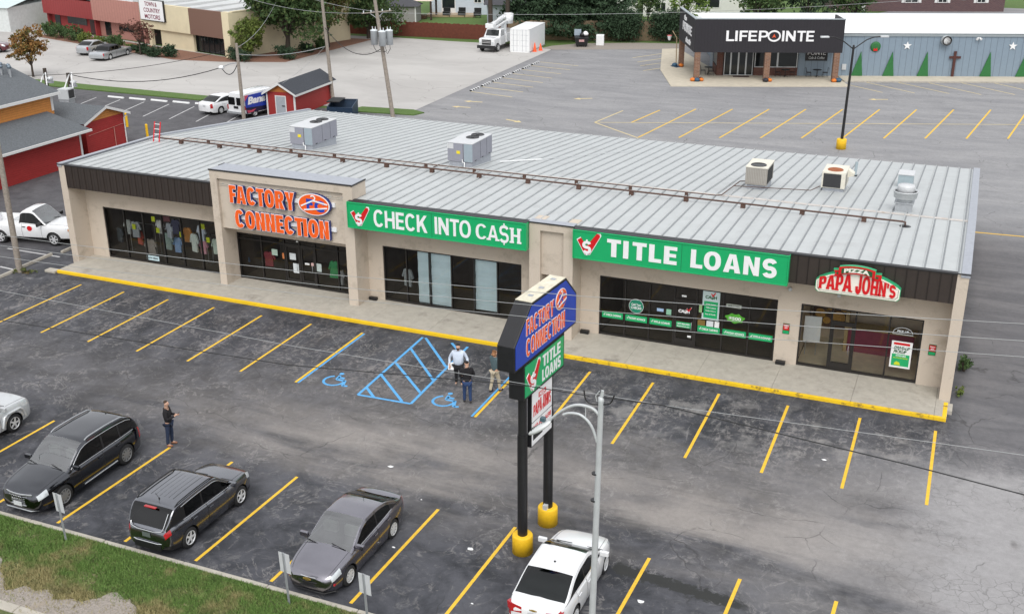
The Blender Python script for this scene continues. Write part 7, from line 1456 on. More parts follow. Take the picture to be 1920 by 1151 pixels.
for k in range(6): b.box(-6.98+1.0*k, -6.9+1.0*k, .64, .7, 0, 2.0, BRONZE)
b.box(-7.0, -.98, .7, .9, 0, .1, BRONZE); b.build('window', tc); b = B(); b.box(-.99, -.9, -.2, .7, 0, 2.0, BRK2); b.build('brick_pier', tc)
b = B(); b.add([(-38.4, .3, H-.55), (-.2, .3, H-.12), (-.2, 17.3, H+.3), (-38.4, 17.3, H-.1)], [(0, 1, 2, 3)], PALER); b.add([(-38.6, .0, H-.52), (-16.6, .0, H+.03), (-16.6, .4, H+.03), (-38.6, .4, H-.52)], [(0, 1, 2, 3)], RUST)
for k in range(10): x = -38+3.9*k; b.box(x, x+.12, .4, 17.2, H-.12+.0, H+.12, PALER)
b.box(-.25, .25, .4, 17.6, H+.15, H+.22, CREAMC); b.build('roof', tc)
s = thing('dealer_sign', 'white board with maroon lettering and dark frame on the cream bay', 'sign', TCO, TCR); b = B(); b.box(-16.2, -11.4, -.32, -.12, 2.95, 5.35, DARKTRIM); b.box(-16.1, -11.5, -.34, -.32, 3.03, 5.27, SWHITE); b.build('board', s)
MAR = mat('maroon_letter', (.20, .03, .06), .5); b = B(); text_into(b, 'TOWN &', -15.0, 4.60, 2.4, .5, -.34, MAR, .01, .02); text_into(b, 'COUNTRY', -15.3, 3.9, 3.2, .5, -.34, MAR, .01, .02); text_into(b, 'MOTORS', -15.2, 3.18, 3.0, .5, -.34, MAR, .01, .02); b.build('lettering', s)
ms = thing('metal_warehouse', 'pale weathered metal shed at the top left corner', 'building', (-92, 68, 0), rad(8)); WM = siding('white_metal_wall', (.60, .63, .62), 'X', .9, .9, .6, .05, .12)
b = B(); b.box(-30, 5.5, 0, 14, 0, 3.0, WM); b.build('wall', ms); b = B(); b.add([(-30.3, -.3, 3.0), (5.8, -.3, 3.0), (5.8, 7, 4.2), (-30.3, 7, 4.2), (5.8, 14.3, 3.0), (-30.3, 14.3, 3.0)], [(0, 1, 2, 3), (3, 2, 4, 5)], mat('pale_teal_roof', (.52, .60, .60), .5, var=.06)); b.build('roof', ms)
# ---------------------------------------------------------------- red clapboard restaurant at the left (wall along y at x=-30)
RC = siding('red_clapboard', (.36, .026, .024), 'Z', .14, .6, .7, .12, .1); OC = siding('orange_clapboard', (.60, .24, .055), 'Z', .16, .6, .7, .12, .1); SHG = mat('grey_shingle', (.105, .115, .125), .95, var=.35, scale=9, bump=.6, detail=10); TRW = mat('white_trim', (.66, .66, .65), .6, var=.05)
rs = thing('red_restaurant', 'red and orange clapboard restaurant with grey shingle roofs and white trim', 'building')
ex, ez, wx, ye = -29.3, 2.40, -29.95, 20.6
b = B(); b.box(wx-12, wx, -12, ye-.4, 0, ez+.1, RC); b.build('wall', rs); b = B(); b.box(wx-.14, wx+.03, ye-.55, ye-.38, 0, ez, TRW); b.build('corner_trim', rs)
cx_, cz_ = -32.6, 3.5
b = B(); b.add([(ex, -12, ez), (ex, ye, ez), (cx_, ye-.5, cz_), (cx_, -12, cz_), (ex, -12, ez-.12), (ex, ye, ez-.12)], [(0, 1, 2, 3), (0, 4, 5, 1)], SHG)
b.add([(ex, ye, ez), (cx_, ye-.5, cz_), (cx_-6, ye-.5, cz_-.1), (cx_-4, ye+.2, ez)], [(0, 1, 2, 3)], SHG); b.build('roof', rs)
b = B(); b.box(ex-.02, ex+.10, -12, ye+.05, ez-.16, ez-.0, TRW); b.build('gutter', rs); b = B(); b.box(cx_-7, cx_, -12, 20.75, cz_-.3, 4.75, OC); b.build('clerestory_wall', rs)
b = B(); b.add([(cx_+.01, 20.77, cz_-.05), (cx_+.01, 20.55, cz_-.05), (cx_+.01, 20.55, 4.75), (cx_+.01, 20.77, 4.75)], [(0, 1, 2, 3)], TRW); b.build('corner_trim', rs)
b = B(); ux, uz = -32.15, 4.76; b.add([(ux, -12, uz), (ux, 21.1, uz), (-37.0, 21.1, 6.45), (-37.0, -12, 6.45), (-42, 21.1, 4.7), (-42, -12, 4.7)], [(0, 1, 2, 3), (3, 2, 4, 5)], SHG); b.build('upper_roof', rs); b = B(); b.box(ux-.02, ux+.06, -12, 21.1, uz-.18, uz+.01, TRW); b.add([(ux, 21.1, uz-.2), (ux, 21.1, uz), (-37, 21.1, 6.45), (-37, 21.1, 6.25)], [(0, 1, 2, 3)], TRW); b.build('fascia_board', rs)
gx, gy0, gy1, ge, gr_ = -30.35, 21.15, 25.2, 2.72, 3.40; gm = (gy0+gy1)/2
b = B(); b.add([(gx, gy0, 0), (gx, gy1, 0), (gx, gy1, ge), (gx, gy0, ge), (gx-9, gy0, 0), (gx-9, gy1, 0), (gx-9, gy1, ge), (gx-9, gy0, ge)], [(0, 1, 2, 3), (1, 5, 6, 2), (0, 3, 7, 4), (4, 7, 6, 5)], RC); b.build('gable_wall', rs)
b = B(); b.face([(gx+.004, gy0, ge-.15), (gx+.004, gy1, ge-.15), (gx+.004, gy1, ge), (gx+.004, gm, gr_), (gx+.004, gy0, ge)], OC); b.build('gable_panel', rs)
b = B(); b.add([(gx+.35, gy0-.35, ge-.12), (gx+.35, gm, gr_+.08), (gx-9, gm, gr_+.08), (gx-9, gy0-.35, ge-.12), (gx+.35, gy1+.35, ge-.12), (gx-9, gy1+.35, ge-.12)], [(0, 1, 2, 3), (1, 4, 5, 2)], SHG); b.build('gable_roof', rs)
b = B(); b.add([(gx+.36, gy0-.4, ge-.30), (gx+.36, gy0-.4, ge-.10), (gx+.36, gm, gr_+.11), (gx+.36, gm, gr_-.09), (gx+.36, gy1+.4, ge-.10), (gx+.36, gy1+.4, ge-.30)], [(0, 1, 2, 3), (3, 2, 4, 5)], TRW); b.tube([(gx+.2, gy1+.35, ge-.2), (gx+.06, gy1-.05, ge-.5), (gx+.06, gy1-.05, .05)], .05, TRW); b.build('gable_trim', rs)
b = B(); b.tube([(gx+.05, gy1-1.2, 1.75), (gx+.05, gy1-1.2, .3)], .03, mat('salmon_pipe', (.50, .22, .18), .6)); b.tube([(gx+.03, gy0+.2, 1.62), (gx+.03, gy1-.2, 1.80)], .015, MT['salmon_pipe']); b.build('wall_pipe', rs)
vt = thing('roof_vents', 'cluster of small metal roof vents on the grey shingle roof', 'vent', (-36.6, 19.6, 6.2)); b = B()
for x, y, h in ((0, 0, .7), (.5, .3, .6), (1.0, .5, .5), (.4, -.3, .55), (.9, -.1, .5), (1.4, .2, .45)): b.cyl((x, y, -.4), (x, y, h-.2), .07, GALV); b.lathe([(0, h+.02), (.15, h-.06), (.15, h-.2), (.06, h-.25)], (x, y, 0), mat('steel_blue_vent', (.16, .2, .24), .4, .4), 10)
b.build('vent_pipes', vt)
for i, (dx, lab) in enumerate(((0, 'pale air conditioner box behind the red gable, left one'), (1.5, 'pale air conditioner box behind the red gable, beside the dark post'))):
    o = thing('condenser', lab, 'air conditioner', (-46.3+1.35*dx, 33.0+.6*dx, 0), rad(10), 'ground air conditioners'); b = B(); b.box(-.5, .5, -.5, .5, 1.0, 1.9, LIGHTSTEEL); b.box(-.45, .45, -.45, .45, 0, 1.0, GALV); b.build('housing', o, bevel=.02); b = B(); b.box(.5, .52, -.4, .4, 1.1, 1.8, MT['dark_coil']); b.build('coil_panel', o); b = B(); b.tube([(-.2, .2, 1.9), (.1, .6, 2.9), (.4, .6, 3.2), (.4, .5, 1.9)], .06, WHITE); b.build('duct', o)
# red shed with dark roof near the utility poles
sh = thing('red_shed', 'small red shed with dark shingle gable roof and grey door', 'shed', (-25.55, 38.75, 0), rad(4)); BLS = mat('black_shingle', (.045, .05, .06), .95, var=.3, scale=10, bump=.4); hw, dl, e_, rg_ = 1.30, 6.9, 2.0, 2.75
b = B(); b.add([(-hw, 0, 0), (hw, 0, 0), (hw, 0, e_), (0, 0, rg_), (-hw, 0, e_), (-hw, dl, 0), (hw, dl, 0), (hw, dl, e_), (0, dl, rg_), (-hw, dl, e_)], [(0, 1, 2, 3, 4), (9, 8, 7, 6, 5), (1, 6, 7, 2), (0, 4, 9, 5)], mat('red_shed_paint', (.30, .025, .022), .7, var=.1)); b.build('wall', sh)
b = B(); b.face([(-hw*.96, -.006, e_+.02), (hw*.96, -.006, e_+.02), (0, -.006, rg_-.05)], mat('orange_board', (.45, .15, .03), .7)); b.build('gable_panel', sh)
b = B(); b.add([(-hw-.3, -.3, e_-.10), (0, -.3, rg_+.08), (hw+.3, -.3, e_-.10), (-hw-.3, dl+.3, e_-.1), (0, dl+.3, rg_+.08), (hw+.3, dl+.3, e_-.1)], [(0, 1, 4, 3), (1, 2, 5, 4)], BLS); b.build('roof', sh)
b = B(); b.add([(-hw-.32, -.31, e_-.26), (-hw-.32, -.31, e_-.08), (0, -.31, rg_+.10), (0, -.31, rg_-.1), (hw+.32, -.31, e_-.08), (hw+.32, -.31, e_-.26), (hw+.32, dl+.3, e_-.08), (hw+.32, dl+.3, e_-.26)], [(0, 1, 2, 3), (3, 2, 4, 5), (5, 4, 6, 7)], TRW)
for s in (-1, 1): b.box(s*hw-.07, s*hw+.07, -.02, .08, 0, e_-.1, TRW)
b.box(-.52, -.44, -.03, .0, 0, 1.72, TRW); b.box(.44, .52, -.03, .0, 0, 1.72, TRW); b.box(-.44, .44, -.03, 0, 1.64, 1.72, TRW); b.build('trim', sh); b = B(); b.box(-.44, .44, -.02, .0, .02, 1.64, mat('grey_door', (.34, .37, .40), .6)); d = b.build('door', sh); b = B(); b.box(.10, .40, -.04, -.02, .82, .90, BLACK); b.build('latch', d)
# skip behind the roof edge, bin by the fence
db = thing('dumpster', 'dark blue dumpster with open ribbed lid behind the shop roof', 'dumpster', (-20.6, 40.5, 0), rad(15)); db.scale = (1, 1, .8); DB = mat('dark_blue_bin', (.015, .035, .07), .5, var=.2)
b = B(); b.add([(-1.1, -.8, 0), (1.1, -.8, 0), (1.1, .8, 0), (-1.1, .8, 0), (-1.1, -.95, 1.2), (1.1, -.95, 1.2), (1.1, .95, 1.65), (-1.1, .95, 1.65), (-1.0, -.85, 1.2), (1.0, -.85, 1.2), (1.0, .85, 1.6), (-1.0, .85, 1.6)], [(0, 1, 5, 4), (1, 2, 6, 5), (2, 3, 7, 6), (3, 0, 4, 7), (4, 5, 9, 8), (5, 6, 10, 9), (6, 7, 11, 10), (7, 4, 8, 11), (0, 3, 2, 1)], DB); b.box(-1, 1, -.8, .8, .7, .75, BLACK); b.build('bin', db)
b = B(); [b.box(-1.1+.125*k, -1.02+.125*k, -.9, 1.0, 1.72, 1.78, DARKTRIM) for k in range(9)]; b.box(-1.1, 0, -.9, 1.0, 1.70, 1.72, BLACK); b.build('lid', db)
db = thing('dumpster', 'black overfull dumpster by the wooden fence with bags on top', 'dumpster', (-14.6, 83.9, 0), rad(20)); b = B(); b.add([(-.65, -.5, .15), (.65, -.5, .15), (.65, .5, .15), (-.65, .5, .15), (-.8, -.6, 1.05), (.8, -.6, 1.05), (.8, .6, 1.25), (-.8, .6, 1.25)], [(0, 1, 5, 4), (1, 2, 6, 5), (2, 3, 7, 6), (3, 0, 4, 7), (4, 5, 6, 7), (0, 3, 2, 1)], BLACK); b.box(-.3, .3, -.62, -.58, .6, .85, mat('pink_label', (.5, .3, .3), .6)); [b.cyl((x, -.45, 0), (x, -.45, .15), .06, RUBBER) for x in (-.5, .5)]; b.build('bin', db)
b = B(); b.box(-.85, -.05, .35, .42, 1.2, 1.9, mat('grey_blue_lid', (.30, .36, .42), .5)); b.build('lid', db)
for i, (x, y, z, m, lab) in enumerate(((.1, .1, 1.35, BLACK, 'black rubbish bag on the dumpster'), (.45, .1, 1.45, WHITE, 'white rubbish bag on the dumpster'))): b = B(); b.lathe([(0, -.25), (.28, -.2), (.36, 0), (.2, .2), (.04, .28), (0, .28)], (0, 0, 0), m, 10); tag(b.build('rubbish_bag', loc=Vector((-14.6, 83.9, 0))+Matrix.Rotation(rad(20), 3, 'Z') @ Vector((x, y, z))), lab, 'bag')
b = B(); b.box(-.45, .45, -.4, .4, 0, 1.2, WHITE); tag(b.build('appliance', loc=(-12.9, 85.6, 0), rz=rad(15), bevel=.05), 'white appliance standing behind the black dumpster', 'appliance')
# shipping container and cones
ct = thing('shipping_container', 'white shipping container with double doors parked beside the bucket truck', 'container', (-19.6, 77.25, 0), rad(5)); CW = siding('white_corrugated', (.76, .78, .79), 'Y', .28, .86, .5, .3, .04)
b = B(); b.box(-1.15, 1.15, .02, 6.1, .12, 2.55, CW); b.build('body', ct); b = B()
for x in (-1.15, 1.05): b.box(x, x+.10, -.03, .1, 0, 2.6, WHITE)
b.box(-1.15, 1.15, -.03, .1, 2.45, 2.6, WHITE); b.box(-1.15, 1.15, -.03, .1, 0, .14, WHITE); b.box(1.10, 1.2, .1, 6.1, 0, .14, GALV); b.box(-1.17, 1.17, 0, 6.12, 2.552, 2.58, WHITE); b.build('frame', ct)
for x0 in (-1.04, .02): b = B(); b.box(x0, x0+1.02, -.02, .015, .16, 2.43, WHITE); [b.cyl((x0+o_, -.045, .1), (x0+o_, -.045, 2.5), .018, GALV, n=6) for o_ in (.30, .72)]; [b.box(x0+.04, x0+.98, -.028, -.02, z, z+.02, GALV) for z in (.7, 1.3, 1.9)]; b.build('door', ct)
CONEM = mat('safety_orange', (.85, .10, .015), .5, var=.05)
for x, y, h, lab in ((-18.25, 78.4, 1.0, 'tall orange traffic cone beside the container'), (-17.95, 79.4, .8, 'orange traffic cone behind the taller one')):
    c_ = thing('traffic_cone', lab, 'cone', (x, y, 0)); b = B(); b.box(-.24, .24, -.24, .24, 0, .04, CONEM); b.build('base', c_); b = B(); b.lathe([(.21, .04), (.04, h), (0, h)], (0, 0, 0), CONEM, 14); b.lathe([(.125, h*.52), (.09, h*.70)], (0, 0, 0), WHITE, 14); b.build('cone', c_)
# fences
FB = siding('red_brown_fence_boards', (.14, .038, .022), 'X', .15, .5, .85, .1, .25); FO = siding('old_grey_fence_boards', (.20, .145, .09), 'X', .15, .5, .85, .1, .3)
def fence(name, lab, P, Hh, m):
    f = thing(name, lab, 'fence', (P[0][0], P[0][1], 0))
    for p, q in zip(P, P[1:]):
        d = Vector((q[0]-p[0], q[1]-p[1], 0)); L_ = d.length; a = math.atan2(d.y, d.x); b = B(); x = 0
        while x < L_-.02: b.box(x, min(x+.144, L_), 0, .03, 0, Hh+.06*math.sin(x*3.1)*math.sin(x*7.7), m); x += .15
        b.box(0, L_, .03, .08, .4, .5, m); b.box(0, L_, .03, .08, Hh-.45, Hh-.35, m); o = b.build('boards', f, loc=(p[0]-P[0][0], p[1]-P[0][1], 0), rz=a)
        k = 0
        while k < L_: b = B(); b.box(-.05, .05, .08, .18, 0, Hh+.02, m); b.build('post', f, loc=(p[0]-P[0][0]+d.x*k/L_, p[1]-P[0][1]+d.y*k/L_, 0), rz=a); k += 4.8
fence('wooden_fence', 'red brown board fence along the far edge of the concrete lot', [(-52, 83.0), (-39.0, 83.6), (-27.3, 84.5), (-24.5, 85.2)], 1.75, FB); fence('wooden_fence', 'old grey board fence behind the container and dumpster', [(-24.4, 85.3), (-20.4, 87.0), (-9.4, 90.6), (2.0, 94.6)], 2.3, FO)
# houses beyond
SID = siding('pale_blue_siding', (.52, .58, .64), 'Z', .2, .85, .7, .1, .05); WSI = siding('white_siding', (.72, .72, .68), 'Z', .2, .87, .7, .1, .05); BRH = brickmat('purple_brown_brick', (.085, .045, .05), (.11, .06, .06), (.14, .11, .11)); DROOF = mat('dark_house_roof', (.06, .06, .068), .9, var=.2, scale=4)
def house(name, lab, p, a, w, d, h, m, roofm, wins, doors=()):
    o = thing(name, lab, 'house', (p[0], p[1], 0), a); b = B(); b.box(0, w, 0, d, 0, h, m); b.build('wall', o); b = B()
    b.add([(-.4, -.4, h), (w+.4, -.4, h), (w+.4, d/2, h+d*.2), (-.4, d/2, h+d*.2), (w+.4, d+.4, h), (-.4, d+.4, h)], [(0, 1, 2, 3), (3, 2, 4, 5), (0, 3, 5), (1, 4, 2)], roofm); b.build('roof', o)
    for x, z, ww_, hh, shut in wins:
        b = B(); b.box(x, x+ww_, -.06, -.002, z, z+hh, TRW); wo = b.build('window', o); b = B(); b.box(x+.1, x+ww_/2-.04, -.07, -.06, z+.1, z+hh-.1, DGL); b.box(x+ww_/2+.04, x+ww_-.1, -.07, -.06, z+.1, z+hh-.1, DGL); b.build('pane', wo)
        if shut: b = B(); b.box(x-.42, x-.05, -.05, -.002, z, z+hh, TRW); b.box(x+ww_+.05, x+ww_+.42, -.05, -.002, z, z+hh, TRW); b.build('shutter', wo)
    for x, ww_ in doors: b = B(); b.box(x, x+ww_, -.06, -.002, .1, 2.2, TRW); do_ = b.build('door', o); b = B(); b.box(x+.12, x+ww_-.12, -.07, -.06, .9, 2.1, DGL); b.build('pane', do_)
    return o
house('house', 'pale blue grey house with patio door behind the brown fence', (-44.2, 103.8), rad(17), 13.5, 9, 5.5, SID, DROOF, [(6.2, 1.6, 1.1, 1.3, 0), (7.5, 1.6, 1.1, 1.3, 0), (11.4, 1.8, .9, 1.1, 0)], [(1.6, 2.0)])
house('garage', 'small grey garage with dark roof behind the tall bare trunks', (-32.2, 96.5), rad(17), 5.0, 6, 2.6, mat('grey_garage_wall', (.36, .40, .44), .7), DROOF, [])
house('house', 'pale cream house end behind the dark evergreens', (-21.6, 113.5), rad(17), 4.6, 9, 5.5, WSI, DROOF, [])
house('house', 'white house behind the fruit tree', (-15.6, 112.3), rad(17), 14.0, 9, 5.2, WSI, DROOF, [(1.6, .6, 1.5, 1.3, 0), (7.0, 1.2, 3.4, 2.4, 0)])
house('house', 'dark brick house with white shutters beyond the white roof', (8.2, 127.4), rad(19.5), 23.5, 9, 6.0, BRH, DROOF, [(9.6, 1.2, 1.9, 1.6, 1), (14.2, 1.2, 1.3, 1.5, 1), (17.3, 1.6, .8, 1.1, 0), (19.6, 1.2, 1.2, 1.5, 1)], [(3.2, 1.0), (-.0, .1)])
gs_ = thing('garden_shed', 'grey garden shed with dark hipped roof behind the brown fence', 'shed', (-46.9, 94.0, 0), rad(15)); b = B(); b.box(0, 5.0, 0, 3.2, 0, 2.1, mat('grey_shed_wall', (.26, .25, .24), .8, var=.1)); b.build('wall', gs_); b = B(); b.add([(-.3, -.3, 2.1), (5.3, -.3, 2.1), (5.3, 3.5, 2.1), (-.3, 3.5, 2.1), (1.6, 1.6, 3.1), (3.4, 1.6, 3.1)], [(0, 1, 5, 4), (1, 2, 5), (2, 3, 4, 5), (3, 0, 4)], DROOF); b.build('roof', gs_); b = B(); [b.box(x, x+.15, -.03, -.002, 0, 2.1, TRW) for x in (.0, 4.85)]; b.build('corner_trim', gs_)
gz = thing('gazebo', 'garden gazebo with beige canopy and dark posts', 'gazebo', (-44.0, 99.6, 0), rad(15)); b = B(); b.add([(-2.4, -2.0, 2.5), (2.4, -2.0, 2.5), (2.4, 2, 2.5), (-2.4, 2, 2.5), (-.8, 0, 3.4), (.8, 0, 3.4)], [(0, 1, 5, 4), (1, 2, 5), (2, 3, 4, 5), (3, 0, 4)], mat('beige_canvas', (.60, .50, .42), .8, var=.1)); b.build('canopy', gz)
for x in (-2.2, 2.2):
    for y in (-1.8, 1.8): b = B(); b.box(x-.12, x+.12, y-.12, y+.12, 0, 2.5, mat('dark_brown_post', (.05, .03, .022), .8)); b.build('post', gz)
b = B(); b.box(-.6, .9, -.5, .5, 0, .5, MT['brown_mural']); tag(b.build('garden_sofa', loc=(-43.6, 99.4, 0), rz=rad(15), bevel=.05), 'low brown garden seat under the gazebo', 'seat')
b = B(); b.slab([(0, 0), (7, .5), (6.5, 3.4), (0, 3)], 0, .25, mat('timber_deck', (.36, .27, .17), .8, var=.15)); tag(b.build('wooden_deck', loc=(-43.6, 100.9, 0), rz=rad(15)), 'low timber deck in front of the pale blue grey house', 'deck')
for x, y, lab in ((-40.9, 102.2, 'dark patio chair set on the timber deck'), (-38.9, 102.9, 'dark barbecue on the timber deck'), (-36.6, 103.1, 'dark low box at the house wall')): b = B(); b.box(-.5, .5, -.4, .4, .25, .75, BLACK); b.box(-.5, .5, .3, .4, .75, 1.25, BLACK); [b.box(q-.04, q+.04, -.38, -.3, 0, .25, BLACK) for q in (-.45, .45)]; tag(b.build('patio_furniture', loc=(x, y, 0), rz=rad(15), bevel=.03), lab, 'furniture')
b = B(); b.lathe([(0, .7), (.3, .8), (.34, 1.0), (.25, 1.2), (0, 1.25)], (0, 0, 0), BLACK, 14); b.cyl((0, 0, 0), (0, 0, .75), .09, WHITE); tag(b.build('kettle_grill', loc=(-33.8, 101.9, 0)), 'round black kettle grill on a white stand on the lawn', 'grill')
# ---------------------------------------------------------------- poles, lamps, bollards, wheel stops
def upole(label, p, top, r=.15, group=None): o = thing('utility_pole', label, 'pole', (p[0], p[1], 0), 0, group); b = B(); t_ = Vector(top)-Vector((p[0], p[1], 0)); b.tube([(0, 0, -.05), t_*.5, t_], [r, r*.88, r*.72], WOOD, 12); b.build('shaft', o); return o
tp = AY(703, 2, 41.8); dp = (tp-Vector((-16.54, 41.82, 0))); topp = Vector((-16.54, 41.82, 0))+dp*1.12
p = upole('leaning wooden utility pole carrying three white transformers', (-16.54, 41.82), topp, .19)
def on(f): return dp*f
TR = mat('white_transformer', (.62, .66, .68), .4, .1, var=.06); f0 = .63
for k, (ox, oy) in enumerate(((-.58, -.15), (.34, -.48), (.60, .24))): q = on(f0)+Vector((ox, oy, 0)); b = B(); b.lathe([(0, -.02), (.29, 0), (.30, 1.10), (.325, 1.12), (.325, 1.17), (.14, 1.24), (0, 1.25)], q, TR, 18); [b.cyl(q+Vector((s*.14, 0, 1.18)), q+Vector((s*.14, 0, 1.45)), .045, TR, .03) for s in (-1, 1)]; b.box(q.x*.5-.05, q.x*.5+.05, q.y*.5-.05, q.y*.5+.05, q.z+.3, q.z+.5, GALV); b.build('transformer', p)
q = on(.905); b = B(); b.tube([q+Vector((-1.2, -.35, -.12)), q+Vector((1.2, .35, .12))], .07, WOOD, 4); [b.tube([q+Vector((s*.6, s*.17, .06*s)), q+Vector((0, 0, -.5))], .03, GALV) for s in (-1, 1)]; [b.cyl(q+Vector((s, s*.3, .1*s)), q+Vector((s, s*.3, .1*s+.2)), .05, TR) for s in (-1.05, -.45, .45, 1.05)]; b.build('crossarm', p)
b = B(); c = on(f0)
for pts in (((-.75, -.1, .1), (-.72, 0, -.3), (-.45, 0, -.62), (-.05, 0, -.55)), ((.7, .1, .1), (.78, 0, -.3), (.5, 0, -.7), (.3, 0, -.5), (.1, 0, -.8)), ((.5, -.4, 0), (.6, -.3, -.45), (.2, -.2, -.5))): b.tube([c+Vector(v_) for v_ in pts], .022, BLACK, 5)
b.build('drop_cable', p)
upole('tall wooden utility pole beside the red shed', (-24.42, 45.18), AY(601, -25, 45.2), .17); p = upole('short wooden pole beside the white van', (-27.27, 35.78), AY(443, 82, 35.8), .16); b = B(); q = AY(415, 127, 35.9)-Vector((-27.27, 35.78, 0)); r0 = AY(448, 118, 35.8)-Vector((-27.27, 35.78, 0)); b.tube([r0, (r0+q)/2+Vector((0, 0, .1)), q], .035, GALV); b.lathe([(0, -.1), (.22, -.1), (.26, .02), (.1, .16), (0, .17)], q, WHITE, 14); b.build('lamp_arm', p)
tq = AY(-6, 262, .9); upole('leaning wooden utility pole by the pickup at the left', (-16.55, .88), Vector((-16.55, .88, 0))+(tq-Vector((-16.55, .88, 0)))*1.25, .16)
for p_, h_, lab in (((-50.4, 37.9), 2.6, 'short dark post with meter box, left of two'), ((-47.0, 37.2), 2.5, 'short dark post behind the condensers, right of two')):
    o = thing('service_post', lab, 'post', (p_[0], p_[1], 0), 0, 'dark service posts'); b = B(); b.cyl((0, 0, 0), (0, 0, h_), .16, BARK); b.build('shaft', o); b = B(); b.box(.15, .8, -.2, .1, 1.3, 1.5, GALV); b.lathe([(0, 1.5), (.2, 1.5), (.3, 1.8), (0, 1.9)], (.5, 0, 0), LIGHTSTEEL, 12); b.build('meter', o)
def cable(lab, pts, sag, r=.02, m=WBLK):
    b = B(); P = [Vector(q) for q in pts]; out = []
    for a_, c_ in zip(P, P[1:]):
        for k in range(13): t_ = k/12; q = a_.lerp(c_, t_); q.z -= sag*4*t_*(1-t_); out.append(q)
    b.tube([q for i, q in enumerate(out) if i == 0 or (q-out[i-1]).length > .01], r, m, 5); return tag(b.build('cable'), lab, 'wire', 'cables between the far poles')
S_ = AY(444, 90, 35.8); T_ = AY(606, 48, 45.2); TT = AY(710, 88, 41.8); TX = AY(705, 24, 41.8)
cable('thick dark cable from the short post to the pole by the van', [(-47.0, 37.2, 2.4), AY(415, 127, 35.9), AY(448, 110, 35.8)], .9, .035); cable('pale cable from the short pole to the tall pole by the red shed', [AY(446, 102, 35.8), AY(609, 88, 45.2)], .35, .03, WIRE); cable('dark cable from the tall pole to the transformer pole', [T_, AY(715, 92, 41.8)], 1.3, .03); cable('pale cable from the short pole towards the tree', [S_, Vector((-43.5, 66, 6.5))], .8, .02, WIRE); cable('thin cable from the transformer pole to the upper left', [TX, Vector((-46, 60, 7.5))], .8, .018, WIRE); cable('second thin cable from the transformer pole to the upper left', [TX+Vector((.8, .3, 0)), Vector((-44, 62, 9))], .7, .018, WIRE)
cable('thin cable from the crossarm to the far right', [TX, Vector((40, 75, 10.2))], 1.2, .015, WIRE); cable('thin cable from the short pole to the red restaurant', [S_, Vector((-36, 22, 5.5))], .5, .02); cable('thin pale cable from the tall pole down to the red shed', [AY(609, 88, 45.2), Vector((-25.0, 38.4, 2.85))], .2, .012, WIRE)
bl = thing('car_park_lamp', 'tall black double arm lamp post on a round yellow base', 'street lamp', (19.8, 44.4, 0)); b = B(); b.lathe([(0, 0), (.36, 0), (.36, .72), (.33, .76), (0, .76)], (0, 0, 0), YELLOW, 24); b.build('base', bl); b = B(); b.cyl((0, 0, .7), (.12, 0, 7.35), .11, BLACK, .08); b.cyl((.12, 0, 7.35), (.12, 0, 7.6), .1, BLACK, .06); b.build('pole', bl)
for s in (-1, 1):
    b = B(); d = Vector((math.cos(rad(24)), math.sin(rad(24)), 0))*s; P = [Vector((.12, 0, 7.3))]+[Vector((.12, 0, 7.3))+d*x+Vector((0, 0, z)) for x, z in ((.4, .30), (.9, .66), (1.4, .84), (1.9, .88))]; b.tube(P, .045, BLACK); b.build('arm', bl); b = B(); q = P[-1]; b.M = Matrix.Translation(q) @ Matrix.Rotation(math.atan2(d.y, d.x), 4, 'Z'); b.box(-.05, .55, -.14, .14, -.06, .06, LIGHTSTEEL); b.build('lamp_head', bl, bevel=.03)
fl_ = thing('yard_lamp', 'pale yard lamp on a thin dark pole behind the evergreens', 'street lamp', (-15.6, 95.0, 0)); b = B(); b.cyl((0, 0, 0), (0, 0, 6.0), .07, BLACK); b.build('pole', fl_); b = B(); b.lathe([(.0, 5.9), (.35, 5.95), (.42, 6.1), (.2, 6.3), (0, 6.32)], (0, 0, 0), CREAMU, 14); b.build('lamp_head', fl_)
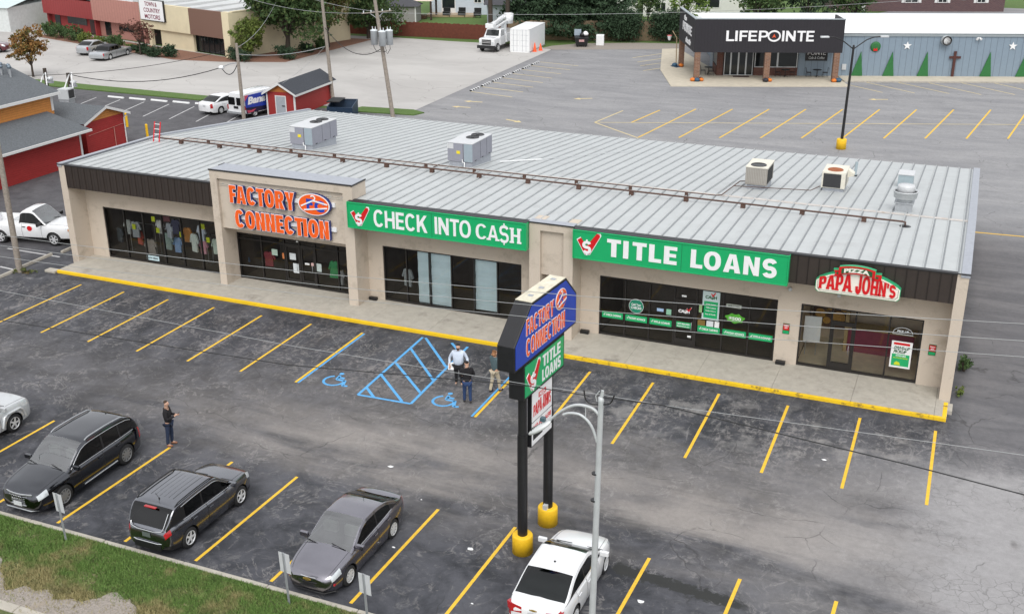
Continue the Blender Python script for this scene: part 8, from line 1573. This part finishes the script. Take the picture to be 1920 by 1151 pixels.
for u, v, h, lab in ((277, 258, 1.0, 'yellow bollard just above the red ladder'), (239, 238, 1.1, 'yellow bollard next to the red gable')): q = G(u, v); b = B(); b.cyl((0, 0, 0), (0, 0, h), .1, YELLOW, n=14); b.lathe([(.1, h), (.07, h+.05), (0, h+.07)], (0, 0, 0), YELLOW, 14); tag(b.build('bollard', loc=(q.x, q.y, 0)), lab, 'bollard', 'yellow bollards')
def stop(p, a, lab, grp, m, L_=1.85): b = B(); b.prism([(-.09, 0), (.09, 0), (.06, .13), (-.06, .13)], -L_/2, L_/2, m); return tag(b.build('wheel_stop', loc=(p[0], p[1], .005), rz=a, bevel=.012), lab, 'wheel stop', grp)
NUM = ('first', 'second', 'third', 'fourth', 'fifth', 'sixth', 'seventh', 'eighth')
for k in range(6): stop((-44.2+1.98*k*1.2, 39.75+.10*k, 0), rad(88), '%s white wheel stop from the left along the grass strip' % NUM[k], 'white wheel stops by the grass strip', WHITE)
for k, (q, lab) in enumerate((((-16.95, 2.45), 'grey concrete wheel stop between the pole and the pickup'), ((-16.8, -.05), 'grey concrete wheel stop cut by the left photo edge'), ((-16.75, 5.2), 'grey concrete wheel stop in front of the pickup'))): stop((q[0], q[1], 0), rad(2), lab, 'grey wheel stops at the left', CONC, 2.3)
BWM = mat('black_white_stop', (.03, .03, .03), .7)
for k in range(7):
    o = thing('wheel_stop', '%s black and white striped wheel stop from the far end of the row' % NUM[k], 'wheel stop', (-15.2, 70.9-2.58*k, .006), 0, 'striped wheel stops'); b = B(); b.box(-.09, .09, -.95, .95, 0, .12, BWM); b.build('block', o); b = B(); [b.box(-.094, .094, -.8+.5*j, -.55+.5*j, .001, .124, WHITE) for j in range(4)]; b.build('stripes', o)
hp = thing('basketball_hoop', 'portable basketball hoop with white net beside the black canopy', 'hoop', (-.75, 74.2, 0), rad(-40)); b = B(); b.tube([(0, 0, .1), (-.1, 0, 3.0), (-.9, 0, 3.6)], .05, mat('tan_pole', (.30, .22, .13), .6)); b.build('pole', hp); b = B(); b.box(-.5, .5, -.35, .35, 0, .16, mat('navy_base', (.02, .05, .10), .6)); b.build('base', hp, bevel=.04); b = B(); b.lathe([(.24, 3.05), (.26, 3.07), (.24, 3.09)], (-1.4, 0, 0), RED, 16); b.lathe([(.24, 3.05), (.16, 2.75), (.12, 2.6)], (-1.4, 0, 0), WHITE, 12); b.build('rim', hp)
